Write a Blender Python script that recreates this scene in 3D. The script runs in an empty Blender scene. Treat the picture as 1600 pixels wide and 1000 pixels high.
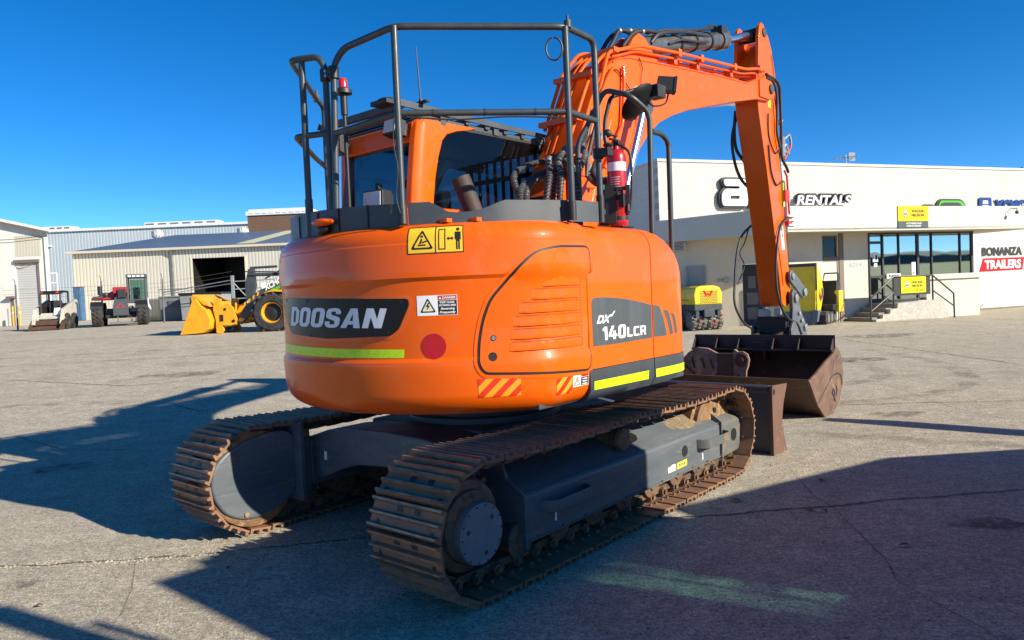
import bpy, bmesh, math, random
from mathutils import Vector, Matrix
random.seed(7)
SC = bpy.context.scene
COL = SC.collection
R = math.radians

# ------------------------------------------------------------------ materials
def _nt(name):
    m = bpy.data.materials.new(name); m.use_nodes = True
    nt = m.node_tree; nt.nodes.clear()
    out = nt.nodes.new('ShaderNodeOutputMaterial')
    b = nt.nodes.new('ShaderNodeBsdfPrincipled')
    nt.links.new(b.outputs[0], out.inputs[0])
    return m, nt, b, out

def _coord(nt, rnd=True):
    tc = nt.nodes.new('ShaderNodeTexCoord')
    if not rnd: return tc.outputs['Object']
    oi = nt.nodes.new('ShaderNodeObjectInfo')
    mu = nt.nodes.new('ShaderNodeMath'); mu.operation = 'MULTIPLY'; mu.inputs[1].default_value = 37.0
    nt.links.new(oi.outputs['Random'], mu.inputs[0])
    ad = nt.nodes.new('ShaderNodeVectorMath'); ad.operation = 'ADD'
    nt.links.new(tc.outputs['Object'], ad.inputs[0]); nt.links.new(mu.outputs[0], ad.inputs[1])
    return ad.outputs[0]

def _noise(nt, vec, scale, detail=4, rough=.6, stretch=None):
    if stretch:
        mp = nt.nodes.new('ShaderNodeMapping'); mp.inputs['Scale'].default_value = stretch
        nt.links.new(vec, mp.inputs['Vector']); vec = mp.outputs[0]
    n = nt.nodes.new('ShaderNodeTexNoise'); n.inputs['Scale'].default_value = scale
    n.inputs['Detail'].default_value = detail; n.inputs['Roughness'].default_value = rough
    nt.links.new(vec, n.inputs['Vector'])
    return n.outputs['Fac']

def _ramp(nt, fac, a, b, ca=(0,0,0,1), cb=(1,1,1,1)):
    r = nt.nodes.new('ShaderNodeValToRGB')
    r.color_ramp.elements[0].position = a; r.color_ramp.elements[0].color = ca
    r.color_ramp.elements[1].position = b; r.color_ramp.elements[1].color = cb
    nt.links.new(fac, r.inputs[0])
    return r.outputs[0]

def _mix(nt, fac, a, b, mode='MIX'):
    m = nt.nodes.new('ShaderNodeMixRGB'); m.blend_type = mode
    for i, v in enumerate((fac, a, b)):
        if isinstance(v, (int, float)): m.inputs[i].default_value = v if i == 0 else (v, v, v, 1)
        elif isinstance(v, tuple): m.inputs[i].default_value = (*v[:3], 1)
        else: nt.links.new(v, m.inputs[i])
    return m.outputs[0]

def _bump(nt, bsdf, h, strength, dist=.01):
    b = nt.nodes.new('ShaderNodeBump'); b.inputs['Strength'].default_value = strength
    b.inputs['Distance'].default_value = dist
    nt.links.new(h, b.inputs['Height']); nt.links.new(b.outputs[0], bsdf.inputs['Normal'])

def pbr(name, c1, c2=None, c3=None, scale=6, scale3=14, lo=.4, hi=.65, lo3=.5, hi3=.6, rough=.5, rough2=None,
        metal=0., coat=0., bump=0., bscale=60, stretch=None, spec=None):
    """painted / weathered surface: base colour, a second colour in noise clouds, a third in smaller patches"""
    m, nt, b, out = _nt(name)
    vec = _coord(nt)
    col = c1
    b.inputs['Base Color'].default_value = (*c1, 1)
    f3 = None
    if c2:
        f = _ramp(nt, _noise(nt, vec, scale, 6, .65, stretch), lo, hi)
        col = _mix(nt, f, c1, c2)
    if c3:
        f3 = _ramp(nt, _noise(nt, vec, scale3, 8, .7, stretch), lo3, hi3)
        col = _mix(nt, f3, col, c3)
    if not isinstance(col, tuple): nt.links.new(col, b.inputs['Base Color'])
    b.inputs['Roughness'].default_value = rough
    if rough2 is not None:
        fr = _ramp(nt, _noise(nt, vec, scale*1.7, 5, .6), .3, .75, (rough,)*3+(1,), (rough2,)*3+(1,))
        nt.links.new(fr, b.inputs['Roughness'])
    b.inputs['Metallic'].default_value = metal
    if coat: b.inputs['Coat Weight'].default_value = coat; b.inputs['Coat Roughness'].default_value = .06
    if spec is not None: b.inputs['Specular IOR Level'].default_value = spec
    if bump: _bump(nt, b, _noise(nt, vec, bscale, 5, .6), bump)
    return m

def glass(name, tint, gloss=.12, solid=(.01,.012,.015), opac=.5):
    m, nt, b, out = _nt(name)
    b.inputs['Base Color'].default_value = (*solid, 1); b.inputs['Roughness'].default_value = .03
    b.inputs['Specular IOR Level'].default_value = .8
    t = nt.nodes.new('ShaderNodeBsdfTransparent'); t.inputs[0].default_value = (*tint, 1)
    mx = nt.nodes.new('ShaderNodeMixShader'); mx.inputs[0].default_value = opac
    nt.links.new(t.outputs[0], mx.inputs[1]); nt.links.new(b.outputs[0], mx.inputs[2])
    nt.links.new(mx.outputs[0], out.inputs[0])
    return m

def mirror_glass(name, tint, amount):
    m, nt, b, out = _nt(name)
    nt.nodes.remove(b)
    t = nt.nodes.new('ShaderNodeBsdfTransparent'); t.inputs[0].default_value = (*tint, 1)
    g = nt.nodes.new('ShaderNodeBsdfGlossy'); g.inputs['Roughness'].default_value = .02; g.inputs['Color'].default_value = (.85,.95,.93,1)
    mx = nt.nodes.new('ShaderNodeMixShader'); mx.inputs[0].default_value = amount
    nt.links.new(t.outputs[0], mx.inputs[1]); nt.links.new(g.outputs[0], mx.inputs[2]); nt.links.new(mx.outputs[0], out.inputs[0])
    return m

def mottled_glass(name, tint):  # noise in the transparency, added to mottle the light patch thrown through the pane
    m, nt, b, out = _nt(name)
    b.inputs['Base Color'].default_value = (.10,.10,.08,1); b.inputs['Roughness'].default_value = .4
    t = nt.nodes.new('ShaderNodeBsdfTransparent'); t.inputs[0].default_value = (*tint, 1)
    tc = nt.nodes.new('ShaderNodeTexCoord')
    f = _ramp(nt, _noise(nt, tc.outputs['Object'], 4.5, 6, .72, (1,1,1.6)), .37, .66, (.10,.10,.10,1), (.97,.97,.97,1))
    mx = nt.nodes.new('ShaderNodeMixShader'); nt.links.new(f, mx.inputs[0])
    nt.links.new(t.outputs[0], mx.inputs[1]); nt.links.new(b.outputs[0], mx.inputs[2]); nt.links.new(mx.outputs[0], out.inputs[0])
    return m

def scuff(name, c, amount, scale=3., stretch=None):
    m, nt, b, out = _nt(name)
    b.inputs['Base Color'].default_value = (*c,1); b.inputs['Roughness'].default_value = .9
    tc = nt.nodes.new('ShaderNodeTexCoord')
    nt.links.new(_mul(nt, _ramp(nt, _noise(nt, tc.outputs['Object'], scale, 8, .75, stretch), .42, .68), amount), b.inputs['Alpha'])
    return m

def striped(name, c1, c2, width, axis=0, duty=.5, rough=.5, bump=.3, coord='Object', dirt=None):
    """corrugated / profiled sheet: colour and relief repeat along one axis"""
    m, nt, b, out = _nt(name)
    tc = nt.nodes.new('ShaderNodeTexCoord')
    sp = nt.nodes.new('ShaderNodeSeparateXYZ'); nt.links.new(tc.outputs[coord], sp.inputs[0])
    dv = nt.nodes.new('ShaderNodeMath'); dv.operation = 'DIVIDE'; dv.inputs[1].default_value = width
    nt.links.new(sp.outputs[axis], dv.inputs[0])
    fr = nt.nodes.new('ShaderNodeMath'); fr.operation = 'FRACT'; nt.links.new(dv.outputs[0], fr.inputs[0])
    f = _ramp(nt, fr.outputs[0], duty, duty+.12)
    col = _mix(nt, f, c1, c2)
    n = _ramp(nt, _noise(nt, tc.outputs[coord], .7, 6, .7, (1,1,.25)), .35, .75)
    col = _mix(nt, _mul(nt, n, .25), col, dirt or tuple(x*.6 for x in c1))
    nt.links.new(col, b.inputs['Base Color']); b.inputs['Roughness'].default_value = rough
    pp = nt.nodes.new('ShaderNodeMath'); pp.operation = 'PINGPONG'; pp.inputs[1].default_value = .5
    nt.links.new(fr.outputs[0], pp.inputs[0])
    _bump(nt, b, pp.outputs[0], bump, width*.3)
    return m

def _mul(nt, a, k):
    m = nt.nodes.new('ShaderNodeMath'); m.operation = 'MULTIPLY'; m.inputs[1].default_value = k
    nt.links.new(a, m.inputs[0]); return m.outputs[0]

def block_wall(name, c1, c2, mortar, bw=.4, bh=.2, rough=.85, bump=.4, mortar_size=.006, axis=0):
    m, nt, b, out = _nt(name)
    tc = nt.nodes.new('ShaderNodeTexCoord')
    sp = nt.nodes.new('ShaderNodeSeparateXYZ'); nt.links.new(tc.outputs['Object'], sp.inputs[0])
    cb = nt.nodes.new('ShaderNodeCombineXYZ')
    nt.links.new(sp.outputs[axis], cb.inputs[0]); nt.links.new(sp.outputs[2], cb.inputs[1])
    br = nt.nodes.new('ShaderNodeTexBrick'); br.inputs['Scale'].default_value = 1
    br.inputs['Brick Width'].default_value = bw; br.inputs['Row Height'].default_value = bh
    br.inputs['Mortar Size'].default_value = mortar_size; br.inputs['Mortar Smooth'].default_value = .3
    br.inputs['Color1'].default_value = (*c1,1); br.inputs['Color2'].default_value = (*c2,1)
    br.inputs['Mortar'].default_value = (*mortar,1)
    nt.links.new(cb.outputs[0], br.inputs['Vector'])
    n = _ramp(nt, _noise(nt, tc.outputs['Object'], .9, 7, .7), .4, .75)
    col = _mix(nt, _mul(nt, n, .22), br.outputs['Color'], tuple(x*.62 for x in c1))
    n2 = _ramp(nt, _noise(nt, tc.outputs['Object'], 3.5, 6, .7, (1,1,.2)), .52, .75)
    col = _mix(nt, _mul(nt, n2, .3), col, tuple(min(1,x*1.15) for x in c1))
    nt.links.new(col, b.inputs['Base Color']); b.inputs['Roughness'].default_value = rough
    inv = nt.nodes.new('ShaderNodeMath'); inv.operation='SUBTRACT'; inv.inputs[0].default_value = 1
    nt.links.new(br.outputs['Fac'], inv.inputs[1])
    _bump(nt, b, inv.outputs[0], bump, .01)
    return m

def ground_material():
    m, nt, b, out = _nt('worn_concrete')
    tc = nt.nodes.new('ShaderNodeTexCoord'); v = tc.outputs['Object']
    big = _ramp(nt, _noise(nt, v, .22, 5, .6), .3, .72)
    med = _ramp(nt, _noise(nt, v, 1.1, 7, .68), .32, .7)
    fine = _ramp(nt, _noise(nt, v, 19, 8, .8), .40, .62)
    grit = _ramp(nt, _noise(nt, v, 70, 3, .75), .46, .60)
    col = _mix(nt, big, (.43,.382,.29), (.60,.535,.41))
    col = _mix(nt, _mul(nt, med, .75), col, (.33,.29,.215))
    swp = _ramp(nt, _noise(nt, v, .55, 6, .7, (1.,3.2,1.)), .5, .72)
    col = _mix(nt, _mul(nt, swp, .45), col, (.58,.52,.40))
    col = _mix(nt, _mul(nt, fine, .72), col, (.185,.158,.115))
    col = _mix(nt, _mul(nt, grit, .7), col, (.74,.66,.51))
    vo = nt.nodes.new('ShaderNodeTexVoronoi'); vo.inputs['Scale'].default_value = 55
    nt.links.new(v, vo.inputs['Vector'])
    ag = _ramp(nt, vo.outputs['Distance'], .12, .3, (1,1,1,1), (0,0,0,1))
    agn = _ramp(nt, _noise(nt, v, 8, 3, .5), .45, .6)
    col = _mix(nt, _mix(nt, 1., _mul(nt, ag, .65), agn, 'MULTIPLY'), col, (.085,.08,.072))
    pat = _ramp(nt, _noise(nt, v, 3.2, 9, .78), .40, .58)
    col = _mix(nt, _mul(nt, pat, .50), col, (.27,.238,.18))
    pat2 = _ramp(nt, _noise(nt, v, 7.5, 6, .75, (1.,1.8,1.)), .52, .66)
    col = _mix(nt, _mul(nt, pat2, .40), col, (.70,.63,.50))
    # oil and tyre marks : darker patches with a shape of their own
    st = _ramp(nt, _noise(nt, v, .42, 8, .72), .54, .70)
    col = _mix(nt, _mul(nt, st, .45), col, (.21,.185,.14))
    st2 = _ramp(nt, _noise(nt, v, 2.3, 8, .75), .62, .72)
    col = _mix(nt, _mul(nt, st2, .35), col, (.47,.43,.36))
    s1 = _ramp(nt, _noise(nt, v, 42, 3, .6), .36, .64)
    s2 = _ramp(nt, _noise(nt, v, 105, 2, .6), .38, .62)
    s3 = _ramp(nt, _noise(nt, v, 15, 4, .7), .36, .66)
    spk = _mix(nt, .45, s1, s2); spk = _mix(nt, .22, spk, s3)
    mulc = _ramp(nt, spk, .22, .80, (.70,.70,.71,1), (1.42,1.41,1.38,1))
    col = _mix(nt, 1., col, mulc, 'MULTIPLY')
    nt.links.new(col, b.inputs['Base Color']); b.inputs['Roughness'].default_value = .9
    b.inputs['Specular IOR Level'].default_value = .25
    h = _mix(nt, .5, spk, grit)
    _bump(nt, b, h, .8, .008)
    return m

M = {}
ORANGE = (.80,.112,.002)
M['orange'] = pbr('orange_paint', ORANGE, (.74,.098,.002), (.50,.185,.075), scale=1.3, lo=.35, hi=.75, scale3=5, lo3=.54, hi3=1.6, rough=.34, rough2=.44, coat=.40, spec=.15, bump=.03, bscale=3.5)
M['orange_dirty'] = pbr('orange_paint_worn', (.80,.120,.003), (.64,.090,.004), (.20,.06,.02), scale=3, scale3=9, lo3=.66, hi3=.76, rough=.42, coat=.15, bump=.05, bscale=25)
M['charcoal'] = pbr('charcoal_paint', (.040,.050,.058), (.052,.062,.070), scale=5, rough=.45, rough2=.58, bump=.05, bscale=60)
M['rail'] = pbr('rail_paint', (.032,.044,.048), (.045,.055,.058), (.12,.11,.10), scale=8, scale3=30, lo3=.68, hi3=.74, rough=.36, rough2=.5, bump=.04, bscale=40)
M['black'] = pbr('black_plastic', (.012,.012,.013), (.02,.02,.02), scale=9, rough=.5)
M['rubber'] = pbr('rubber_hose', (.014,.014,.015), (.03,.028,.026), scale=14, rough=.55, bump=.1, bscale=120)
M['frame'] = pbr('undercarriage_paint', (.072,.088,.102), (.112,.125,.134), (.22,.175,.125), scale=2.2, scale3=7, lo3=.56, hi3=.74, rough=.38, rough2=.6, bump=.06, bscale=40, stretch=(1,.45,3))
M['frame_dirt'] = pbr('undercarriage_paint_dirty', (.075,.085,.085), (.13,.125,.105), (.24,.13,.07), scale=4, scale3=5, lo3=.56, hi3=.72, rough=.7, bump=.12, bscale=60)
M['shoe'] = pbr('track_steel', (.19,.115,.078), (.30,.15,.075), (.42,.31,.24), scale=7, scale3=16, lo=.38, hi=.62, lo3=.6, hi3=.72, rough=.55, rough2=.75, metal=.35, bump=.25, bscale=55)
M['shoe_dirt'] = pbr('track_steel_muddy', (.12,.085,.052), (.20,.135,.075), (.085,.055,.04), scale=6, scale3=12, rough=.85, bump=.3, bscale=60)
M['link'] = pbr('track_link_steel', (.14,.098,.068), (.25,.135,.07), (.08,.062,.05), scale=9, scale3=20, rough=.65, metal=.3, bump=.2, bscale=60)
M['rust'] = pbr('rusty_steel', (.15,.075,.047), (.115,.062,.042), (.32,.20,.12), scale=3.5, scale3=8, lo3=.58, hi3=.72, rough=.72, metal=.15, bump=.2, bscale=50)
M['rust_pink'] = pbr('rusty_weathered_steel', (.27,.155,.12), (.17,.095,.07), (.35,.23,.18), scale=4, scale3=11, rough=.8, bump=.2, bscale=50)
M['rust_dark'] = pbr('dark_worn_steel', (.032,.025,.026), (.065,.042,.034), (.11,.065,.045), scale=4, scale3=11, lo3=.6, hi3=.72, rough=.5, metal=.3, bump=.15, bscale=45)
M['blade'] = pbr('blade_worn_paint', (.035,.045,.058), (.06,.06,.065), (.15,.08,.045), scale=3, scale3=4, lo3=.6, hi3=.75, rough=.5, bump=.1, bscale=45)
M['bucket'] = pbr('bucket_steel', (.105,.058,.036), (.09,.052,.036), (.27,.17,.10), scale=2.5, scale3=6, lo3=.56, hi3=.72, rough=.6, metal=.25, bump=.15, bscale=45, stretch=(1,1,2.5))
M['idler'] = pbr('idler_rust', (.21,.11,.045), (.13,.07,.038), (.30,.18,.085), scale=6, scale3=14, rough=.75, bump=.2, bscale=50)
M['chrome'] = pbr('chrome', (.86,.87,.88), rough=.22, metal=1.)
M['steel'] = pbr('galvanised_steel', (.42,.43,.43), (.32,.33,.33), scale=9, rough=.42, metal=.75)
M['greypaint'] = pbr('grey_paint', (.17,.18,.185), (.22,.225,.225), scale=6, rough=.45, bump=.05)
M['cylinder'] = pbr('cylinder_paint', (.06,.065,.07), (.10,.10,.10), (.22,.20,.18), scale=8, scale3=16, lo3=.66, hi3=.74, rough=.35)
M['win'] = glass('tinted_window', (.38,.46,.50), opac=.36, solid=(.004,.006,.009))
M['clear'] = glass('clear_lens', (.9,.9,.9), opac=.25, solid=(.3,.3,.3))
M['palewin'] = glass('pale_green_window', (.66,.82,.76), opac=.2, solid=(.02,.035,.03))
M['greenwin'] = mottled_glass('green_tinted_window', (.38,.68,.64))
M['lime'] = pbr('lime_reflective_tape', (.55,.80,.008), (.47,.70,.006), scale=40, lo=.45, hi=.55, rough=.3)
M['red'] = pbr('red_paint', (.42,.010,.016), rough=.3, coat=.3)
M['reddot'] = pbr('red_reflector', (.42,.006,.010), rough=.3)
M['white'] = pbr('white_print', (.80,.80,.78), rough=.5)
M['silver'] = pbr('silver_print', (.66,.68,.71), rough=.4)
M['ink'] = pbr('black_print', (.012,.011,.010), rough=.5)
M['plate'] = pbr('black_name_plate', (.006,.006,.007), rough=.32, coat=.12, spec=.25)
M['panelgrey'] = pbr('grey_panel_print', (.060,.072,.078), (.085,.095,.10), scale=12, stretch=(1,1,.12), rough=.4)
M['decal_y'] = pbr('yellow_print', (.80,.50,.028), rough=.4)
M['decal_c'] = pbr('cream_print', (.78,.70,.45), rough=.4)
M['decal_or'] = pbr('amber_reflective_print', (.80,.33,.02), rough=.35)
M['decal_rd'] = pbr('red_reflective_print', (.70,.035,.010), rough=.35)
M['green'] = pbr('green_clip', (.03,.33,.20), rough=.4)
M['mirror'] = pbr('mirror_shell', (.006,.006,.007), rough=.55, spec=.2)
M['interior'] = pbr('cab_interior', (.025,.026,.028), rough=.7)
M['pipe_rust'] = pbr('exhaust_rust', (.055,.034,.029), (.035,.023,.020), scale=9, rough=.7, bump=.1)
M['lamp'] = pbr('work_lamp_lens', (.62,.64,.62), (.50,.50,.46), scale=60, rough=.15, coat=.6)
M['amber'] = pbr('amber_lens', (.75,.20,.01), rough=.25, coat=.5)
M['redlens'] = pbr('red_lens', (.55,.02,.02), rough=.2, coat=.5)
M['ground'] = ground_material()
M['crack'] = pbr('pavement_crack_fill', (.045,.042,.036), (.12,.11,.085), scale=14, rough=.95)
M['joint'] = pbr('pavement_joint_gravel', (.11,.095,.07), (.28,.25,.18), (.06,.055,.045), scale=22, scale3=40, rough=.95, bump=.5, bscale=40)
M['yellow'] = pbr('yellow_paint', (.76,.56,.012), (.66,.47,.012), scale=4, rough=.4, coat=.2)
M['yellow_or'] = pbr('amber_yellow_paint', (.80,.36,.010), (.68,.29,.012), scale=4, rough=.45)
M['tyre'] = pbr('tyre_rubber', (.018,.018,.018), (.05,.045,.04), scale=8, rough=.8, bump=.2)

# ------------------------------------------------------------------ mesh builder
class MB:
    def __init__(s): s.v = []; s.f = []; s.m = []; s.mi = 0
    def mat(s, i): s.mi = i; return s
    def add(s, vs, fs, X=None):
        o = len(s.v)
        for p in vs:
            p = Vector(p)
            s.v.append(tuple(X @ p) if X is not None else tuple(p))
        for f in fs: s.f.append([i+o for i in f]); s.m.append(s.mi)
        return s
    def box(s, x0, x1, y0, y1, z0, z1, X=None):
        vs = [(x,y,z) for z in (z0,z1) for y in (y0,y1) for x in (x0,x1)]
        return s.add(vs, [(0,2,3,1),(4,5,7,6),(0,1,5,4),(2,6,7,3),(0,4,6,2),(1,3,7,5)], X)
    def prism(s, poly, d0, d1, plane='yz', X=None, taper=None):
        def mp(p, d):
            if plane == 'yz': return (d, p[0], p[1])
            if plane == 'xz': return (p[0], d, p[1])
            return (p[0], p[1], d)
        n = len(poly); p2 = taper or poly
        vs = [mp(p, d0) for p in poly] + [mp(p, d1) for p in p2]
        fs = [tuple(range(n)), tuple(range(2*n-1, n-1, -1))] + [(i, (i+1)%n, n+(i+1)%n, n+i) for i in range(n)]
        return s.add(vs, fs, X)
    def rings(s, rings, cap=True, closed=False):
        n = len(rings[0]); vs = [p for r in rings for p in r]; fs = []
        k = len(rings)
        for j in range(k if closed else k-1):
            a, b = j*n, ((j+1)%k)*n
            for i in range(n): fs.append((a+i, a+(i+1)%n, b+(i+1)%n, b+i))
        if cap and not closed: fs += [tuple(range(n-1,-1,-1)), tuple(range((k-1)*n, k*n))]
        return s.add(vs, fs)
    def tube(s, pts, r, seg=10, fillet=0., cap=True, rr=None):
        pts = [Vector(p) for p in pts]
        if fillet: pts = fillet_path(pts, fillet)
        T = []
        for i in range(len(pts)):
            a = pts[max(i-1,0)]; b = pts[min(i+1,len(pts)-1)]
            T.append((b-a).normalized())
        up = Vector((0,0,1)) if abs(T[0].z) < .9 else Vector((1,0,0))
        nrm = T[0].cross(up).normalized()
        rings = []
        for i, p in enumerate(pts):
            nrm = (nrm - T[i]*nrm.dot(T[i])).normalized(); bn = T[i].cross(nrm)
            ri = rr[i] if rr else r
            rings.append([tuple(p + nrm*ri*math.cos(2*math.pi*k/seg) + bn*ri*math.sin(2*math.pi*k/seg)) for k in range(seg)])
        return s.rings(rings, cap)
    def cyl(s, p0, p1, r, r2=None, seg=20, cap=True):
        return s.tube([p0, p1], r, seg, cap=cap, rr=[r, r if r2 is None else r2])
    def lathe(s, prof, origin, axis, seg=28, cap=True):
        o = Vector(origin); a = Vector(axis).normalized()
        up = Vector((0,0,1)) if abs(a.z) < .9 else Vector((1,0,0))
        x = a.cross(up).normalized(); y = a.cross(x)
        return s.rings([[tuple(o + a*h + x*r*math.cos(2*math.pi*k/seg) + y*r*math.sin(2*math.pi*k/seg)) for k in range(seg)] for r, h in prof], cap)
    def ball(s, c, r, seg=12, sx=1, sy=1, sz=1):
        rings = []
        for j in range(1, seg):
            t = math.pi*j/seg
            rings.append([(c[0]+sx*r*math.sin(t)*math.cos(2*math.pi*k/(2*seg)), c[1]+sy*r*math.sin(t)*math.sin(2*math.pi*k/(2*seg)), c[2]-sz*r*math.cos(t)) for k in range(2*seg)])
        return s.rings(rings)
    def build(s, name, mats, parent=None, bevel=0., seg=2, sharp=38, recalc=True, loc=None, rotz=None):
        me = bpy.data.meshes.new(name)
        me.from_pydata(s.v, [], s.f)
        for m in (mats if isinstance(mats, (list, tuple)) else [mats]): me.materials.append(m if not isinstance(m, str) else M[m])
        if recalc:
            bm = bmesh.new(); bm.from_mesh(me); 
            for i, f in enumerate(bm.faces): f.material_index = s.m[i]
            bmesh.ops.recalc_face_normals(bm, faces=bm.faces); bm.to_mesh(me); bm.free()
        else: me.polygons.foreach_set('material_index', s.m)
        me.polygons.foreach_set('use_smooth', [True]*len(me.polygons))
        me.set_sharp_from_angle(angle=R(sharp))
        o = bpy.data.objects.new(name, me); COL.objects.link(o)
        if parent is not None: o.parent = parent
        if loc is not None: o.location = loc
        if rotz is not None: o.rotation_euler = (0,0,rotz)
        if bevel:
            b = o.modifiers.new('bevel', 'BEVEL'); b.width = bevel; b.segments = seg; b.limit_method = 'ANGLE'; b.angle_limit = R(35)
            b.harden_normals = True
        return o
    def pieces(s):
        par = list(range(len(s.v)))
        def find(a):
            while par[a] != a: par[a] = par[par[a]]; a = par[a]
            return a
        for f in s.f:
            for i in f[1:]: par[find(i)] = find(f[0])
        out = {}
        for f, mi in zip(s.f, s.m):
            k = find(f[0]); p, ix = out.setdefault(k, (MB(), {}))
            nf = []
            for i in f:
                if i not in ix: ix[i] = len(p.v); p.v.append(s.v[i])
                nf.append(ix[i])
            p.f.append(nf); p.m.append(mi)
        return [p for p, ix in out.values()]
    def build_each(s, name, mats, parent=None, bevel=0., **k):
        return [p.build(name, mats, parent, bevel, **k) for p in s.pieces()]

def fillet_path(pts, r, n=6):
    out = [pts[0]]
    for i in range(1, len(pts)-1):
        a, b, c = pts[i-1], pts[i], pts[i+1]
        d1 = (a-b); d2 = (c-b); l = min(r, d1.length*.48, d2.length*.48)
        p = b + d1.normalized()*l; q = b + d2.normalized()*l
        for k in range(n+1):
            t = k/n; out.append(p*(1-t)**2 + b*2*t*(1-t) + q*t*t)
    out.append(pts[-1]); return out

def spline(pts, n=8):
    P = [Vector(p) for p in pts]; P = [P[0]*2-P[1]] + P + [P[-1]*2-P[-2]]
    out = []
    for i in range(1, len(P)-2):
        p0,p1,p2,p3 = P[i-1:i+3]
        for k in range(n):
            t = k/n
            out.append(.5*((2*p1)+(p2-p0)*t+(2*p0-5*p1+4*p2-p3)*t*t+(3*p1-p0-3*p2+p3)*t**3))
    out.append(P[-2]); return out

def tag(o, label=None, cat=None, group=None, kind=None):
    if label: o['label'] = label
    if cat: o['category'] = cat
    if group: o['group'] = group
    if kind: o['kind'] = kind
    return o
def thing(name, label, cat, loc=(0,0,0), rotz=0., group=None):
    o = bpy.data.objects.new(name, None); COL.objects.link(o); o.empty_display_size = .3
    o.location = loc; o.rotation_euler = (0,0,rotz)
    return tag(o, label, cat, group)
def dup(o, parent=None, loc=None, rotz=None):
    c = o.copy(); COL.objects.link(c)
    c.parent = parent if parent is not None else None
    if loc is not None: c.location = loc
    if rotz is not None: c.rotation_euler = (0,0,rotz)
    for ch in [x for x in bpy.data.objects if x.parent == o]: dup(ch, c)
    return c

def text2d(t, bold=0., shear=0., space=1.):
    """flat outline of a word, scaled to a unit box: (verts 0..1, faces, aspect)"""
    cu = bpy.data.curves.new('lettering', 'FONT'); cu.body = t; cu.size = 1; cu.offset = bold; cu.shear = shear
    cu.space_character = space; cu.resolution_u = 4
    ob = bpy.data.objects.new('lettering', cu); COL.objects.link(ob)
    bpy.context.view_layer.update()
    me = bpy.data.meshes.new_from_object(ob.evaluated_get(bpy.context.evaluated_depsgraph_get()))
    vs = [(v.co.x, v.co.y) for v in me.vertices]; fs = [list(p.vertices) for p in me.polygons]
    bpy.data.objects.remove(ob); bpy.data.curves.remove(cu); bpy.data.meshes.remove(me)
    x0 = min(v[0] for v in vs); x1 = max(v[0] for v in vs); y0 = min(v[1] for v in vs); y1 = max(v[1] for v in vs)
    return [((x-x0)/(x1-x0), (y-y0)/(y1-y0)) for x, y in vs], fs, (x1-x0)/(y1-y0)
def quad(q):   # q = bottom-left, bottom-right, top-right, top-left
    def f(p):
        a, b = p
        return tuple((1-a)*(1-b)*q[0][i] + a*(1-b)*q[1][i] + a*b*q[2][i] + (1-a)*b*q[3][i] for i in (0,1))
    return f
def rectq(x0, x1, y0, y1): return [(x0,y0),(x1,y0),(x1,y1),(x0,y1)]

def flat_text(mb, t, q, to3d, thick=0., bold=0., shear=0., space=1.):
    vs, fs, a = text2d(t, bold, shear, space); f = quad(q)
    V3 = [to3d(*f(v), 1.) for v in vs]
    mb.add(V3, fs)
    if thick:
        ed = {}
        for fc in fs:
            for i in range(len(fc)):
                e = (fc[i], fc[(i+1)%len(fc)]); k = tuple(sorted(e)); ed[k] = None if k in ed else e
        V0 = [to3d(*f(v), 0.) for v in vs]; n = len(vs)
        mb.add(V3+V0, [(e[0], e[1], e[1]+n, e[0]+n) for e in ed.values() if e])

def circ(cx, cy, r, n=24, ry=None):
    return [(cx+r*math.cos(2*math.pi*i/n), cy+(ry or r)*math.sin(2*math.pi*i/n)) for i in range(n)]
def ss(x, a, b):
    t = min(max((x-a)/(b-a), 0), 1); return t*t*(3-2*t)
def gz(x, y):
    """height of the yard: it rises gently towards the sheds on the left"""
    return (.5*ss(y, 9, 26) + .18*ss(y, 28, 38) + .17*ss(y, 40, 60))*ss(-x, -5, 5) + .11*ss(y, 17, 24)*ss(x, 2, 6)*(1-ss(x, 13, 17))

M['redpipe'] = pbr('red_pipe_paint', (.62,.035,.02), rough=.4)
M['limetag'] = pbr('lime_tag', (.22,.75,.03), rough=.5)
M['linkgrey'] = pbr('linkage_paint', (.085,.10,.115), (.13,.145,.16), (.30,.30,.30), scale=6, scale3=14, lo3=.62, hi3=.72, rough=.45, metal=.2, bump=.05)
M['bucket_side'] = pbr('bucket_side_steel', (.165,.092,.056), (.085,.05,.038), (.29,.19,.12), scale=4, scale3=9, lo3=.55, hi3=.7, rough=.65, metal=.15, bump=.15, bscale=40)
M['pinkprint'] = pbr('pale_label_print', (.72,.45,.45), rough=.5)

M['block'] = block_wall('painted_block_wall', (.53,.52,.47), (.50,.49,.44), (.36,.35,.30), bump=.35)
M['block_white'] = block_wall('white_block_wall', (.60,.59,.53), (.575,.565,.51), (.46,.45,.41), bump=.35)
M['block_grey'] = block_wall('grey_block_wall', (.60,.59,.55), (.58,.57,.53), (.47,.46,.43), bump=.35)
M['render'] = pbr('cream_render', (.58,.53,.44), (.53,.485,.40), (.46,.42,.35), scale=1.2, scale3=3, lo3=.62, hi3=.8, rough=.85, bump=.08, bscale=30)
M['fascia'] = pbr('fascia_panel', (.56,.545,.475), (.52,.505,.44), (.45,.435,.37), scale=1.5, scale3=4, lo3=.62, hi3=.8, rough=.75, stretch=(1,1,.3))
M['soffit'] = pbr('soffit', (.50,.46,.37), rough=.85)
M['concrete'] = pbr('step_concrete', (.42,.39,.33), (.36,.33,.28), (.50,.47,.40), scale=4, scale3=9, rough=.9, bump=.15, bscale=40)
M['alu'] = pbr('dark_aluminium', (.03,.028,.026), rough=.45)
M['brownframe'] = pbr('brown_frame', (.16,.125,.10), rough=.6)
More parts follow.
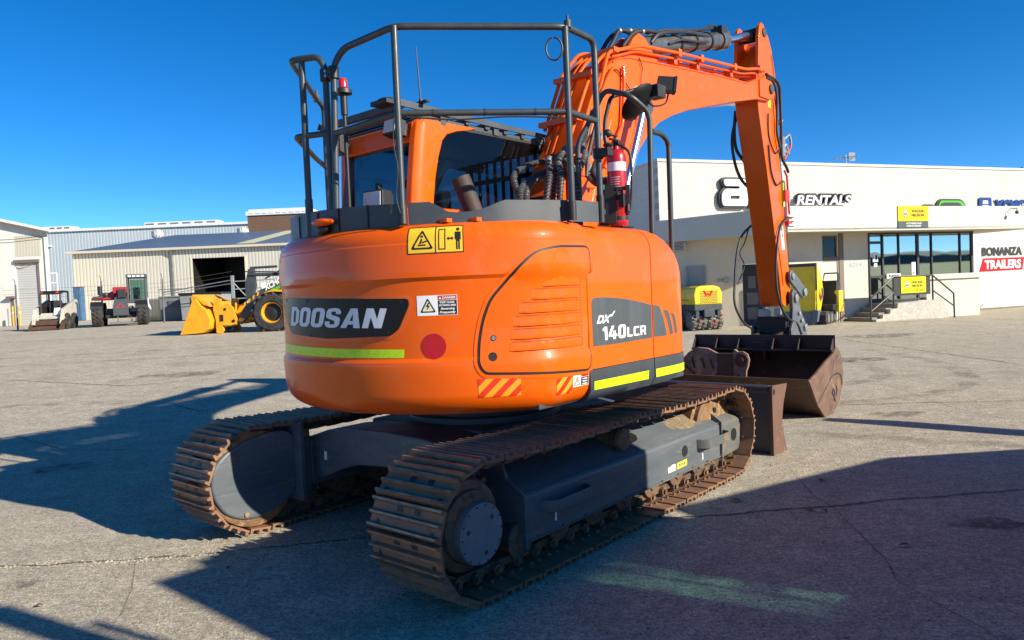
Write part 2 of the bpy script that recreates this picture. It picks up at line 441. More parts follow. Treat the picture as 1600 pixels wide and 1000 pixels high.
M['doorgrey'] = pbr('grey_door', (.33,.325,.315), (.30,.295,.29), scale=4, rough=.65)
M['doorcream'] = pbr('cream_door', (.58,.52,.41), rough=.6)
M['shopglass'] = mirror_glass('shop_window', (.34,.46,.46), .42)
M['signgrey'] = pbr('sign_grey', (.075,.10,.10), rough=.5, spec=.15)
M['signyellow'] = pbr('sign_yellow', (.80,.52,.008), rough=.45, spec=.15)
M['signyellow2'] = pbr('sign_bright_yellow', (.82,.70,.01), rough=.45, spec=.15)
M['signwhite'] = pbr('sign_white', (.80,.80,.78), rough=.5, spec=.15)
M['signred'] = pbr('sign_red', (.60,.006,.018), rough=.5, spec=.15)
M['signblue'] = pbr('sign_blue', (.004,.05,.21), rough=.5, spec=.15)
M['signgreen'] = pbr('sign_green', (.06,.42,.03), rough=.5, spec=.15)
M['signdark'] = pbr('sign_charcoal', (.05,.05,.052), rough=.5, spec=.15)
M['leaf'] = pbr('weed_leaf', (.09,.13,.035), (.15,.17,.06), scale=20, rough=.7)
M['stem'] = pbr('weed_stem', (.12,.13,.05), rough=.8)
M['stain_num'] = pbr('number_plate_backing', (.42,.44,.44), (.54,.50,.42), scale=5, lo=.3, hi=.7, rough=.7)

M['end_block'] = block_wall('grey_end_block_wall', (.60,.59,.55), (.58,.57,.53), (.47,.46,.43), bump=.35, axis=1)
M['spiral'] = pbr('spiral_hose_guard', (.10,.10,.105), (.06,.06,.06), scale=20, rough=.45)
M['shadowdoor'] = pbr('dark_door', (.10,.10,.105), rough=.6)
M['ventgrey'] = pbr('vent_galvanised', (.40,.38,.33), (.30,.29,.26), scale=6, rough=.5, metal=.4)
M['polewood'] = pbr('pole_timber', (.10,.085,.07), (.14,.12,.10), scale=5, rough=.85)
M['stepgrey'] = pbr('painted_step', (.20,.195,.185), (.26,.25,.235), scale=5, rough=.85)
M['verge'] = pbr('dirt_verge', (.22,.17,.11), (.14,.115,.08), (.32,.24,.13), scale=2, scale3=4, rough=.95, bump=.3)

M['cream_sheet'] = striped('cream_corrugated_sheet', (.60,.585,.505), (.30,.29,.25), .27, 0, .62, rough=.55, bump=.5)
M['cream_plain'] = pbr('cream_trim', (.60,.56,.43), rough=.6)
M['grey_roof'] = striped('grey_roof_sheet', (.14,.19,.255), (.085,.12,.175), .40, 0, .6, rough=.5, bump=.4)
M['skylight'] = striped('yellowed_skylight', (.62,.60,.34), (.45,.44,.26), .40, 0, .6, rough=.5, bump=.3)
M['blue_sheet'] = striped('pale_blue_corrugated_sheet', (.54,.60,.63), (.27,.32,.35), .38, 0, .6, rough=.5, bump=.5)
M['whitemetal'] = pbr('white_metal', (.72,.73,.73), (.62,.63,.63), scale=3, rough=.5)
M['brick'] = block_wall('brown_brick', (.16,.085,.05), (.13,.07,.045), (.20,.16,.12), bw=.30, bh=.11, bump=.3)
M['oldwhite'] = pbr('old_white_paint', (.70,.685,.62), (.62,.60,.53), (.50,.46,.37), scale=1.2, scale3=3, lo3=.62, hi3=.8, rough=.75, stretch=(1,1,.3))
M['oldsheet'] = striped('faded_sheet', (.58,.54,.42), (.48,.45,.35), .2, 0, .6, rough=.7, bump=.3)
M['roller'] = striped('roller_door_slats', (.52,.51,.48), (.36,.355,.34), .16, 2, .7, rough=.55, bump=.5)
M['steeldark'] = pbr('dull_steel', (.17,.175,.18), (.12,.12,.125), scale=5, rough=.55, metal=.3)
M['paleturb'] = pbr('pale_turbine', (.62,.61,.56), rough=.5, metal=.2)
M['skipgrey'] = pbr('grey_skip_paint', (.20,.22,.225), (.16,.17,.175), (.12,.09,.07), scale=3, scale3=6, lo3=.66, hi3=.78, rough=.6)
M['galv'] = pbr('galvanised_sheet', (.34,.37,.37), (.27,.30,.30), (.42,.36,.26), scale=4, scale3=6, lo3=.62, hi3=.76, rough=.5, metal=.3)
M['darkgreen'] = pbr('dark_green_sign', (.012,.07,.045), rough=.5)
M['bluebox'] = pbr('faded_blue_paint', (.06,.14,.26), (.04,.10,.19), scale=3, rough=.6)
M['drum'] = pbr('drum_steel', (.11,.105,.095), (.19,.17,.14), (.26,.24,.20), scale=7, scale3=14, rough=.65, metal=.3)
M['sheetgrey'] = pbr('blue_grey_sheet', (.10,.13,.165), rough=.5)
M['dryleaf'] = pbr('dry_leaf', (.20,.10,.035), (.13,.06,.025), scale=30, rough=.8)
def mesh_sheet():
    m, nt, b, out = _nt('chain_mesh'); tc = nt.nodes.new('ShaderNodeTexCoord'); mp = nt.nodes.new('ShaderNodeMapping'); mp.inputs['Rotation'].default_value = (0,R(45),0)
    nt.links.new(tc.outputs['Object'], mp.inputs['Vector']); sp = nt.nodes.new('ShaderNodeSeparateXYZ'); nt.links.new(mp.outputs[0], sp.inputs[0])
    fs = []
    for i in (0,2):
        d = nt.nodes.new('ShaderNodeMath'); d.operation='MULTIPLY'; d.inputs[1].default_value = 14; nt.links.new(sp.outputs[i], d.inputs[0])
        f = nt.nodes.new('ShaderNodeMath'); f.operation='FRACT'; nt.links.new(d.outputs[0], f.inputs[0]); g_ = nt.nodes.new('ShaderNodeMath'); g_.operation='LESS_THAN'; g_.inputs[1].default_value=.52; nt.links.new(f.outputs[0], g_.inputs[0]); fs.append(g_.outputs[0])
    mx_ = nt.nodes.new('ShaderNodeMath'); mx_.operation='MAXIMUM'; nt.links.new(fs[0], mx_.inputs[0]); nt.links.new(fs[1], mx_.inputs[1])
    b.inputs['Base Color'].default_value = (.05,.05,.05,1); nt.links.new(mx_.outputs[0], b.inputs['Alpha']); return m
M['mesh'] = mesh_sheet()
M['hill'] = pbr('hazy_wooded_hill', (.085,.12,.13), (.12,.15,.14), scale=.05, rough=.95)  # bluish haze of distance mixed into the hill colour
M['field'] = pbr('dry_grass_field', (.28,.30,.10), (.40,.37,.16), scale=.08, rough=.95)

M['gravel'] = pbr('pale_gravel', (.48,.43,.32), (.30,.26,.19), (.14,.12,.10), scale=9, scale3=14, lo3=.55, hi3=.65, rough=.95)
M['grit'] = pbr('dark_grit', (.10,.09,.075), (.34,.30,.23), scale=5, lo=.45, hi=.6, rough=.95)

M['worn_edge'] = pbr('worn_grouser_edge', (.27,.16,.10), (.40,.31,.25), (.16,.085,.05), scale=12, scale3=22, lo3=.5, hi3=.6, rough=.45, metal=.5)
M['louvre_shade'] = pbr('louvre_shadow_line', (.10,.018,.003), rough=.6)  # dark orange that paints the shadow line along each louvre

M['tyremark'] = scuff('tyre_scuff', (.06,.055,.048), .30, 2.2)
M['oil'] = scuff('oil_stain', (.05,.045,.038), .75, 5.)
M['machine_white'] = pbr('dirty_white_paint', (.50,.475,.40), (.40,.38,.31), (.22,.18,.13), scale=3, scale3=6, lo3=.6, hi3=.75, rough=.6)
M['machine_red'] = pbr('machine_red_paint', (.36,.012,.03), (.28,.01,.02), scale=4, rough=.45)


# plan path of the counterweight : arc + blend + straight side ; param s=arc length from centre (u>0 positive)
CR=1.42
def _plan():
    pts=[]
    a1=math.radians(50)
    n=50
    for i in range(n+1):
        a=a1*i/n; pts.append((CR*math.sin(a),-CR*math.cos(a)))
    p0=pts[-1]; d0=(math.cos(a1),math.sin(a1)); p3=(1.24,-.58)
    k=.13
    p1=(p0[0]+d0[0]*k,p0[1]+d0[1]*k); p2=(p3[0],p3[1]-k)
    for i in range(1,21):
        t=i/20
        b=[(1-t)**3*p0[j]+3*(1-t)**2*t*p1[j]+3*(1-t)*t*t*p2[j]+t**3*p3[j] for j in (0,1)]
        pts.append(tuple(b))
    for i in range(1,21): pts.append((1.24,-.58+i*.1))
    S=[0.]
    for a,b in zip(pts,pts[1:]): S.append(S[-1]+math.hypot(b[0]-a[0],b[1]-a[1]))
    return pts,S
PL,PS=_plan()
def plan(s):
    sg=1 if s>=0 else -1; s=abs(s)
    import bisect
    i=min(max(bisect.bisect_right(PS,s)-1,0),len(PS)-2)
    t=(s-PS[i])/(PS[i+1]-PS[i])
    a,b=PL[i],PL[i+1]
    # smoothed normal
    def nr(k):
        k0=max(k-1,0);k1=min(k+1,len(PL)-1)
        if k==0: return (0.,-1.)
        d=(PL[k1][0]-PL[k0][0],PL[k1][1]-PL[k0][1]);l=math.hypot(*d);return (d[1]/l,-d[0]/l)
    n0,n1=nr(i),nr(i+1)
    n=(n0[0]+(n1[0]-n0[0])*t,n0[1]+(n1[1]-n0[1])*t)
    return (sg*(a[0]+(b[0]-a[0])*t),a[1]+(b[1]-a[1])*t),(sg*n[0],n[1])
VP=[(1.025-.145*math.sin(math.pi/2*k/8),-.006-.145*(1-math.cos(math.pi/2*k/8))) for k in range(8,-1,-1)]
VP+=[(1.10,0.),(1.17,.004),(1.20,.001),(1.222,-.013),(1.40,-.013),(1.60,-.013),(1.66,-.009),(1.682,.005),(1.74,.005),(1.82,.0),(1.872,-.003)]
VP+=[(1.878+.112*math.sin(math.pi/2*k/8),-.007-.112*(1-math.cos(math.pi/2*k/8))) for k in range(0,9)]
def voff(w):
    if w<=VP[0][0]: return VP[0][1]
    for a,b in zip(VP,VP[1:]):
        if w<=b[0]:
            t=(w-a[0])/(b[0]-a[0]); return a[1]+(b[1]-a[1])*t
    return VP[-1][1]
def S(s,w,off=0.):
    p,n=plan(s)
    o=voff(w)+off
    return (p[0]+n[0]*o,p[1]+n[1]*o,w)
# ------------------------------------------------------------------ camera, sun, sky
CAMZ, CF, PITCH, ROLL = 1.578, 1154.4, -.038, -.044
TH = .714
cam = bpy.data.cameras.new('camera'); co = bpy.data.objects.new('camera', cam); COL.objects.link(co)
cam.sensor_fit = 'HORIZONTAL'; cam.sensor_width = 36; cam.lens = 36*CF/1600; cam.clip_end = 2000; cam.clip_start = .05
fw = Vector((0, math.cos(PITCH), math.sin(PITCH))); u0 = Vector((0, -math.sin(PITCH), math.cos(PITCH))); r0 = Vector((1,0,0))
rt = r0*math.cos(ROLL) + u0*math.sin(ROLL); up = u0*math.cos(ROLL) - r0*math.sin(ROLL)
mx = Matrix((rt, up, -fw)).transposed().to_4x4(); mx.translation = (0,0,CAMZ)
co.matrix_world = mx
SC.camera = co

SUN_EL = R(25.4); SDX, SDY = .896, -.493       # where the sun stands: right of and behind the camera
l = math.hypot(SDX, SDY); SDX /= l; SDY /= l
sd = Vector((SDX*math.cos(SUN_EL), SDY*math.cos(SUN_EL), math.sin(SUN_EL)))
sun = bpy.data.lights.new('sun', 'SUN'); sun.energy = 5.0; sun.angle = R(.53); sun.color = (1., .915, .77)
so = bpy.data.objects.new('sun', sun); COL.objects.link(so); so.rotation_euler = sd.to_track_quat('Z', 'Y').to_euler()
W = bpy.data.worlds.new('World'); SC.world = W; W.use_nodes = True
nt = W.node_tree; nt.nodes.clear()
wo = nt.nodes.new('ShaderNodeOutputWorld'); bg = nt.nodes.new('ShaderNodeBackground'); sk = nt.nodes.new('ShaderNodeTexSky')
sk.sky_type = 'NISHITA'; sk.sun_disc = False; sk.sun_elevation = SUN_EL; sk.sun_rotation = math.atan2(SDX, SDY)
sk.altitude = 100; sk.air_density = .5; sk.dust_density = 0; sk.ozone_density = 3.0
hs = nt.nodes.new('ShaderNodeHueSaturation'); hs.inputs['Saturation'].default_value = 1.31; hs.inputs['Value'].default_value = 1.0
nt.links.new(sk.outputs[0], hs.inputs['Color']); nt.links.new(hs.outputs[0], bg.inputs[0]); nt.links.new(bg.outputs[0], wo.inputs[0])
bg.inputs[1].default_value = .116
SC.view_settings.view_transform = 'Standard'; SC.view_settings.look = 'None'; SC.view_settings.exposure = .8; SC.view_settings.gamma = 1
try:
    SC.cycles.max_bounces = 8; SC.cycles.transparent_max_bounces = 12
except Exception: pass

# ------------------------------------------------------------------ ground
def axis_steps(lo, hi, dense_lo, dense_hi, d):
    xs = []; x = dense_lo
    while x <= dense_hi: xs.append(x); x += d
    s = d; a = dense_lo
    while a > lo: s *= 1.35; a -= s; xs.insert(0, a)
    s = d; a = xs[-1]
    while a < hi: s *= 1.35; a += s; xs.append(a)
    return xs
XS = axis_steps(-700, 700, -40, 25, 1.0); YS = axis_steps(-300, 900, -3, 64, 1.0)
g = MB(); nx = len(XS)
g.add([(x, y, gz(x, y)) for y in YS for x in XS],
      [(j*nx+i, j*nx+i+1, (j+1)*nx+i+1, (j+1)*nx+i) for j in range(len(YS)-1) for i in range(nx-1)])
tag(g.build('ground', 'ground', recalc=False), kind='structure')

def strip(name, pts, wid, mat, jag=.3, z=.004, step=.12, taper=True):
    """a crack or joint lying on the ground : a thin ragged ribbon"""
    pts = [Vector((p[0], p[1], 0)) for p in pts]
    fine = []
    for a, b in zip(pts, pts[1:]):
        n = max(2, int((b-a).length/step))
        for k in range(n): fine.append(a.lerp(b, k/n))
    fine.append(pts[-1])
    L, Rr = [], []
    wob = 0
    for i, p in enumerate(fine):
        d = (fine[min(i+1,len(fine)-1)]-fine[max(i-1,0)]).normalized(); n = Vector((-d.y, d.x, 0))
        wob = wob*.8 + random.uniform(-1,1)*wid*jag*1.6
        w = wid*(.35+random.random()*.8)
        if taper: w *= min(1, .2+min(i, len(fine)-1-i)/6)
        q = p + n*wob
        a = q+n*w*.5; b = q-n*w*.5
        L.append((a.x, a.y, gz(a.x,a.y)+z)); Rr.append((b.x, b.y, gz(b.x,b.y)+z))
    m = MB(); n = len(L)
    m.add(L+Rr, [(i, i+1, n+i+1, n+i) for i in range(n-1)])
    return tag(m.build(name, mat, recalc=False), kind='structure')
# ------------------------------------------------------------------ excavator : undercarriage
EX = thing('excavator', 'orange tracked excavator with black guard rails round its roof, rusty tracks and a wide bucket', 'excavator', (-.242, 5.56, 0), -TH)

def part(name, mb, mat, parent=EX, bevel=0., **k): return mb.build(name, mat, parent, bevel, **k)

# --- track : path of the shoe plates in (v, w)
RC, RA = (-1.42, .381), .35; FC, FA = (1.52, .377), .345
def track_path(n=49):
    pts = []
    def arc(c, r, a0, a1, k):
        for i in range(k): 
            a = R(a0+(a1-a0)*i/k); pts.append((c[0]+r*math.cos(a), c[1]+r*math.sin(a)))
    for i in range(60): pts.append((RC[0]+(FC[0]-RC[0])*i/60, RC[1]-RA+(FC[1]-FA-RC[1]+RA)*i/60))
    arc(FC, FA, -90, 90, 60)
    for i in range(60):
        t = i/60; x = FC[0]+(RC[0]-FC[0])*t
        pts.append((x, FC[1]+FA + (RC[1]+RA-FC[1]-FA)*t - .022*abs(math.sin(2*math.pi*t))))
    arc(RC, RA, 90, 270, 60)
    S = [0.]
    for a, b in zip(pts, pts[1:]+pts[:1]): S.append(S[-1]+math.hypot(b[0]-a[0], b[1]-a[1]))
    L = S[-1]; out = []
    P2 = pts+pts[:1]; j = 0
    def at(s):
        s %= L
        import bisect
        i = min(bisect.bisect_right(S, s)-1, len(pts)-1); t = (s-S[i])/(S[i+1]-S[i])
        return Vector((P2[i][0]+(P2[i+1][0]-P2[i][0])*t, P2[i][1]+(P2[i+1][1]-P2[i][1])*t))
    for k in range(n):
        a = at(L*(k-.5)/n); b = at(L*(k+.5)/n); m = at(L*k/n)
        d = (b-a).normalized(); out.append((((a+b)/2*.6+m*.4), d))
    return out, L/n
TP, PITCHT = track_path()
UO, UI = 1.30, .785
UM, HW = (UO+UI)/2, (UO-UI)/2
UW = 1.0075                                            # centre line of chain, rollers and wheels
def shoe_mesh():
    m = MB(); h = PITCHT*.5
    prof = [(-h+.008,-.012),(-h+.005,.004),(-h+.004,.025),(-h+.018,.025),(-h+.028,.002),(-.016,.002),(-.009,.025),(.005,.025),(.012,.002),
            (h-.034,.002),(h-.028,.025),(h-.016,.025),(h-.010,.002),(h-.006,-.004),(h-.006,-.012)]
    m.prism(prof, -HW, HW, 'yz')
    m.mat(1)
    for x in (-.075, .055):                                             # mud-release holes between the links
        m.box(x-.020, x+.020, -.055, -.028, .0005, .0042)
    for x in (-.20, .20):
        m.prism(circ(x, .042, .012, 8), .0005, .005, 'xy')
    m.mat(3)
    for y in (-h+.011, -.002, h-.022): m.box(-HW+.004, HW-.004, y-.004, y+.004, .0251, .0262)
    m.mat(2)
    for x in (-.13, -.05, .05, .13):
        for y in (-.035, .035): m.prism(circ(x, y, .013, 6), -.028, -.010, 'xy')
    return m
def make_track(side):
    tr = None
    m = MB()
    for (p, d) in TP:                                                   # chain of forged links and pins
        nrm = Vector((-d.y, d.x))                                       # towards the inside of the loop
        X = Matrix(((1,0,0,side*UW), (0,d.x,nrm.x,p.x), (0,d.y,nrm.y,p.y), (0,0,0,1)))
        h = PITCHT*.5
        for x in (-.085, .085):
            sg = 1 if x > 0 else -1
            m.prism([(-h+.01,.012),(-h-.03,.05),(-h-.03,.078),(-h*.2,.085),(h*.6,.085),(h+.02,.07),(h+.02,.03),(h-.03,.012),(.03,.012),(.02,.042),(-.025,.042),(-.03,.012)], x-.018, x+.018, 'yz', X)
        ring = [(h-.03+.031*math.cos(a*math.pi/6), .05+.031*math.sin(a*math.pi/6)) for a in range(12)]
        m.prism(ring, -.135, .135, 'yz', X)
        ring = [(h-.03+.017*math.cos(a*math.pi/4), .05+.017*math.sin(a*math.pi/4)) for a in range(8)]
        m.prism(ring, -.150, .150, 'yz', X)
    tr = part('crawler_track', m, 'link')
    return tr
trR, trL = make_track(1), make_track(-1)
sm = shoe_mesh()
first = None
for side, tr in ((1, trR), (-1, trL)):
    for (p, d) in TP:
        if first is None: o = first = sm.build('track_shoe', ['shoe', 'ink', 'link', 'worn_edge'], tr, 0)
        else: o = first.copy(); COL.objects.link(o); o.parent = tr
        nrm = Vector((d.y, -d.x))                                       # outwards
        X = Matrix(((-1,0,0,side*UM), (0,d.x,nrm.x,p.x), (0,d.y,nrm.y,p.y), (0,0,0,1))) @ Matrix.Rotation(random.uniform(-.02,.02)+.045, 4, 'X')
        o.location = X.translation + Vector((random.uniform(-.003,.003),0,0)); o.rotation_euler = X.to_euler()

def wheels(side):
    def U(u): return side*u
    # rear sprocket with its final drive
    m = MB(); n = 21; prof = []
    for i in range(n):
        for da, r in ((-.28,.262), (-.16,.315), (.16,.315), (.28,.262)):
            a = 2*math.pi*(i+da)/n; prof.append((RC[0]+r*math.cos(a), RC[1]+r*math.sin(a)))
    m.prism(prof, U(UW-.03), U(UW+.03), 'yz')
    m.lathe([(.24,-.06),(.25,.03),(.25,.10),(.235,.13),(.19,.135),(.185,.16)], (U(UW), RC[1-1], RC[1]), (side,0,0), 32)
    sp = part('drive_sprocket', m, 'link', bevel=.004)
    m = MB(); m.lathe([(.150,0),(.163,.01),(.163,.045),(.158,.058)], (U(UW+.145), RC[0]+.035, RC[1]-.04), (side,0,0), 40)
    c = m.build('final_drive_cover', M['greypaint'], sp, .004)
    m = MB()
    for k in range(14):
        a = 2*math.pi*k/14; m.cyl((U(UW+.20), RC[0]+.035+.148*math.cos(a), RC[1]-.04+.148*math.sin(a)), (U(UW+.208), RC[0]+.035+.148*math.cos(a), RC[1]-.04+.148*math.sin(a)), .005, seg=6)
    for k in range(3):
        a = .75+2*math.pi*k/3; m.cyl((U(UW+.20), RC[0]+.035+.105*math.cos(a), RC[1]-.04+.105*math.sin(a)), (U(UW+.208), RC[0]+.035+.105*math.cos(a), RC[1]-.04+.105*math.sin(a)), .013, seg=6)
    m.build_each('cover_bolt', M['charcoal'], sp)
    # front idler
    m = MB()
    m.lathe([(.10,-.10),(.27,-.095),(.285,-.085),(.285,-.05),(.318,-.045),(.318,.045),(.285,.05),(.285,.085),(.27,.095),(.20,.085),(.12,.10),(.06,.10)], (U(UW), FC[0]-.02, FC[1]), (side,0,0), 40)
    idl = part('front_idler', m, 'idler', bevel=.003)
    m = MB()
    m.cyl((U(UW+.085), FC[0]+.01, FC[1]+.16), (U(UW+.104), FC[0]+.01, FC[1]+.16), .022, seg=12)
    m.build('idler_hole', M['ink'], idl)
    for i in range(7):                                                  # bottom rollers
        v = -1.0 + i*.36
        m = MB(); m.lathe([(.05,-.15),(.05,-.14),(.105,-.13),(.105,-.105),(.088,-.10),(.088,.10),(.105,.105),(.105,.13),(.05,.14),(.05,.15)], (U(UW), v, .185), (1,0,0), 20)
        part('track_roller', m, 'link')
    m = MB(); m.lathe([(.04,-.13),(.075,-.12),(.085,-.10),(.07,-.09),(.07,.09),(.085,.10),(.075,.12),(.04,.13)], (U(UW), .12, .55), (1,0,0), 20)
    m.box(U(UW-.05)-.02, U(UW-.05)+.02, .08, .16, .42, .55)
    part('carrier_roller', m, 'link')
wheels(1); wheels(-1)

def side_frame(s):
    sec = [(.80,.24),(.80,.57),(.87,.585),(.90,.575),(1.165,.445),(1.18,.425),(1.18,.175),(1.165,.165),(1.09,.165),(1.09,.24)]
    m = MB(); a = [(s*x, z) for x, z in sec]
    m.prism(a, -.985, 1.46, 'xz')
    # rear end plate with rounded shoulder
    m.prism([(s*.80,.22),(s*.80,.66),(s*.97,.66),(s*1.03,.60),(s*1.06,.52),(s*1.17,.46),(s*1.192,.43),(s*1.192,.13),(s*1.0,.13)], -1.01, -.986, 'xz')
    # motor bracket towards the sprocket
    m.box(min(s*.80,s*.86), max(s*.80,s*.86), -1.34, -.99, .20, .60)
    f = part('side_frame', m, 'frame', bevel=.012)
    m = MB()                                                            # idler yoke, welded to the front of the frame
    sec2 = [(.80,.20),(.80,.56),(.88,.57),(1.165,.452),(1.186,.43),(1.186,.16),(1.08,.12),(1.0,.12)]
    tap = [(s*x, z if z > .3 else z+.02) for x, z in sec2]
    m.prism([(s*x,z) for x,z in sec2], 1.474, 1.90, 'xz', taper=tap)
    m.build('idler_yoke', M['frame_dirt'], f, .012)
    m = MB(); pl = [(s*.80,.66),(s*.95,.64),(s*1.06,.55),(s*1.196,.455),(s*1.196,.16),(s*1.05,.13),(s*.80,.13)]
    m.prism(pl, 1.460, 1.474, 'xz'); m.build('weld_plate', M['frame'], f, .003)
    m = MB()                                                            # dry mud lying on the sloping top
    n = 26; V0 = []; 
    for j in range(n+1):
        for i in range(9):
            x = .91 + .235*i/8; zz = .575-(x-.90)*.4905
            e = (random.random()*.5+.5)*max(0, math.sin(math.pi*j/n))*max(0, math.sin(math.pi*i/8))
            V0.append((s*x, .62+.80*j/n, zz-.004+.011*e*(.3+ss(j,3,18))))
    m.add(V0, [(j*9+i, j*9+i+1, (j+1)*9+i+1, (j+1)*9+i) for j in range(n) for i in range(8)])
    m.build('dried_mud', M['mud'], f, recalc=False)
    m = MB()
    m.prism([(.83,.365),(.86,.335),(.885,.365),(.86,.395)] if 0 else circ(.86,.335,.042,20), s*1.1795, s*1.1835, 'yz')
    m.prism(circ(1.70,.315,.052,20), s*1.1855, s*1.1895, 'yz')
    m.build('access_hole', M['ink'], f)
    m = MB(); m.prism(circ(s*1.02, .30, .06, 20, .13), .5, .52, 'xy', Matrix.Translation((0,0,.0)) )
    m.v = [(x, y, .575-(abs(x)-.90)*.4905+.003+(z-.5)*.05) for x, y, z in m.v]
    m.build('access_hole', M['ink'], f)
    for v0, v1 in ((-.86,-.42), (1.05,1.52)):                           # steps bent from flat bar
        m = MB(); z0, z1 = .315, .385
        path = [(1.175,v0),(1.235,v0+.02),(1.265,v0+.06),(1.265,v1-.06),(1.235,v1-.02),(1.175,v1)]
        ins = [(1.175,v0+.014),(1.228,v0+.034),(1.251,v0+.066),(1.251,v1-.066),(1.228,v1-.034),(1.175,v1-.014)]
        pol = [(s*x,y) for x,y in path] + [(s*x,y) for x,y in reversed(ins)]
        m.prism(pol, z0, z1, 'xy'); m.build('step', M['frame_dirt' if v0 > 0 else 'frame'], f, .004)
    m = MB()
    for k in range(11):
        v = -.90+k*.235; m.cyl((s*1.18,v,.185),(s*1.189,v,.185),.010,seg=6)
    m.build_each('frame_bolt', M['link'], f)
    m = MB(); m.tube([(s*1.183,-.98,.178),(s*1.183,1.45,.178)], .006, 6); m.tube([(s*1.168,-.98,.447),(s*1.168,1.45,.447)], .005, 6); m.build('weld_seam', M['frame_dirt'], f)
    m = MB()
    for k in range(7):
        v = -1.0+k*.36; m.prism([(v-.055,.245),(v+.055,.245),(v+.04,.15),(v-.04,.15)], s*1.10, s*1.135, 'yz'); m.cyl((s*1.135,v,.185),(s*1.15,v,.185),.03,seg=12)
    m.build_each('roller_bracket', M['link'], f)
    if s > 0:
        m = MB(); m.prism([(.60,.222),(.715,.222),(.715,.268),(.66,.272),(.645,.262),(.60,.262)], 1.1806, 1.182, 'yz'); m.build('worn_sticker', M['white'], f)
        m = MB(); m.prism([(.735,.222),(.885,.226),(.885,.272),(.735,.268)], 1.1806, 1.182, 'yz'); y = m.build('sticker', M['lemon'], f)
        m = MB()
        for k in range(3): m.box(1.182,1.183, .76+k*.035,.785+k*.035, .236,.258)
        m.build('sticker_print', M['greypaint'], f)
        m = MB(); m.box(1.1806,1.182, 1.135,1.15, .215,.262); m.box(1.1806,1.182,-.735,-.72,.232,.285); m.box(1.182,1.183,-.742,-.73,.24,.25); m.build('chalk_mark', M['white'], f)
    return f
M['mud'] = pbr('dried_mud', (.21,.16,.095), (.13,.12,.085), (.33,.215,.10), scale=14, scale3=30, rough=.95, bump=.5, bscale=70)
M['lemon'] = pbr('lemon_print', (.80,.68,.02), rough=.4)
side_frame(1); side_frame(-1)

# inner motor guards (one shows on the far track)
for s in (1, -1):
    m = MB()
    pol = [(-1.755,.40),(-1.735,.30),(-1.66,.18),(-1.52,.115),(-1.36,.115),(-1.12,.215),(-1.12,.665),(-1.30,.69),(-1.50,.655),(-1.64,.60),(-1.73,.52)]
    pol = [(v.x, v.y) for v in fillet_path([Vector((a,b,0)) for a,b in pol[-1:]+pol+pol[:1]], .09, 5)[1:-1]]
    m.prism(pol, s*.90, s*.79, 'yz')
    gd = part('motor_guard', m, 'frame', bevel=.02, seg=3)
    m = MB(); m.prism([(-1.13,.17),(-1.095,.17),(-1.095,.72),(-1.13,.72)], s*.90, s*.71, 'yz'); m.build('guard_flange', M['frame'], gd, .004)
    m = MB()
    for v, w in ((-1.58,.56),(-1.26,.62),(-1.52,.16),(-1.2,.3)): m.cyl((s*.79,v,w),(s*.78,v,w),.017,seg=8)
    m.build_each('guard_bolt', M['idler'], gd)
    m = MB(); m.lathe([(.30,0),(.325,.01),(.325,.10),(.30,.11)], (s*.81, RC[0], RC[1]), (s,0,0), 36); m.build('drive_rim', M['idler'], gd)

for o in [x for x in bpy.data.objects if x.parent == EX and 'dozer' not in x.name]:
    c = [Vector(q) for q in o.bound_box]
    o.location.y += .05 if sum(q.x for q in c) > 0 or o is trR else -.012

# car body : arched X legs and the slew ring
m = MB()
for v0, v1 in ((-.98,-.62), (.62,.98)):
    top = [(-.86,.585),(-.62,.655),(-.38,.69),(0,.70),(.38,.69),(.62,.655),(.86,.585)]
    bot = [(.86,.26),(.66,.315),(.48,.385),(.28,.44),(0,.46),(-.28,.44),(-.48,.385),(-.66,.315),(-.86,.26)]
    m.prism(top+bot, v0, v1, 'xz')
m.box(-.56,.56,-.62,.62,.47,.69); m.cyl((0,0,.42),(0,0,.73),.58,seg=40)
cb = part('car_body', m, 'frame', bevel=.015)
m = MB(); m.box(-.66,-.63,-.984,-.981,.44,.50); m.build('car_body_sticker', M['white'], cb)
m = MB(); m.lathe([(.50,.725),(.50,.76),(.53,.76),(.53,.80),(.48,.80),(.48,.92)], (0,0,0), (0,0,1), 48)
part('slew_ring', m, 'charcoal')

# dozer blade at the front
m = MB()
prof = [(2.50,.0),(2.62,.0),(2.55,.12),(2.515,.30),(2.55,.47),(2.63,.60),(2.56,.615),(2.49,.56),(2.47,.30)]
m.prism(prof, -1.215, 1.215, 'yz')
m.tube([(-1.2,2.52,.585),(1.2,2.52,.585)], .045, 12)
bl = part('dozer_blade', m, 'blade', bevel=.006)
for s in (-1, 1):
    m = MB(); m.prism([(2.44,.0),(2.76,-.005),(2.70,.14),(2.655,.29),(2.70,.44),(2.80,.615),(2.46,.632),(2.44,.60)], s*1.217, s*1.25, 'yz')
    m.build('blade_end_plate', M['rust'], bl, .004)
    m = MB(); m.cyl((s*1.21,2.475,.575),(s*1.252,2.475,.575),.028,seg=12); m.build('pin_hole', M['ink'], bl)
m = MB()
for s in (-1,1): m.prism([(1.0,.34),(2.5,.10),(2.5,.36),(1.0,.52)], s*.40, s*.58, 'yz')
m.build('blade_arm', M['frame'], bl, .01)
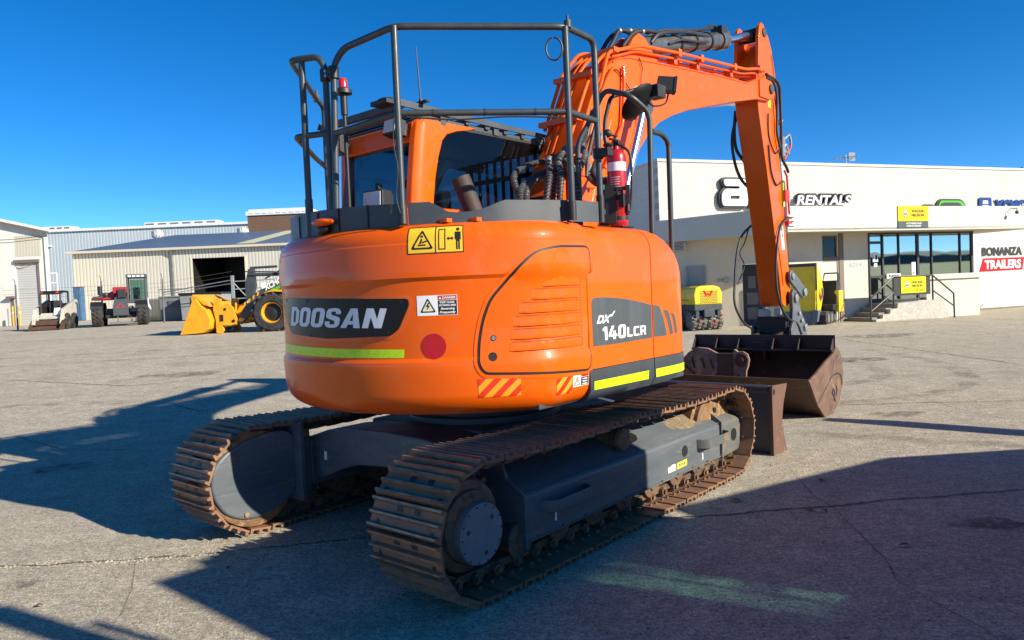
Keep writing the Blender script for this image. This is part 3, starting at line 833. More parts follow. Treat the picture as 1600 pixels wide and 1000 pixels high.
# ------------------------------------------------------------------ excavator : upper structure
def cw_grid(s0, s1, ns, w0=None, w1=None, off=0., sub=2):
    ws = []
    for a, b in zip(VP, VP[1:]):
        for k in range(sub): ws.append(a[0]+(b[0]-a[0])*k/sub)
    ws.append(VP[-1][0])
    m = MB(); n = len(ws)
    for j in range(ns+1):
        s = s0+(s1-s0)*j/ns
        m.v += [S(s, w, off) for w in ws]
    for j in range(ns):
        for i in range(n-1): m.f.append([j*n+i, j*n+i+1, (j+1)*n+i+1, (j+1)*n+i]); m.m.append(0)
    return m, n
SE = 1.862                                             # where the counterweight meets the side doors
m, n = cw_grid(-SE, SE, 150)
ns = 150
m.f.append([j*n+n-1 for j in range(ns+1)]); m.m.append(0)               # top
m.f.append([j*n for j in range(ns, -1, -1)]); m.m.append(0)             # underside
m.f.append([i for i in range(n)]); m.m.append(0); m.f.append([ns*n+i for i in range(n-1,-1,-1)]); m.m.append(0)
m.f.append([0, ns*n, ns*n+n-1, n-1]); m.m.append(0)
CW = m.build('counterweight', M['orange'], EX, sharp=23)

def wrap(name, shapes, mats, parent=CW, skirt=0., step=.06):
    """shapes lying on the counterweight: list of (verts2d, faces, material index, offset)"""
    mb = MB()
    for vs, fs, mi, off in shapes:
        bm = bmesh.new(); bv = [bm.verts.new((x, y, 0)) for x, y in vs]
        for f in fs:
            try: bm.faces.new([bv[i] for i in f])
            except ValueError: pass
        x0 = min(v[0] for v in vs); x1 = max(v[0] for v in vs); y0 = min(v[1] for v in vs); y1 = max(v[1] for v in vs)
        k = math.ceil(x0/step)
        while k*step < x1:
            bmesh.ops.bisect_plane(bm, geom=bm.verts[:]+bm.edges[:]+bm.faces[:], plane_co=(k*step,0,0), plane_no=(1,0,0)); k += 1
        for a in VP:
            if y0 < a[0] < y1: bmesh.ops.bisect_plane(bm, geom=bm.verts[:]+bm.edges[:]+bm.faces[:], plane_co=(0,a[0],0), plane_no=(0,1,0))
        bm.verts.ensure_lookup_table(); bm.verts.index_update()
        V = [S(v.co.x, v.co.y, off) for v in bm.verts]; F = [[v.index for v in f.verts] for f in bm.faces]
        mb.mat(mi)
        if skirt:
            n = len(V); V2 = [S(v.co.x, v.co.y, 0.) for v in bm.verts]
            E = [(e.verts[0].index, e.verts[1].index) for e in bm.edges if e.is_boundary]
            F = F + [[a, b, b+n, a+n] for a, b in E]; V = V+V2
        mb.add(V, F); bm.free()
    return mb.build(name, mats, parent, sharp=40)
def poly(p): return (p, [list(range(len(p)))])
def txt(t, q, **k):
    vs, fs, a = text2d(t, **k); f = quad(q); return [f(v) for v in vs], fs
GLY = {
 'D': (.62,[(0,0),(.40,0),(.62,.20),(.62,.80),(.40,1),(0,1)],[(.215,.19),(.36,.19),(.405,.24),(.405,.76),(.36,.81),(.215,.81)]),
 'O': (.64,[(.20,0),(.44,0),(.57,.05),(.64,.20),(.64,.80),(.57,.95),(.44,1),(.20,1),(.07,.95),(0,.80),(0,.20),(.07,.05)],[(.27,.18),(.37,.18),(.42,.25),(.42,.75),(.37,.82),(.27,.82),(.22,.75),(.22,.25)]),
 'S': (.62,[(.0,.18),(.09,.04),(.22,0),(.42,0),(.55,.05),(.62,.18),(.62,.44),(.54,.55),(.24,.66),(.21,.72),(.21,.80),(.25,.83),(.37,.83),(.40,.80),(.40,.70),(.60,.70),(.60,.82),(.53,.95),(.40,1),(.20,1),(.06,.95),(0,.82),(0,.58),(.07,.48),(.38,.36),(.41,.30),(.41,.20),(.37,.17),(.25,.17),(.21,.20),(.21,.32),(0,.32)],None),
 'A': (.72,[(0,0),(.24,1),(.48,1),(.72,0),(.49,0),(.455,.18),(.265,.18),(.23,0)],[(.30,.36),(.42,.36),(.36,.72)]),
 'N': (.64,[(0,0),(0,1),(.23,1),(.43,.44),(.43,1),(.64,1),(.64,0),(.41,0),(.21,.56),(.21,0)],None),
 '1': (.36,[(0,.70),(0,.86),(.17,1),(.36,1),(.36,0),(.15,0),(.15,.74)],None),
 '4': (.70,[(.37,0),(.37,.20),(0,.20),(0,.38),(.27,1),(.48,1),(.22,.39),(.37,.39),(.37,.62),(.57,.62),(.57,.39),(.70,.39),(.70,.20),(.57,.20),(.57,0)],None),
 'L': (.55,[(0,0),(0,1),(.18,1),(.18,.19),(.55,.19),(.55,0)],None),
 'C': (.62,[(.10,0),(.62,0),(.62,.18),(.22,.18),(.18,.22),(.18,.78),(.22,.82),(.62,.82),(.62,1),(.10,1),(0,.90),(0,.10)],None),
 'R': (.64,[(0,0),(0,1),(.52,1),(.62,.90),(.62,.48),(.52,.40),(.64,0),(.45,0),(.34,.37),(.18,.37),(.18,0)],[(.18,.54),(.43,.54),(.44,.56),(.44,.80),(.42,.82),(.18,.82)])}
GLY['0'] = GLY['O']
def glyphs(word, q, gap=.07, shear=0.):
    V, F, x = [], [], 0
    for ch in word:
        w, P, H = GLY[ch]
        if H is None: V += [(x+a+shear*b, b) for a, b in P]; F.append(list(range(len(V)-len(P), len(V))))
        else:                                                     # outline with a counter : cut by a bridge through the hole
            cu = bpy.data.curves.new('c','CURVE'); cu.dimensions = '2D'; cu.fill_mode = 'BOTH'
            for Q in (P, H):
                sp = cu.splines.new('POLY'); sp.points.add(len(Q)-1); sp.use_cyclic_u = True
                for i, p in enumerate(Q): sp.points[i].co = (p[0],p[1],0,1)
            ob = bpy.data.objects.new('c',cu); COL.objects.link(ob); bpy.context.view_layer.update()
            me = bpy.data.meshes.new_from_object(ob.evaluated_get(bpy.context.evaluated_depsgraph_get())); o = len(V)
            V += [(x+v.co.x+shear*v.co.y, v.co.y) for v in me.vertices]; F += [[i+o for i in p.vertices] for p in me.polygons]
            bpy.data.objects.remove(ob); bpy.data.curves.remove(cu); bpy.data.meshes.remove(me)
        x += w+gap
    x0 = min(v[0] for v in V); x1 = max(v[0] for v in V); f = quad(q)
    return [f(((a-x0)/(x1-x0), b)) for a, b in V], F
def rounded(p, r, n=5):
    return [(v.x, v.y) for v in fillet_path([Vector((a,b,0)) for a,b in p[-1:]+p+p[:1]], r, n)[1:-1]]

# name plate
pl = [(-.525,1.604),(.665,1.566),(.672,1.53),(.60,1.392),(.545,1.356),(.08,1.345),(-.40,1.372),(-.50,1.442)]
plb = [(-.55,1.622),(.69,1.584),(.70,1.52),(.625,1.375),(.555,1.335),(.08,1.324),(-.42,1.352),(-.525,1.43)]
wrap('plate_recess', [(*poly(rounded(plb,.03)), 0, .002)], ['orange_shadow_gap' and M['orange_dirty']])
PLT = wrap('name_plate', [(*poly(rounded(pl,.02)), 0, .010)], [M['plate']], skirt=1)
wrap('lettering', [(*glyphs('DOOSAN', [(-.40,1.424),(.515,1.402),(.535,1.515),(-.375,1.545)], shear=.10), 0, .0125)], [M['silver']], PLT)
wrap('plate_bolt', [(*poly(circ(x, y, .011, 8)), 0, .013) for x, y in ((-.49,1.585),(-.13,1.578),(.63,1.548),(-.11,1.362),(.54,1.375),(.16,1.57))], [M['ink']], PLT)
wrap('reflective_strip', [(*poly([(-.795,1.242),(-.70,1.30),(.628,1.277),(.623,1.228)]), 0, .0015)], [M['lime']])
wrap('red_reflector', [(*poly(circ(.805,1.290,.073,32)), 0, .002)], [M['reddot']])

# warning labels
x0, x1, y0, y1 = .68, 1.005, 1.812, 1.968
sh = [(*poly(rectq(x0,x1,y0,y1)), 1, .0015), (*poly(rectq(x0+.006,x1-.006,y0+.006,y1-.006)), 0, .0022), (*poly(rectq(.843,.849,y0,y1)), 1, .003)]
tri = [(.70,1.838),(.835,1.838),(.768,1.952)]
sh += [(*poly(rounded(tri,.018)), 1, .003), (*poly(rounded([(.718,1.848),(.817,1.848),(.768,1.932)],.012)), 0, .0038)]
for p in ([(.745,1.858),(.79,1.858),(.79,1.866),(.745,1.866)], [(.75,1.872),(.765,1.9),(.772,1.893),(.762,1.868)], [(.77,1.87),(.798,1.88),(.795,1.888),(.768,1.88)], [(.758,1.905),(.776,1.905),(.772,1.918),(.762,1.918)]):
    sh.append((*poly(p), 1, .0046))
for a, b, c, d in ((.862,.868,1.832,1.95),(.897,.903,1.832,1.95),(.868,.897,1.832,1.838),(.868,.897,1.944,1.95)): sh.append((*poly(rectq(a,b,c,d)), 1, .003))
sh += [(*poly([(.91,1.893),(.922,1.905),(.922,1.897),(.938,1.897),(.938,1.905),(.950,1.893),(.938,1.881),(.938,1.889),(.922,1.889),(.922,1.881)]), 1, .003),
       (*poly(circ(.973,1.944,.010,12)), 1, .003), (*poly([(.956,1.93),(.990,1.93),(.990,1.885),(.984,1.885),(.984,1.83),(.975,1.83),(.975,1.875),(.971,1.875),(.971,1.83),(.962,1.83),(.962,1.885),(.956,1.885)]), 1, .003)]
wrap('swing_warning_label', sh, [M['decal_y'], M['ink']])
sh = [(*poly(rectq(.718,.953,1.464,1.578)), 0, .0015), (*poly(rectq(.842,.950,1.467,1.548)), 1, .0022), (*poly(rectq(.842,.950,1.551,1.575)), 2, .0022),
      (*poly(rounded([(.735,1.482),(.829,1.482),(.782,1.565)],.012)), 1, .0022), (*poly(rounded([(.748,1.489),(.816,1.489),(.782,1.55)],.008)), 3, .003),
      (*poly([(.785,1.538),(.770,1.515),(.781,1.515),(.775,1.495),(.796,1.521),(.784,1.521),(.793,1.538)]), 1, .0038),
      (*txt('DANGER', rectq(.868,.945,1.556,1.570), bold=.03), 0, .003), (*poly([(.848,1.556),(.862,1.556),(.855,1.571)]), 0, .003),
      (*txt('KEEP CLEAR', rectq(.853,.938,1.531,1.543), bold=.03), 0, .003), (*txt('OF SWING AREA', rectq(.847,.945,1.514,1.526), bold=.03), 0, .003),
      (*txt('Reversing', rectq(.857,.938,1.491,1.508), bold=.03, shear=.2), 0, .003), (*txt('Frequently', rectq(.850,.942,1.470,1.488), bold=.03, shear=.2), 0, .003)]
wrap('danger_label', sh, [M['white'], M['ink'], M['red'], M['decal_c']])
def chevron(x0, x1, y0, y1, n):
    sh = [(*poly(rectq(x0,x1,y0,y1)), 0, .0015)]
    w = (x1-x0)/n; k = (y1-y0)*1.05
    bm_x = x0-k
    while bm_x < x1:
        p = [(bm_x,y0),(bm_x+w*.5,y0),(bm_x+w*.5+k,y1),(bm_x+k,y1)]
        # clip to the label
        q = clip(clip(p, 0, x0, 1), 0, x1, -1)
        if len(q) > 2: sh.append((*poly(q), 1, .0023))
        bm_x += w
    return sh
def clip(p, ax, val, sg):
    out = []
    for i in range(len(p)):
        a, b = p[i], p[(i+1)%len(p)]; da, db = sg*(a[ax]-val), sg*(b[ax]-val)
        if da >= 0: out.append(a)
        if da*db < 0:
            t = da/(da-db); out.append((a[0]+(b[0]-a[0])*t, a[1]+(b[1]-a[1])*t))
    return out
wrap('hazard_stripe_label', chevron(1.05,1.293,.990,1.096,2.6), [M['decal_or'], M['decal_rd']])
wrap('hazard_stripe_label', chevron(1.52,1.655,.968,1.068,1.5), [M['decal_or'], M['decal_rd']])
sh = [(*poly(rectq(1.662,1.822,.998,1.068)), 0, .0026), (*poly(rectq(1.742,1.819,1.001,1.050)), 1, .0034), (*poly(rectq(1.742,1.819,1.052,1.066)), 2, .0034),
      (*poly([(1.672,1.006),(1.732,1.006),(1.702,1.060)]), 1, .0034), (*poly([(1.682,1.011),(1.722,1.011),(1.702,1.048)]), 3, .0042), (*poly([(1.703,1.04),(1.697,1.026),(1.702,1.026),(1.698,1.014),(1.708,1.03),(1.703,1.03),(1.707,1.04)]),1,.005)]
for k in range(3): sh.append((*poly(rectq(1.755,1.805,1.006+k*.015,1.012+k*.015)), 0, .0042))
wrap('shock_warning_label', sh, [M['white'], M['ink'], M['red'], M['decal_c']])

# louvred service door : dark gap, panel, louvres
dr = [(1.868,1.832),(1.56,1.828),(1.415,1.804),(1.326,1.735),(1.14,1.540),(1.092,1.42),(1.066,1.293),(1.060,1.18),(1.09,1.128),(1.835,1.088)]
drr = rounded(dr, .05)
def inset(p, d):
    out = []; n = len(p)
    for i in range(n):
        a, b, c = p[i-1], p[i], p[(i+1)%n]
        e1 = Vector((b[0]-a[0], b[1]-a[1])); e2 = Vector((c[0]-b[0], c[1]-b[1]))
        if e1.length < 1e-6 or e2.length < 1e-6: continue
        e1.normalize(); e2.normalize()
        nn = Vector((-(e1.y+e2.y), e1.x+e2.x))
        if nn.length < 1e-6: continue
        nn.normalize(); out.append((b[0]+nn.x*d, b[1]+nn.y*d))
    return out
wrap('door_lip', [(*poly(inset(drr,-.030)), 0, .003)], [M['orange']], skirt=1)
wrap('door_gap', [(*poly(inset(drr,-.009)), 0, .0045)], [M['ink']])
DOOR = wrap('service_door', [(*poly(inset(drr,.006)), 0, .008)], [M['orange']], skirt=1)
ls = MB()
rows = [(1.66,1.598,1.445),(1.588,1.524,1.375),(1.513,1.450,1.30),(1.438,1.376,1.262),(1.364,1.304,1.245),(1.292,1.238,1.235)]
for (yt, yb, xl) in rows:
    xr = 1.772; n = 12
    prof = [(yt,.0085),(yt-.003,.0072),(yb+.018,.0100),(yb+.013,.0175),(yb+.006,.0175),(yb+.003,.0085)]
    ring = []
    xl0 = xl; top = yt > 1.65
    for j in range(n+1):
        t = j/n; s = xl0+(xr-xl0)*t
        e = 1.0 if 0 < j < n else 0.
        rr = []
        for (y, o) in prof:
            yy = y
            if top: yy = yb+(y-yb)*(.35+.65*min(1, math.sin(min(1,t*2.2)*math.pi/2)))
            rr.append(S(s, yy, .0085+(o-.0085)*e))
        ring.append(rr)
    k = len(prof); o = len(ls.v)
    for rr in ring: ls.v += rr
    for j in range(n):
        for i in range(k-1): ls.f.append([o+j*k+i, o+j*k+i+1, o+(j+1)*k+i+1, o+(j+1)*k+i]); ls.m.append(0)
ls.build('louvre_grille', M['orange'], DOOR, sharp=14)
wrap('louvre_shadow_line', [(*poly([(xl+.02,yt+.0005),(1.768,yt+.0005),(1.768,yt+.0040),(xl+.02,yt+.0040)]), 0, .0088) for yt, yb, xl in rows[1:]]+[(*poly([(1.770,yb),(1.7755,yb),(1.7755,yt),(1.770,yt)]), 0, .0088) for yt, yb, xl in rows], [M['louvre_shade']], DOOR)
wrap('door_lock', [(*poly(circ(1.148,1.323,.017,16)), 0, .0095), (*poly(circ(1.148,1.323,.012,12)), 1, .011)], [M['ink'], M['steel']], DOOR)
wrap('door_handle_hole', [(*poly(circ(1.14,1.219,.025,20)), 0, .0095)], [M['ink']], DOOR)

# ------- right-hand side doors : lofted panels with a rounded shoulder and a rounded front end
def topw(v): 
    t = max(0, (v-.42)/(.985-.42)); return 1.985 - .005*t - .47*(1-math.sqrt(max(0, 1-t**2.6)))
def uout(v):
    t = max(0, (v-.55)/(.985-.55)); return 1.24 - .14*(1-math.sqrt(max(0,1-t**3.2)))
def side_ring(v, wb, inner=.62):
    uo, wt = uout(v), topw(v); r = min(.16, (wt-wb)*.45)
    pts = [(uo, v, wb), (uo, v, wb+(wt-r-wb)*.5)]
    for k in range(9):
        a = math.pi/2*k/8; pts.append((uo-r*1.15+r*1.15*math.cos(a), v, wt-r+r*math.sin(a)))
    pts += [(inner, v, wt+.008), (inner, v, wb)]
    return pts
def loft(v0, v1, n, wb, name, mat, ease=False, parent=EX):
    m = MB(); rr = []
    for j in range(n+1):
        t = j/n
        if ease: t = math.sin(t*math.pi/2)
        rr.append(side_ring(v0+(v1-v0)*t, wb))
    m.rings(rr); return m.build(name, mat, parent, sharp=40)
MIDD = loft(-.352, .402, 8, 1.085, 'side_door', M['orange'])
FRD = loft(.412, .984, 26, 1.085, 'front_side_panel', M['orange'], True)
m = MB(); m.box(.63, 1.12, -.36, .90, .91, 1.70); m.box(.63,1.215,-.366,-.345,1.0,1.85); m.box(.63,1.215,.398,.416,1.0,1.85)
part('house_inner_panel', m, 'ink')
# dark sill below the doors
def sill_ring(v):
    uo = uout(min(v,.97)); t = max(0,(v-.60)/.38); wb = .895 + .10*t*t
    return [(uo+.004,v,1.081),(uo+.004,v,wb+.06),(uo-.03,v,wb),(.6,v,wb),(.6,v,1.081)]
def sill(v0, v1, n, name):
    m = MB(); m.rings([sill_ring(v0+(v1-v0)*math.sin(math.pi/2*j/n)) for j in range(n+1)]); return m.build(name, M['charcoal'], EX, sharp=40)
s1_ = sill(-.362, .402, 6, 'side_sill'); s2_ = sill(.412, .975, 16, 'side_sill')
def on_side(shapes, mats, name, parent, off0=0.):
    mb = MB()
    for vs, fs, mi, off in shapes:
        mb.mat(mi); mb.add([(uout(v)+off0+off, v, w) for v, w in vs], fs)
    return mb.build(name, mats, parent, sharp=40)
dxp = [(-.314,1.222),(-.10,1.218),(.10,1.219),(.392,1.224),(.396,1.448),(.29,1.468),(.18,1.486),(.03,1.505),(-.08,1.514),(-.20,1.521),(-.28,1.521),(-.306,1.512),(-.318,1.49)]
on_side([(*poly(dxp), 0, .0015)], [M['panelgrey']], 'grey_graphic', MIDD)
tx = [(*txt('DX', [(-.270,1.358),(-.125,1.358),(-.100,1.408),(-.252,1.410)], bold=.04, shear=.15), 0, .003),
      (*poly([(-.118,1.395),(-.092,1.398),(-.055,1.432),(-.075,1.425),(-.10,1.41)]), 0, .003),
      (*glyphs('140', [(-.205,1.252),(.055,1.249),(.062,1.338),(-.210,1.334)], gap=.10), 0, .003), (*glyphs('LCR', [(.075,1.252),(.312,1.253),(.312,1.314),(.078,1.316)], gap=.14), 0, .003)]
on_side(tx, [M['white']], 'model_lettering', MIDD)
on_side([(*poly([(.418,1.226),(.594,1.224),(.594,1.245),(.555,1.35),(.525,1.405),(.497,1.436),(.468,1.443),(.418,1.447)]), 0, .002),
         (*poly([(.646,1.224),(.688,1.232),(.683,1.27),(.655,1.345),(.625,1.395),(.60,1.406),(.566,1.410),(.565,1.395),(.61,1.33)]), 0, .002),
         (*poly([(.722,1.225),(.760,1.236),(.757,1.26),(.74,1.32),(.722,1.36),(.706,1.372),(.676,1.384),(.672,1.375),(.70,1.32)]), 0, .002)], [M['panelgrey']], 'grey_graphic', FRD)
on_side([(*poly([(-.328,.957),(.316,.949),(.326,1.006),(-.324,1.009)]), 0, .0065)], [M['lime']], 'reflective_strip', s1_)
nseg = 10; vs = []
for j in range(nseg+1):
    v = .420+.485*j/nseg; vs += [(v,.949+.0*j),(v,1.006)]
on_side([(vs, [[2*j,2*j+2,2*j+3,2*j+1] for j in range(nseg)], 0, .0065)], [M['lime']], 'reflective_strip', s2_)

# rest of the house : floor, hood, the left side under the cab
m = MB(); m.box(-1.2,1.15,-.75,1.0,.885,.975); m.box(-.5,.5,.6,1.25,.9,1.25)
part('house_floor', m, 'charcoal', bevel=.01)
m = MB(); m.box(-1.235,-.20,-.36,1.28,.93,1.24); part('cab_base', m, 'orange', bevel=.03)
m = MB(); m.box(-.18,.61,-.95,.38,1.2,2.0); m.box(-1.15,-.18,-.95,-.44,1.2,2.0); part('engine_hood', m, 'orange', bevel=.03)
m = MB(); m.box(.30,.62,.38,.90,1.2,1.85); part('tank_cover', m, 'orange', bevel=.04)

# black toe board on top of the counterweight
def arc_pts(r, a0, a1, n): return [(r*math.sin(R(a0+(a1-a0)*i/n)), -r*math.cos(R(a0+(a1-a0)*i/n))) for i in range(n+1)]
def wall_strip(m, pts, z0, z1, t=.006):
    rings = []
    for i, p in enumerate(pts):
        a = Vector(pts[max(i-1,0)]); b = Vector(pts[min(i+1,len(pts)-1)]); d = (b-a).normalized(); nn = Vector((d.y,-d.x))
        q0 = z0(i) if callable(z0) else z0; q1 = z1(i) if callable(z1) else z1
        o = Vector(p)+nn*t/2; k = Vector(p)-nn*t/2
        rings.append([(o.x,o.y,q0),(o.x,o.y,q1),(k.x,k.y,q1),(k.x,k.y,q0)])
    m.rings(rings)
m = MB()
pr = [(.598,-1.19),(.70,-1.115),(.745,-1.08),(.78,-1.05),(.82,-1.015),(.87,-.965),(.92,-.91),(.965,-.855),(1.0,-.80),(1.175,-.43),(1.215,-.10)]
tw = [2.115,2.115,2.085,2.055,2.048,2.05,2.062,2.09,2.112,2.115,2.118]
wall_strip(m, pr, 1.988, lambda i: tw[i])
tb = part('toe_board', m, 'charcoal')
m = MB(); pl_ = arc_pts(1.325,-38,25.5,14)
wall_strip(m, pl_, 1.985, lambda i: 2.155-.04*i/14)
part('toe_board', m, 'charcoal')
m = MB()
for a in (-16,-4,5,15,24): 
    p = arc_pts(1.331,a,a+.35,1); wall_strip(m, p, 1.99, 2.125, .008)
m.build('toe_board_joint', M['ink'], tb)
m = MB()
for (x, y) in ((.78,-1.07),(.90,-.95)): m.box(x-.03,x+.03,y-.02,y+.02,1.99,2.012)
m.build_each('bracket', M['orange'], tb)
# mushroom-shaped hood latch cap on the left of the counterweight
m = MB(); m.ball((.02,-1.37,2.05), .085, 10, 1.15, .55, .28); am = part('hood_latch_cap', m, 'orange')
m = MB(); m.ball((0.0,-1.35,2.01), .06, 8, 1.0, .6, .5); m.build('latch_base', M['ink'], am)
# exhaust
m = MB(); m.lathe([(.062,0),(.066,.28),(.064,.30),(.056,.30),(.054,.05)], (.46,-.47,2.06), (-.22,-.25,.95), 24); ex = part('exhaust_pipe', m, 'pipe_rust')
m = MB(); m.lathe([(.054,.16),(.001,.16)], (.46,-.47,2.06), (-.22,-.25,.95), 20, cap=False); m.build('exhaust_bore', M['ink'], ex)

# ------------------------------------------------------------------ cab
CABO = 'orange'
m = MB()
def pillar(poly4, z0, z1, shift=(0,0)):
    n = len(poly4); t = [(x+shift[0], y+shift[1]) for x, y in poly4]; m.prism(poly4, z0, z1, 'xy', taper=t)
# shell pieces kept clear of the window openings
pz = [(1.25,-.425,-.22),(2.20,-.425,-.215),(2.45,-.395,-.175),(2.62,-.37,-.13),(2.74,-.352,-.085),(2.80,-.340,-.03),(2.835,-.333,.08),(2.862,-.325,.22),(2.885,-.30,.30)]
m.rings([[(-.30,a,z),(-.25,a+.012,z),(-.222,a+.05,z),(-.217,a+.09,z),(-.217,b-.015,z),(-.225,b,z),(-.30,b,z)] for z, a, b in pz])
m.prism([(-1.20,-.37),(-1.17,-.41),(-1.08,-.415),(-1.08,-.33),(-1.20,-.33)], 1.25, 2.86, 'xy', taper=[(-1.17,-.30),(-1.14,-.335),(-1.06,-.335),(-1.06,-.26),(-1.17,-.26)])
sh_ = part('cab', m, CABO, bevel=.012, seg=3)
m = MB(); m.prism([(-.350,2.715),(-.330,2.86),(-.26,2.895),(-.24,2.735),(-.25,2.715)], -1.10, -.28, 'yz')
m.v = m.v
m.build('rear_header', M[CABO], sh_, .012)
m = MB(); m.box(-1.12,-.26,-.44,-.40,1.25,2.22); m.build('rear_lower_panel', M[CABO], sh_, .01)
m = MB(); m.box(-1.12,-.24,-.19,1.25,1.25,2.24); m.build('lower_body', M[CABO], sh_, .01)
m = MB(); m.prism([(-.30,2.86),(-.28,2.90),(-.2,2.925),(1.0,2.90),(1.2,2.85),(1.2,2.83),(-.2,2.85)], -1.17, -.235, 'yz'); m.build('roof', M['charcoal'], sh_, .01)
m = MB(); m.box(-.245,-.226,.06,1.20,2.845,2.872); m.prism([(1.12,2.24),(1.20,2.24),(1.22,2.5),(1.21,2.7),(1.16,2.86),(1.08,2.86),(1.14,2.7),(1.14,2.5)], -.245,-.222,'yz')
m.box(-1.16,-1.13,-.3,1.2,2.82,2.866); m.prism([(1.12,2.2),(1.20,2.2),(1.2,2.86),(1.12,2.86)], -1.16,-1.13,'yz'); m.box(-1.16,-.23,1.16,1.20,2.80,2.86)
m.build('window_surround', M['black'], sh_, .006)
m = MB(); m.add([(-.232,-.21,2.235),(-.232,1.14,2.235),(-.232,1.15,2.85),(-.232,-.06,2.85)], [(0,1,2,3)]); m.build('side_window', M['win'], sh_, recalc=False)
m = MB(); m.add([(-1.10,-.405,2.215),(-.28,-.405,2.215),(-.28,-.328,2.73),(-1.08,-.328,2.73)], [(0,1,2,3)]); m.build('rear_window', M['win'], sh_, recalc=False)
m = MB(); m.add([(-1.145,-.3,1.6),(-1.145,1.14,1.6),(-1.145,1.14,2.82),(-1.145,-.25,2.82)], [(0,1,2,3)]); m.build('side_window', M['win'], sh_, recalc=False)
m = MB(); m.add([(-1.13,1.18,1.5),(-.25,1.18,1.5),(-.25,1.18,2.8),(-1.13,1.18,2.8)], [(0,1,2,3)]); m.build('front_window', M['win'], sh_, recalc=False)
m = MB(); m.box(-.92,-.45,.10,.22,1.6,2.42); m.box(-.92,-.45,.2,.65,1.5,1.75); m.box(-.8,-.57,.10,.2,2.42,2.58); m.box(-1.05,-.93,.2,.7,1.5,1.95); m.box(-.44,-.33,.2,.7,1.5,1.95)
m.build('operator_seat', M['interior'], sh_, .03)
m = MB(); m.tube(spline([(-1.0,.9,1.5),(-.95,.6,2.2),(-.9,.2,2.5),(-.7,-.1,2.45),(-.4,-.2,2.5)],6), .022); m.build('cab_hose', M['black'], sh_)
m = MB()
for k in range(9): u = -1.08+k*.10; m.tube([(u,1.23,1.6),(u,1.23,2.82)], .016, 6)
m.box(-1.14,-.24,1.215,1.245,2.62,2.66); m.build('front_guard_bars', M['black'], sh_)
m = MB(); m.tube(spline([(-.95,1.1,2.75),(-.8,.7,2.72),(-.6,.3,2.66),(-.5,.05,2.45),(-.5,-.1,2.2)],8), .05, 8); m.build('air_duct', M['black'], sh_)
# roof guard : flat frame with cross bars
m = MB()
m.prism([(-.52,2.935),(1.36,2.905),(1.36,2.945),(-.50,2.985)], -.215,-.20,'yz'); m.prism([(-.52,2.935),(1.36,2.905),(1.36,2.945),(-.50,2.985)], -1.20,-1.185,'yz')
for i in range(9):
    v = -.50+i*.225; m.box(-1.185,-.215, v, v+.045, 2.925-.016*i/2, 2.975-.016*i/2)
for v in (-.1,.5,1.1): m.box(-.26,-.215, v, v+.06, 2.86, 2.94); m.box(-1.18,-1.14, v, v+.06, 2.86, 2.94)
m.prism([(1.25,2.92),(1.36,2.92),(1.28,2.55),(1.20,2.55)], -.235,-.205,'yz'); m.box(-.28,-.21,1.18,1.24,2.3,2.62)
rg = part('roof_guard', m, 'charcoal', bevel=.003)
m = MB(); m.box(-.42,-.24,-.60,-.46,2.955,2.985); m.ball((-.33,-.53,2.99), .05, 8, 1.6, 1.1, .45); m.build('roof_sensor', M['black'], rg)
m = MB(); m.cyl((-.21,-.30,2.985),(-.21,-.30,3.02),.018,.012,8); m.cyl((-.21,-.30,3.01),(-.235,-.30,3.40),.007,.004,8); m.box(-.24,-.13,-.32,-.28,2.985,2.998)
an = part('radio_antenna', m, 'black')
# lamps
def lamp(name, c, sx, sz, face, tilt=0.):
    m = MB(); m.box(-sx/2,sx/2,-.02,.07,-sz/2,sz/2); m.prism([(-sx*.45,-sz*.42),(sx*.45,-sz*.42),(sx*.4,sz*.42),(-sx*.4,sz*.42)],.07,.10,'xz')
    o = part(name, m, 'black', bevel=.008); o.location = c; o.rotation_euler = (R(tilt),0,face)
    m = MB(); m.box(-sx*.42,sx*.42,-.026,-.0201,-sz*.40,sz*.40); m.build('lamp_lens', M['lamp'], o, .003)
    m = MB(); m.box(-.012,.012,.02,.06,sz/2,sz/2+.05); m.build('lamp_bracket', M['black'], o)
lamp('work_lamp', (.165,-1.08,2.185), .17,.125, R(8), -4); lamp('work_lamp', (-.36,-.46,2.82), .15,.12, 0, -14); lamp('work_lamp', (-1.06,-.46,2.80), .14,.11, 0, -18)
# beacon on a stalk between the rails
m = MB(); m.cyl((-.70,-.62,2.0),(-.70,-.62,2.95),.016,seg=10); m.lathe([(.026,0),(.026,.15),(.065,.155),(.062,.185),(.035,.20)], (-.70,-.62,2.945), (0,0,1), 16)
bc = part('warning_beacon', m, 'black')
m = MB(); m.lathe([(.034,0),(.034,.05),(.026,.072),(.01,.078)], (-.70,-.62,3.14), (0,0,1), 20); m.build('beacon_lens', M['redlens'], bc)
# ------------------------------------------------------------------ guard rails, mirror, fire extinguisher
RR = .0205
m = MB()
m.tube([(.02,-1.27,1.99),(.03,-1.235,3.02),(.09,-1.20,3.115),(.57,-1.205,3.12),(1.235,-.465,3.12),(1.215,-.14,3.12),(1.21,-.13,2.0)], RR, 12, .07)
m.tube([(.60,-1.235,1.99),(.57,-1.205,3.12)], RR, 12); m.tube([(1.215,-.44,1.99),(1.235,-.465,3.12)], RR, 12)
m.tube([(.03,-1.25,2.60),(.58,-1.215,2.625),(1.22,-.45,2.63),(1.212,-.135,2.62)], RR*.95, 12, .02)
RL = part('guard_rail', m, 'rail')
m = MB()
for p, q in (((.60,-1.235,1.99),(.592,-1.227,2.10)), ((1.215,-.44,1.99),(1.217,-.443,2.10)), ((1.21,-.13,1.99),(1.21,-.13,2.16)), ((.02,-1.27,1.99),(.023,-1.266,2.10))):
    m.cyl(p, q, .026, seg=12)
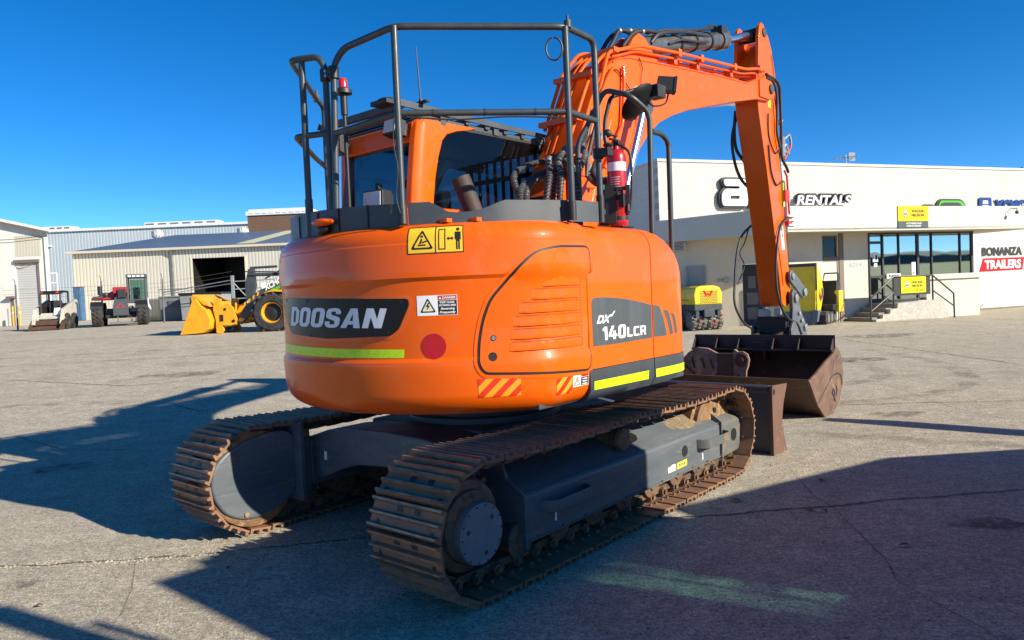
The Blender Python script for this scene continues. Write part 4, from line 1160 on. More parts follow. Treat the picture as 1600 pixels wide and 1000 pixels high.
for t in (.2,.5,.8):
    c = Vector((.58,-1.215,2.625)).lerp(Vector((1.22,-.45,2.63)), t); d = Vector((.64,.765,0)).normalized()*.006; m.cyl(c-d, c+d, RR*1.02, seg=12)
m.build_each('rail_sleeve', M['black'], RL)
m = MB(); m.lathe([(.034,0),(.034,.075)], (.028,-1.238,2.935), (0,0,1), 16); m.lathe([(.034,0),(.034,.075)], (-.045,-1.245,2.935), (0,0,1), 16); m.box(-.045,.028,-1.27,-1.22,2.945,3.0)
m.build_each('gate_hinge', M['black'], RL, .004)
m = MB()
for z in (2.957,2.985): m.cyl((-.01,-1.276,z),(-.01,-1.268,z),.011,seg=8)
m.build_each('hinge_bolt', M['steel'], RL)
m = MB(); m.lathe([(.012,0),(.022,.004),(.022,.045),(.008,.05),(.008,.075),(.004,.08)], (1.243,-.45,3.11), (0,0,1), 12); m.build('rail_clamp', M['charcoal'], RL)
m = MB(); c = Vector((1.19,-.52,2.99)); m.tube([c+Vector((.048*math.sin(a)*.756, .048*math.sin(a)*.655, .066*math.cos(a))) for a in [2*math.pi*i/24 for i in range(24)]], .006, 6); m.build('cable_loop', M['rubber'], RL)
m = MB(); m.tube(spline([(.60,-1.26,2.60),(.575,-1.255,2.45),(.62,-1.27,2.3),(.60,-1.275,2.15),(.61,-1.26,2.05)],5), .004, 6); m.tube(spline([(.62,-1.19,2.6),(.8,-.97,2.585),(1.0,-.73,2.60),(1.2,-.48,2.595)],6), .005, 6); m.build('rail_cable', M['rubber'], RL)
# gate
m = MB()
m.tube([(-.045,-1.245,1.99),(-.045,-1.245,3.02),(-.08,-1.27,3.09),(-.28,-1.335,3.10),(-1.02,-.63,3.12),(-1.12,-.50,3.10),(-1.12,-.50,2.0)], RR, 12, .06)
m.tube([(-.215,-1.30,2.0),(-.205,-1.305,3.09)], RR, 12)
m.tube([(-.045,-1.25,2.615),(-.28,-1.325,2.62),(-.80,-.83,2.625),(-1.12,-.51,2.63)], RR*.95, 12, .05)
GT = part('guard_rail_gate', m, 'rail')
m = MB(); m.lathe([(.012,0),(.026,.004),(.026,.05),(.010,.055),(.010,.09),(.004,.10)], (-1.02,-.63,3.10), (0,0,1), 12); m.build('rail_clamp', M['charcoal'], GT)
m = MB()
for x,y in ((-.215,-1.30),(-1.12,-.50),(-.045,-1.245)): m.cyl((x,y,1.99),(x,y,2.22),.025,seg=12)
m.build_each('rail_sleeve', M['rail'], GT)
# grab rails at the steps on the right front
m = MB()
m.tube([(1.15,.62,1.95),(1.15,.62,2.80),(1.12,.44,2.90),(.86,.26,2.955),(.80,.30,2.80),(.80,.30,2.55),(.72,.29,1.95)] if 0 else [(1.15,.60,1.95),(1.15,.625,2.80),(1.10,.45,2.905),(.86,.50,3.0),(.78,.42,2.78),(.72,.34,2.62),(.72,.34,1.9)], .0195, 12, .07)
m.tube([(1.15,.64,2.675),(1.15,.80,2.672),(1.15,.885,2.62),(1.15,.875,1.6)], .0195, 12, .05)
part('grab_rail', m, 'rail')
# mirror on its bent arm
m = MB()
m.tube([(1.0,.36,2.50),(.98,.30,2.58),(.96,.34,2.74),(.93,.47,2.93),(.98,.74,3.02),(1.05,.98,3.07)], .015, 10, .05)
m.ball((.985,.33,2.645), .030, 8); m.ball((.985,.33,2.565), .036, 8, 1, 1, .5)
MA = part('mirror_arm', m, 'black')
m = MB(); ax = Vector((-.735,-.06,.69)).normalized(); ce = Vector((.95,.83,2.94))
m.lathe([(.02,-.026),(.08,-.022),(.130,-.004),(.152,.012),(.157,.020),(.150,.030),(.02,.026)], ce, ax, 40)
MR = part('rear_view_mirror', m, 'mirror')
m = MB(); q = ce + Vector((.02,-.06,.085)); m.box(-.016,.016,-.006,.006,-.026,.026, Matrix.Translation(q) @ Matrix.Rotation(.5,4,'Z') @ Matrix.Rotation(-.4,4,'Y')); m.build('mirror_tag', M['white'], MR)
m = MB(); m.box(-.07,.06,-.05,.05,-.055,.055)
for k in range(5): m.box(.05+.0,.075,-.055+.022*k,-.045+.022*k,-.06,.06)
o = part('work_lamp', m, 'black', bevel=.008); o.location = (1.06,1.05,3.09); o.rotation_euler = (0,R(8),R(35))
m = MB(); m.tube(spline([(1.05,1.1,3.05),(1.04,1.06,2.96),(1.0,.95,2.93),(.98,.88,2.97)],6), .007, 6); m.box(.98,1.08,.88,1.0,2.98,3.07); m.build('lamp_bracket', M['black'], o); 
o.children[0].matrix_parent_inverse = (Matrix.Translation(o.location) @ o.rotation_euler.to_matrix().to_4x4()).inverted()

# fire extinguisher : hangs on the rail, a thing of its own
FX = thing('fire_extinguisher', 'red fire extinguisher with a white band, strapped upright to the guard rail of the excavator', 'fire extinguisher')
Xf = Matrix.Translation(EX.location) @ Matrix.Rotation(-TH, 4, 'Z')
FX.location = Xf @ Vector((1.0,.405,2.0)); FX.rotation_euler = (0,0,-TH)
m = MB(); m.lathe([(.060,.0),(.064,.02),(.0675,.03),(.0675,.055),(.066,.06),(.0675,.065),(.0675,.47),(.064,.50),(.050,.525),(.025,.54),(.02,.56)], (0,0,0), (0,0,1), 36)
m.build('cylinder', M['red'], FX)
m = MB(); m.lathe([(.0685,.385),(.0685,.445)], (0,0,0), (0,0,1), 36, cap=False); m.build('white_band', M['white'], FX)
m = MB()
for z0, n in ((.29,4),(.19,6)):
    for k in range(n):
        z = z0+.016*k; a0, a1 = -1.75, -.55-.25*random.random()
        P = [(.0685*math.cos(a0+(a1-a0)*i/8), .0685*math.sin(a0+(a1-a0)*i/8)) for i in range(9)]
        m.add([(x,y,z) for x,y in P]+[(x,y,z+.005) for x,y in P], [(i,i+1,10+i,9+i) for i in range(8)])
m.build('printed_instructions', M['pinkprint'] if 'pinkprint' in M else M['white'], FX, recalc=False)
m = MB(); m.cyl((0,0,.555),(0,0,.60),.02,seg=12); m.box(-.012,.012,-.075,.03,.60,.612); m.box(-.012,.012,-.07,.02,.63,.64); m.cyl((0,0,.6),(0,0,.64),.008); m.lathe([(.018,0),(.018,.012)],(.02,0,.585),(1,0,0),12)
m.build('valve_handle', M['ink'], FX, .003)
m = MB(); m.tube(spline([(.01,.02,.58),(.09,.03,.5),(.10,.03,.3),(.085,.02,.12),(.075,-.0,.08)],6), .010, 8); m.lathe([(.012,0),(.018,.12)], (.078,0,.22), (0,0,-1), 10); m.build('discharge_hose', M['rubber'], FX)
m = MB(); m.box(-.125,-.07,-.05,.05,.02,.27); m.box(-.075,.0,-.078,-.070,.12,.27)
m.lathe([(.0705,.18),(.0705,.215)], (0,0,0), (0,0,1), 30, cap=False); m.lathe([(.0705,.045),(.0705,.07)], (0,0,0), (0,0,1), 30, cap=False)
m.box(-.16,-.11,-.03,.03,.05,.24); m.cyl((.06,-.05,.215),(.06,-.11,.215),.014,seg=8); m.box(-.08,.08,-.07,.07,-.012,.0); m.box(.06,.10,-.085,-.06,.13,.22)
m.build('mounting_bracket', M['ink'], FX, .003)
Xc = Matrix.Rotation(R(32),4,'Z')
m = MB(); m.box(-.088,-.012,-.086,-.074,.02,.285,Xc); m.box(-.012,.075,-.092,-.076,.245,.27,Xc); m.box(.055,.085,-.10,-.07,.15,.28,Xc); m.build('strap_plate', M['ink'], FX, .003)
m = MB(); m.box(-.118,-.088,-.086,-.05,.255,.29,Xc); m.box(-.118,-.088,-.086,-.05,.085,.12,Xc)
m.build_each('bracket_clip', M['green'], FX, .003)
m = MB(); m.lathe([(.03,-.035),(.034,-.03),(.034,.03),(.03,.035)], (1.21,-.13,2.42), (0,0,1), 14); m.box(1.20,1.30,-.16,-.10,2.395,2.445); m.build('rail_clamp', M['ink'], RL, .004)
# ------------------------------------------------------------------ boom, arm, hitch, bucket
BW = .2
up_ = [(.28,1.62),(.42,1.98),(.80,2.40),(1.08,2.78),(1.30,3.20),(1.48,3.46),(1.66,3.60),(1.80,3.665),(1.95,3.70)]
upper = up_ + [(2.9,3.80),(3.8,3.89),(4.62,3.955),(5.16,4.13),(5.30,4.13),(5.40,4.06),(5.42,3.97)]
lower = [(5.38,3.88),(5.28,3.84),(4.9,3.80),(4.10,3.63),(3.08,3.384),(2.72,3.27),(2.47,3.165),(2.25,3.02),(2.08,2.86),(1.96,2.68),(1.82,2.42),(1.35,1.80),(.95,1.45),(.6,1.35),(.36,1.42)]
m = MB(); m.prism(upper+lower, -BW, BW, 'yz')
BM = part('boom', m, 'orange', bevel=.012)
m = MB()
edge = [(v, w) for v, w in upper[1:13]]
for s in (-1, 1):                                                       # weld flange running along the top edge, and doubler plates
    m.tube([(s*(BW+.002), v, w-.012) for v, w in upper[6:13]], .010, 6)
    m.prism([(4.95,3.84),(5.28,3.85),(5.38,3.89),(5.41,3.97),(5.38,4.05),(5.30,4.08),(4.95,4.06)], s*BW, s*(BW+.02), 'yz')
m.build('weld_flange', M['orange'], BM, .004)
m = MB()
for s in (-1, 1):
    m.cyl((s*BW,1.93,3.20),(s*(BW+.05),1.93,3.20),.09,seg=28); m.cyl((s*(BW+.0),5.29,3.985),(s*(BW+.045),5.29,3.985),.062,seg=20)
m.build('pin_boss', M['charcoal'], BM, .006)
# boss for the arm-cylinder foot on the back of the boom
m = MB()
for s in (-1, 1): m.prism([(1.95,3.66),(2.75,3.76),(2.60,3.86),(2.42,4.0),(2.30,4.02),(2.2,3.95)], s*.07, s*.105, 'yz')
m.build('cylinder_bracket', M['orange'], BM, .006)
# boom cylinders : barrel below, chrome rod above
for s in (-1, 1):
    m = MB(); m.cyl((s*.34,.98,1.40),(s*.34,1.42,2.12),.078,seg=24); m.cyl((s*.34,1.40,2.09),(s*.34,1.45,2.17),.088,seg=24)
    bc_ = part('boom_cylinder', m, 'cylinder', bevel=.004)
    m = MB(); m.cyl((s*.34,1.40,2.08),(s*.34,1.90,3.14),.042,seg=24); m.build('piston_rod', M['chrome'], bc_)
    m = MB(); m.cyl((s*.27,1.93,3.20),(s*.41,1.93,3.20),.07,seg=24); m.build('rod_eye', M['cylinder'], bc_, .006)
# arm cylinder along the top
m = MB(); A0 = Vector((0,2.36,3.92)); A1 = Vector((0,4.40,4.45)); d = (A1-A0).normalized()
m.cyl(A0, A1, .092, seg=28); m.cyl(A1-d*.16, A1+d*.02, .112, seg=28); m.cyl((-.09,2.36,3.92),(.09,2.36,3.92),.10,seg=24)
AC = part('arm_cylinder', m, 'cylinder', bevel=.005)
m = MB()
m.tube(spline([(.09,2.55,3.98),(.11,2.7,4.10),(.10,3.1,4.22),(.09,3.5,4.30),(.07,3.9,4.36),(.04,4.15,4.46)],8), .021, 8); m.tube(spline([(-.02,2.6,4.06),(.02,2.9,4.20),(.03,3.4,4.32),(.03,3.8,4.42),(.02,4.1,4.52)],8), .019, 8); m.tube(spline([(.10,2.9,4.05),(.125,3.15,4.14),(.12,3.5,4.20),(.11,3.8,4.27)],8), .014, 8)
m.build('arm_cylinder_hose', M['rubber'], AC)
m = MB()
for t in (.42,.6,.78): c_ = A0.lerp(A1,t); m.lathe([(.096,-.02),(.104,-.018),(.104,.018),(.096,.02)], c_, d, 24)
m.build_each('hose_clamp_band', M['black'], AC)
m = MB(); m.cyl(A1, (0,5.20,4.685), .052, seg=28); m.build('piston_rod', M['chrome'], AC)
m = MB(); m.cyl((-.1,5.27,4.70),(.1,5.27,4.70),.085,seg=24); m.cyl((0,5.14,4.665),(0,5.25,4.70),.07,seg=20); m.build('rod_eye', M['black'], AC, .006)
m = MB(); 
for k in range(8):
    a = 2*math.pi*k/8; e = Vector((1,0,0))*math.cos(a)*.095 + d.cross(Vector((1,0,0)))*math.sin(a)*.095; m.cyl(A1+e-d*.03, A1+e+d*.045, .014, seg=6)
m.build('gland_bolt', M['steel'], AC)
m = MB()
m.tube([A0+Vector((.06,.5,.20)), A0+Vector((.06,.55,.26)), A0+Vector((.05,1.3,.46)), A1+Vector((.03,-.28,.10)), A1+Vector((.02,-.1,.09))], .016, 8, .05)
m.tube([A0+Vector((-.04,.5,.20)), A0+Vector((-.04,1.9,.58)), A1+Vector((-.02,-.1,.13))], .016, 8, .05)
m.box(-.05,.09,4.2,4.36,4.47,4.56)
m.build('cylinder_pipe', M['black'], AC)
# steel pipes clipped along the boom (orange) with clamps
def pipes():
    m = MB()
    for u, du in ((.185,0),(.13,0),(.075,0)):
        k = {.185:0,.13:1,.075:2}[u]
        dz = (.10,.06,.035)[k]
        m.tube([(u+.03,1.24,2.84+dz*.4),(u+.03,1.42,3.30),(u,1.62,3.58+dz),(u,1.80,3.62+dz*1.1),(u,2.16,3.75+dz),(u,2.95,3.845+dz),(u,4.62,4.02+dz*.9),(u,4.98,4.09+dz),(u,5.18,4.10+dz)], .0175, 10, .10)
        m.tube([(-u-.02,1.16,2.98),(-u,1.42,3.45+dz*.6),(-u,1.70,3.66+dz),(-u,2.16,3.75+dz),(-u,2.95,3.845+dz),(-u,4.62,4.02+dz*.9),(-u,5.18,4.10+dz)], .0175, 10, .10)
    for u in (.14,.0,-.06):
        m.tube([(u,.98,2.72),(u,1.25,3.20),(u,1.40,3.46),(u+.02,1.52,3.60),(u+.02,1.62,3.66)], .017, 10, .06)
    m.tube([(.225,1.80,3.57),(.235,1.79,3.44),(.235,1.74,3.05),(.235,1.42,2.62)], .016, 10, .06); m.tube([(.225,1.62,3.52),(.24,1.50,3.40),(.24,1.36,3.20),(.24,1.36,2.9),(.24,1.20,2.5)], .016, 10, .06)
    p = part('hydraulic_pipes', m, 'orange')
    m = MB()
    for v, w in ((2.95,3.86),(3.45,3.905),(4.3,3.985),(5.05,4.12)):
        m.box(.04,.215,v-.035,v+.035,w-.02,w+.15) if 0 else None
        for dz in (.10,.06,.035): pass
        m.box(.165,.205,v-.03,v+.03,w+.05,w+.125); m.box(.055,.15,v-.03,v+.03,w-.02,w+.085); m.box(-.2,-.055,v-.03,v+.03,w-.02,w+.125)
    for v, w in ((1.10,3.02),(1.34,3.44),(1.72,3.72)):
        m.box(-.2,.215,v-.04,v+.04,w-.03,w+.015)
    m.build_each('pipe_clamp', M['orange_dirty'], p, .004)
pipes()
m = MB()                                                                 # grey shrouded hoses over the boom bend
m.tube(spline([(.05,1.80,3.72),(.05,1.92,3.86),(.04,2.06,4.0),(.03,2.25,4.03),(.0,2.45,4.02)],8), .021, 10)
m.tube(spline([(-.06,1.86,3.76),(-.05,2.02,3.94),(-.04,2.2,4.05),(-.02,2.5,4.12),(0,2.75,4.15)],8), .021, 10)
m.tube(spline([(.10,2.0,3.82),(.10,2.2,3.99),(.09,2.45,4.08),(.08,2.75,4.13),(.07,3.0,4.2),(.07,3.3,4.18)],8), .019, 10)
HT = part('boom_hose', m, 'rubber')
m = MB()
for p in ((.04,2.06,4.0),(-.02,2.35,4.085),(.09,2.4,4.06),(.08,2.8,4.14)): m.ball(p, .026, 6)
m.build_each('hose_ferrule', M['steel'], HT)
# bundle of spiral-wrapped hoses at the boom foot
def wrapped(pts, r=.022):
    P = spline(pts, 14); m = MB(); m.mat(0).tube(P, r, 10)
    L = 0; T = 0
    # steel-grey spiral guard
    hel = []; a = 0
    for i in range(len(P)-1):
        d = (P[i+1]-P[i]); L = d.length; d.normalize()
        x = d.cross(Vector((0,0,1)) if abs(d.z) < .95 else Vector((1,0,0))).normalized(); y = d.cross(x)
        n = 8
        for k in range(n):
            hel.append(P[i].lerp(P[i+1], k/n) + (x*math.cos(a)+y*math.sin(a))*(r*1.02)); a += 2*math.pi*L/n/.028
    m.mat(1).tube(hel, .005, 5)
    return m
hb = None
for k, pts in enumerate([
    [(.10,1.10,2.60),(.12,.95,2.66),(.30,.55,2.60),(.55,.22,2.42),(.60,.10,2.2),(.60,.08,2.0)],
    [(.16,1.05,2.50),(.22,.85,2.60),(.42,.50,2.56),(.62,.26,2.40),(.66,.18,2.2),(.66,.17,2.0)],
    [(.20,1.0,2.45),(.30,.75,2.58),(.54,.48,2.52),(.70,.34,2.36),(.72,.30,2.15),(.70,.30,2.0)],
    [(.05,1.15,2.62),(.05,.95,2.60),(.15,.55,2.48),(.38,.10,2.32),(.48,-.02,2.15),(.5,-.03,1.98)],
    [(.0,1.10,2.5),(.1,.8,2.5),(.28,.35,2.40),(.46,.05,2.25),(.54,.0,2.1),(.55,.0,1.98)],
    [(.24,1.22,2.62),(.30,1.10,2.50),(.50,.95,2.40),(.75,.78,2.36),(.85,.66,2.34),(.80,.55,2.2)],
    [(.24,1.30,2.72),(.30,1.16,2.56),(.45,1.02,2.46),(.66,.86,2.42),(.8,.74,2.4),(.86,.60,2.2)]]):
    o = wrapped(pts).build('spiral_wrapped_hose', ['rubber', 'spiral'], EX)
for pts in ([(.22,1.18,2.86),(.30,1.0,2.74),(.52,.72,2.62),(.62,.52,2.5),(.60,.42,2.3),(.58,.40,2.05)],
            [(.10,1.16,2.80),(.20,.92,2.74),(.36,.66,2.66),(.50,.38,2.5),(.52,.30,2.3),(.50,.28,2.05)],
            [(-.05,1.12,2.66),(-.02,.9,2.66),(.08,.5,2.56),(.26,.16,2.42),(.40,.06,2.22),(.42,.04,2.0)]):
    wrapped(pts, .020).build('spiral_wrapped_hose', ['rubber', 'spiral'], EX)
for pts in ([(.205,1.30,3.10),(.22,1.18,2.84),(.25,1.02,2.62),(.27,.92,2.45)], [(.205,1.38,3.16),(.235,1.26,2.90),(.27,1.12,2.68),(.30,1.04,2.5)], [(.15,1.02,2.80),(.18,.94,2.66),(.2,.86,2.5)]):
    m = MB(); P = spline(pts,8); m.tube(P, .017, 8); part('boom_hose', m, 'rubber')
m = MB(); m.box(-.15,.19,.70,.95,2.05,2.35); m.box(.0,.19,.86,1.05,2.35,2.55); part('swivel_block', m, 'black', bevel=.02)
m = MB()                                                                 # fittings in front of the boom
for (x,y,z) in ((.26,1.20,2.66),(.26,1.26,2.75),(.27,1.32,2.84),(.26,1.14,2.56),(.28,1.10,2.48)):
    m.cyl((x-.03,y-.03,z-.05),(x+.0,y+.02,z+.06),.019,seg=8)
part('hose_fitting', m, 'steel')
m = MB(); m.box(.21,.26,1.02,1.24,2.42,2.70); m.box(.22,.30,.90,1.05,2.30,2.50); m.cyl((.28,1.0,2.5),(.28,1.0,2.62),.03); part('valve_block', m, 'orange', bevel=.01)
m = MB(); m.tube(spline([(.215,1.60,3.5),(.215,1.72,3.52),(.215,1.9,3.40),(.22,2.05,3.27),(.3,2.0,3.18)],8), .0055, 6); m.tube(spline([(.215,2.10,3.72),(.215,2.16,3.62),(.215,2.14,3.45),(.215,2.25,3.2)],8), .0055, 6)
part('lamp_cable', m, 'ink')

# arm
AWd = .15
armp = [(5.16,4.79),(5.235,4.80),(5.30,4.76),(5.43,4.66),(5.56,4.46),(5.635,4.25),(5.665,4.05),(5.655,3.72),(5.66,3.31),(5.77,2.74),(5.86,2.05),(5.93,1.60),(5.95,1.46),(5.93,1.30),(5.86,1.235),(5.72,1.225),(5.64,1.27),(5.47,2.15),(5.26,3.0),(5.06,3.68),(5.03,3.92),(5.03,4.2),(5.06,4.42),(5.10,4.62)]
m = MB(); m.prism(armp[3:22] , -AWd, AWd, 'yz'); AR = part('arm', m, 'orange', bevel=.010)
m = MB()
for s in (-1, 1):
    m.prism([(5.06,4.30),(5.10,4.62),(5.13,4.76),(5.19,4.81),(5.26,4.80),(5.42,4.66),(5.52,4.50),(5.44,4.40),(5.2,4.15),(5.07,4.0)], s*(AWd-.03), s*(AWd+.012), 'yz')
m.build('cylinder_ear', M['orange'], AR, .006)
m = MB()
for s in (-1, 1):
    m.cyl((s*AWd,5.265,4.70),(s*(AWd+.03),5.265,4.70),.058,seg=20)
    m.cyl((s*AWd,5.86,1.62),(s*(AWd+.05),5.86,1.62),.07,seg=20)
m.build('pin_boss', M['charcoal'], AR, .005)
m = MB()
m.tube([(AWd+.003, 5.20,4.02),(AWd+.003,5.30,4.42),(AWd+.003,5.42,4.56),(AWd+.003,5.54,4.42),(AWd+.003,5.62,4.1),(AWd+.003,5.62,3.7)], .008, 6, .05)
m.prism([(5.52,2.15),(5.545,2.15),(5.70,1.55),(5.68,1.50)], AWd, AWd+.012, 'yz')
m.build('stiffener', M['orange'], AR)
m = MB(); m.prism([(5.36,3.79),(5.44,3.79),(5.46,4.18),(5.42,4.20)], AWd+.0005, AWd+.002, 'yz'); m.build('yellow_label', M['lemon'], AR)
m = MB(); m.prism([(5.69,1.98),(5.78,1.98),(5.735,2.30),(5.645,2.30)], AWd+.0005, AWd+.002, 'yz'); wl = m.build('warning_label', M['white'], AR)
m = MB(); m.prism([(5.70,2.14),(5.735,2.14),(5.70,2.275),(5.665,2.275)], AWd+.002, AWd+.003, 'yz'); m.prism([(5.665,2.28),(5.72,2.28),(5.717,2.292),(5.66,2.292)], AWd+.002, AWd+.003, 'yz'); m.build('label_print', M['ink'], wl)
# bucket cylinder on the front of the arm
m = MB(); m.cyl((0,5.80,3.9),(0,6.02,2.65),.075,seg=20); BC = part('bucket_cylinder', m, 'cylinder'); m = MB(); m.cyl((0,6.02,2.65),(0,6.24,1.45),.04,seg=16); m.build('piston_rod', M['chrome'], BC)
# hoses on the arm
m = MB()
m.tube(spline([(.20,5.20,4.12),(.21,5.40,4.10),(.20,5.53,3.95),(.185,5.56,3.7),(.18,5.56,3.48),(.19,5.62,3.3)],8), .017, 8)
m.tube(spline([(.20,5.20,4.16),(.23,5.50,4.10),(.21,5.62,3.9),(.19,5.68,3.5),(.18,5.70,3.2),(.20,5.80,3.06),(.20,5.86,3.0)],8), .020, 8)
m.tube(spline([(.165,5.32,3.7),(.16,5.33,3.45),(.165,5.42,3.28),(.165,5.55,3.22),(.17,5.64,3.28)],8), .009, 6)
m.tube(spline([(.165,5.30,3.3),(.165,5.36,2.98),(.165,5.5,2.82),(.165,5.62,2.83),(.17,5.74,2.88)],8), .011, 6)
m.tube(spline([(.20,5.84,2.40),(.19,5.72,2.36),(.185,5.56,2.26),(.185,5.45,2.06),(.19,5.36,1.75),(.20,5.35,1.45),(.22,5.45,1.20),(.23,5.65,1.06),(.24,5.9,.99),(.24,6.05,.84)],8), .017, 8)
m.tube(spline([(-.17,5.10,3.76),(-.20,5.11,3.5),(-.20,5.16,3.28),(-.17,5.32,3.14)],8), .022, 8); m.tube(spline([(-.17,5.12,3.70),(-.22,5.08,3.4),(-.22,5.14,3.12),(-.20,5.26,2.92),(-.16,5.42,2.80)],8), .020, 8)
m.tube(spline([(-.16,5.62,2.34),(-.20,5.50,2.30),(-.26,5.35,2.16),(-.28,5.24,1.92),(-.28,5.15,1.55),(-.27,5.12,1.28),(-.22,5.25,1.05),(-.16,5.45,.93)],8), .015, 8)
m.tube(spline([(-.20,5.46,2.28),(-.24,5.42,2.10),(-.26,5.30,1.95),(-.24,5.38,1.78),(-.27,5.22,1.55)],8), .008, 6)
part('arm_hose', m, 'rubber')
m = MB()
m.tube([(.17,5.74,3.40),(.18,5.90,3.48),(.18,6.0,3.52),(.18,6.04,3.40)], .017, 8, .03); m.tube([(.17,5.70,3.24),(.18,5.86,3.38),(.18,5.95,3.28)], .014, 8, .03); m.cyl((.16,5.72,3.3),(.19,5.92,3.25),.02,seg=8)
m.cyl((.18,5.66,3.62),(.18,5.70,3.66),.03,seg=8); m.box(.15,.2,5.70,5.78,3.2,3.45)
part('hose_fitting', m, 'steel')
m = MB(); m.tube([(.18,6.04,3.42),(.18,6.03,3.36),(.18,5.78,3.16)], .014, 8, .03); m.tube([(.17,5.80,3.02),(.18,5.86,2.95),(.18,5.90,2.5),(.18,5.93,2.36)], .014, 8); m.tube([(.17,5.78,2.88),(.18,5.80,2.6),(.18,5.80,2.35)], .012, 8); m.box(.15,.20,5.74,5.88,2.62,2.76); m.box(.15,.2,5.82,5.95,2.3,2.42)
part('quick_coupler_pipe', m, 'redpipe')
m = MB(); m.box(.155,.17,5.735,5.77,2.55,2.85); part('lime_tag', m, 'limetag')
m = MB()
for z in (2.36,2.42,2.30): m.cyl((.17,5.84,z),(.22,5.93,z),.022,seg=8)
part('hose_fitting', m, 'steel')

# linkage, quick hitch
for s in (-1, 1):
    m = MB(); x0, x1 = s*(AWd+.03), s*(AWd+.065)
    def bar(a, b, r0, r1):
        A, Bv = Vector(a), Vector(b); d = (Bv-A).normalized(); n = Vector((-d.y, d.x)); P = []
        for k in range(9):
            t = math.pi/2+math.pi*k/8; q = A + (d*math.cos(t)+n*math.sin(t))*r0; P.append((q.x,q.y))
        for k in range(9):
            t = -math.pi/2+math.pi*k/8; q = Bv + (d*math.cos(t)+n*math.sin(t))*r1; P.append((q.x,q.y))
        return P
    m.prism(bar((5.86,1.62),(6.27,1.40),.085,.085), x0, x1, 'yz')
    lk = part('link_arm', m, 'linkgrey', bevel=.008)
    m = MB(); m.cyl((x1,5.86,1.62),(s*(AWd+.085),5.86,1.62),.045,seg=16); m.cyl((x1,6.27,1.40),(s*(AWd+.095),6.27,1.40),.055,seg=16); m.build('link_pin', M['steel'], lk, .004)
    m = MB(); x0, x1 = s*(AWd+.035), s*(AWd+.085)
    m.prism([(5.78,1.38),(5.84,1.45),(5.93,1.43),(6.02,1.30),(6.10,1.14),(6.22,1.02),(6.30,.90),(6.28,.80),(6.08,.76),(5.72,.76),(5.68,.86),(5.76,1.02),(5.79,1.2)], x0, x1, 'yz')
    m.prism([(5.66,1.0),(5.74,1.04),(5.86,.93),(5.92,.80),(5.60,.78),(5.60,.92)], s*(AWd+.085), s*(AWd+.125), 'yz')
    hp = part('quick_hitch_plate', m, 'linkgrey', bevel=.010)
    m = MB()
    for v, w, r in ((5.88,1.33,.055),(5.98,1.12,.028),(6.06,1.02,.028),(6.20,.92,.05)): m.cyl((x1,v,w),(s*(AWd+.115),v,w),r,seg=14)
    m.build('hitch_pin', M['steel'], hp, .004)
m = MB(); m.box(-.185,.185,5.70,6.05,.80,.94); m.box(-.20,.20,5.62,5.70,.86,1.10); m.cyl((-.24,5.88,1.33),(.24,5.88,1.33),.075,seg=20); m.cyl((-.22,5.68,.90),(.22,5.68,.90),.06,seg=16)
m.box(-.21,.21,5.58,6.2,.755,.80)
qh = part('quick_hitch', m, 'black', bevel=.012)
m = MB(); m.box(-.16,.0,5.60,5.66,1.10,1.20); m.box(.05,.14,5.60,5.66,1.12,1.21); m.cyl((-.15,5.66,1.02),(-.02,5.66,1.02),.04,seg=12)
m.build('worn_steel_lug', M['steel'], qh, .006)

# wide mud bucket, hitched on, mouth towards the tracks
bp = [(4.08,.475),(4.32,.19),(4.55,.02),(4.66,-.0),(4.82,.03),(5.02,.13),(5.16,.28),(5.21,.42),(5.18,.58),(5.08,.70),(4.98,.745)]
inn = [(4.10,.482),(4.335,.21),(4.56,.045),(4.66,.025),(4.81,.055),(5.0,.15),(5.135,.295),(5.185,.42),(5.155,.57),(5.06,.682),(4.97,.722)]
BUL, BUR = -.76, .99
m = MB(); m.prism(bp+inn[::-1], BUL, BUR, 'yz')
BK = part('mud_bucket', m, 'bucket', bevel=.002)
for s, x0, x1 in ((1, BUR, BUR+.028), (-1, BUL-.028, BUL)):
    m = MB(); m.prism([(4.06,.47),(4.31,.17),(4.54,.0),(4.66,-.018),(4.84,.01),(5.04,.11),(5.185,.27),(5.235,.42),(5.20,.59),(5.10,.72),(4.99,.77),(4.90,.70),(4.62,.63),(4.3,.53)], x0, x1, 'yz')
    sp_ = m.build('bucket_side', M['bucket_side'], BK, .004)
    if s > 0:
        m = MB()
        m.tube([(x1,4.34,.20),(x1,4.56,.31),(x1,4.78,.43),(x1,4.95,.46),(x1,5.12,.43),(x1,5.16,.30)], .009, 6, .05); m.tube([(x1,4.80,.42),(x1,4.9,.60),(x1,5.05,.66)], .007, 6)
        m.tube([(x1+.001,4.84,.15),(x1+.001,4.88,.24),(x1+.001,4.83,.30),(x1+.001,4.80,.24),(x1+.001,4.86,.20),(x1+.001,4.90,.13)], .008, 6, .02); m.tube([(x1+.001,4.94,.20),(x1+.001,4.96,.28),(x1+.001,4.93,.32)], .007, 6)
        m.build('weld_bead', M['rust_dark'], sp_)
m = MB(); m.box(BUL-.02,BUR+.02, 4.975,4.992,.72,.905); m.box(BUL-.02,BUR+.02,4.86,4.992,.715,.735)
for t in (.0,.175,.345,.60,.78,1.0):
    u = BUL+(BUR-BUL)*t; m.prism([(4.86,.736),(4.975,.736),(4.975,.87),(4.94,.86)], u-.008, u+.008, 'yz')
bb = m.build('bucket_back_beam', M['rust_dark'], BK, .003)
m = MB(); m.tube([(.06,4.968,.80),(.065,4.95,.81),(.20,4.95,.81),(.205,4.968,.80)], .009, 8, .02); m.build('lifting_eye', M['rust'], bb)
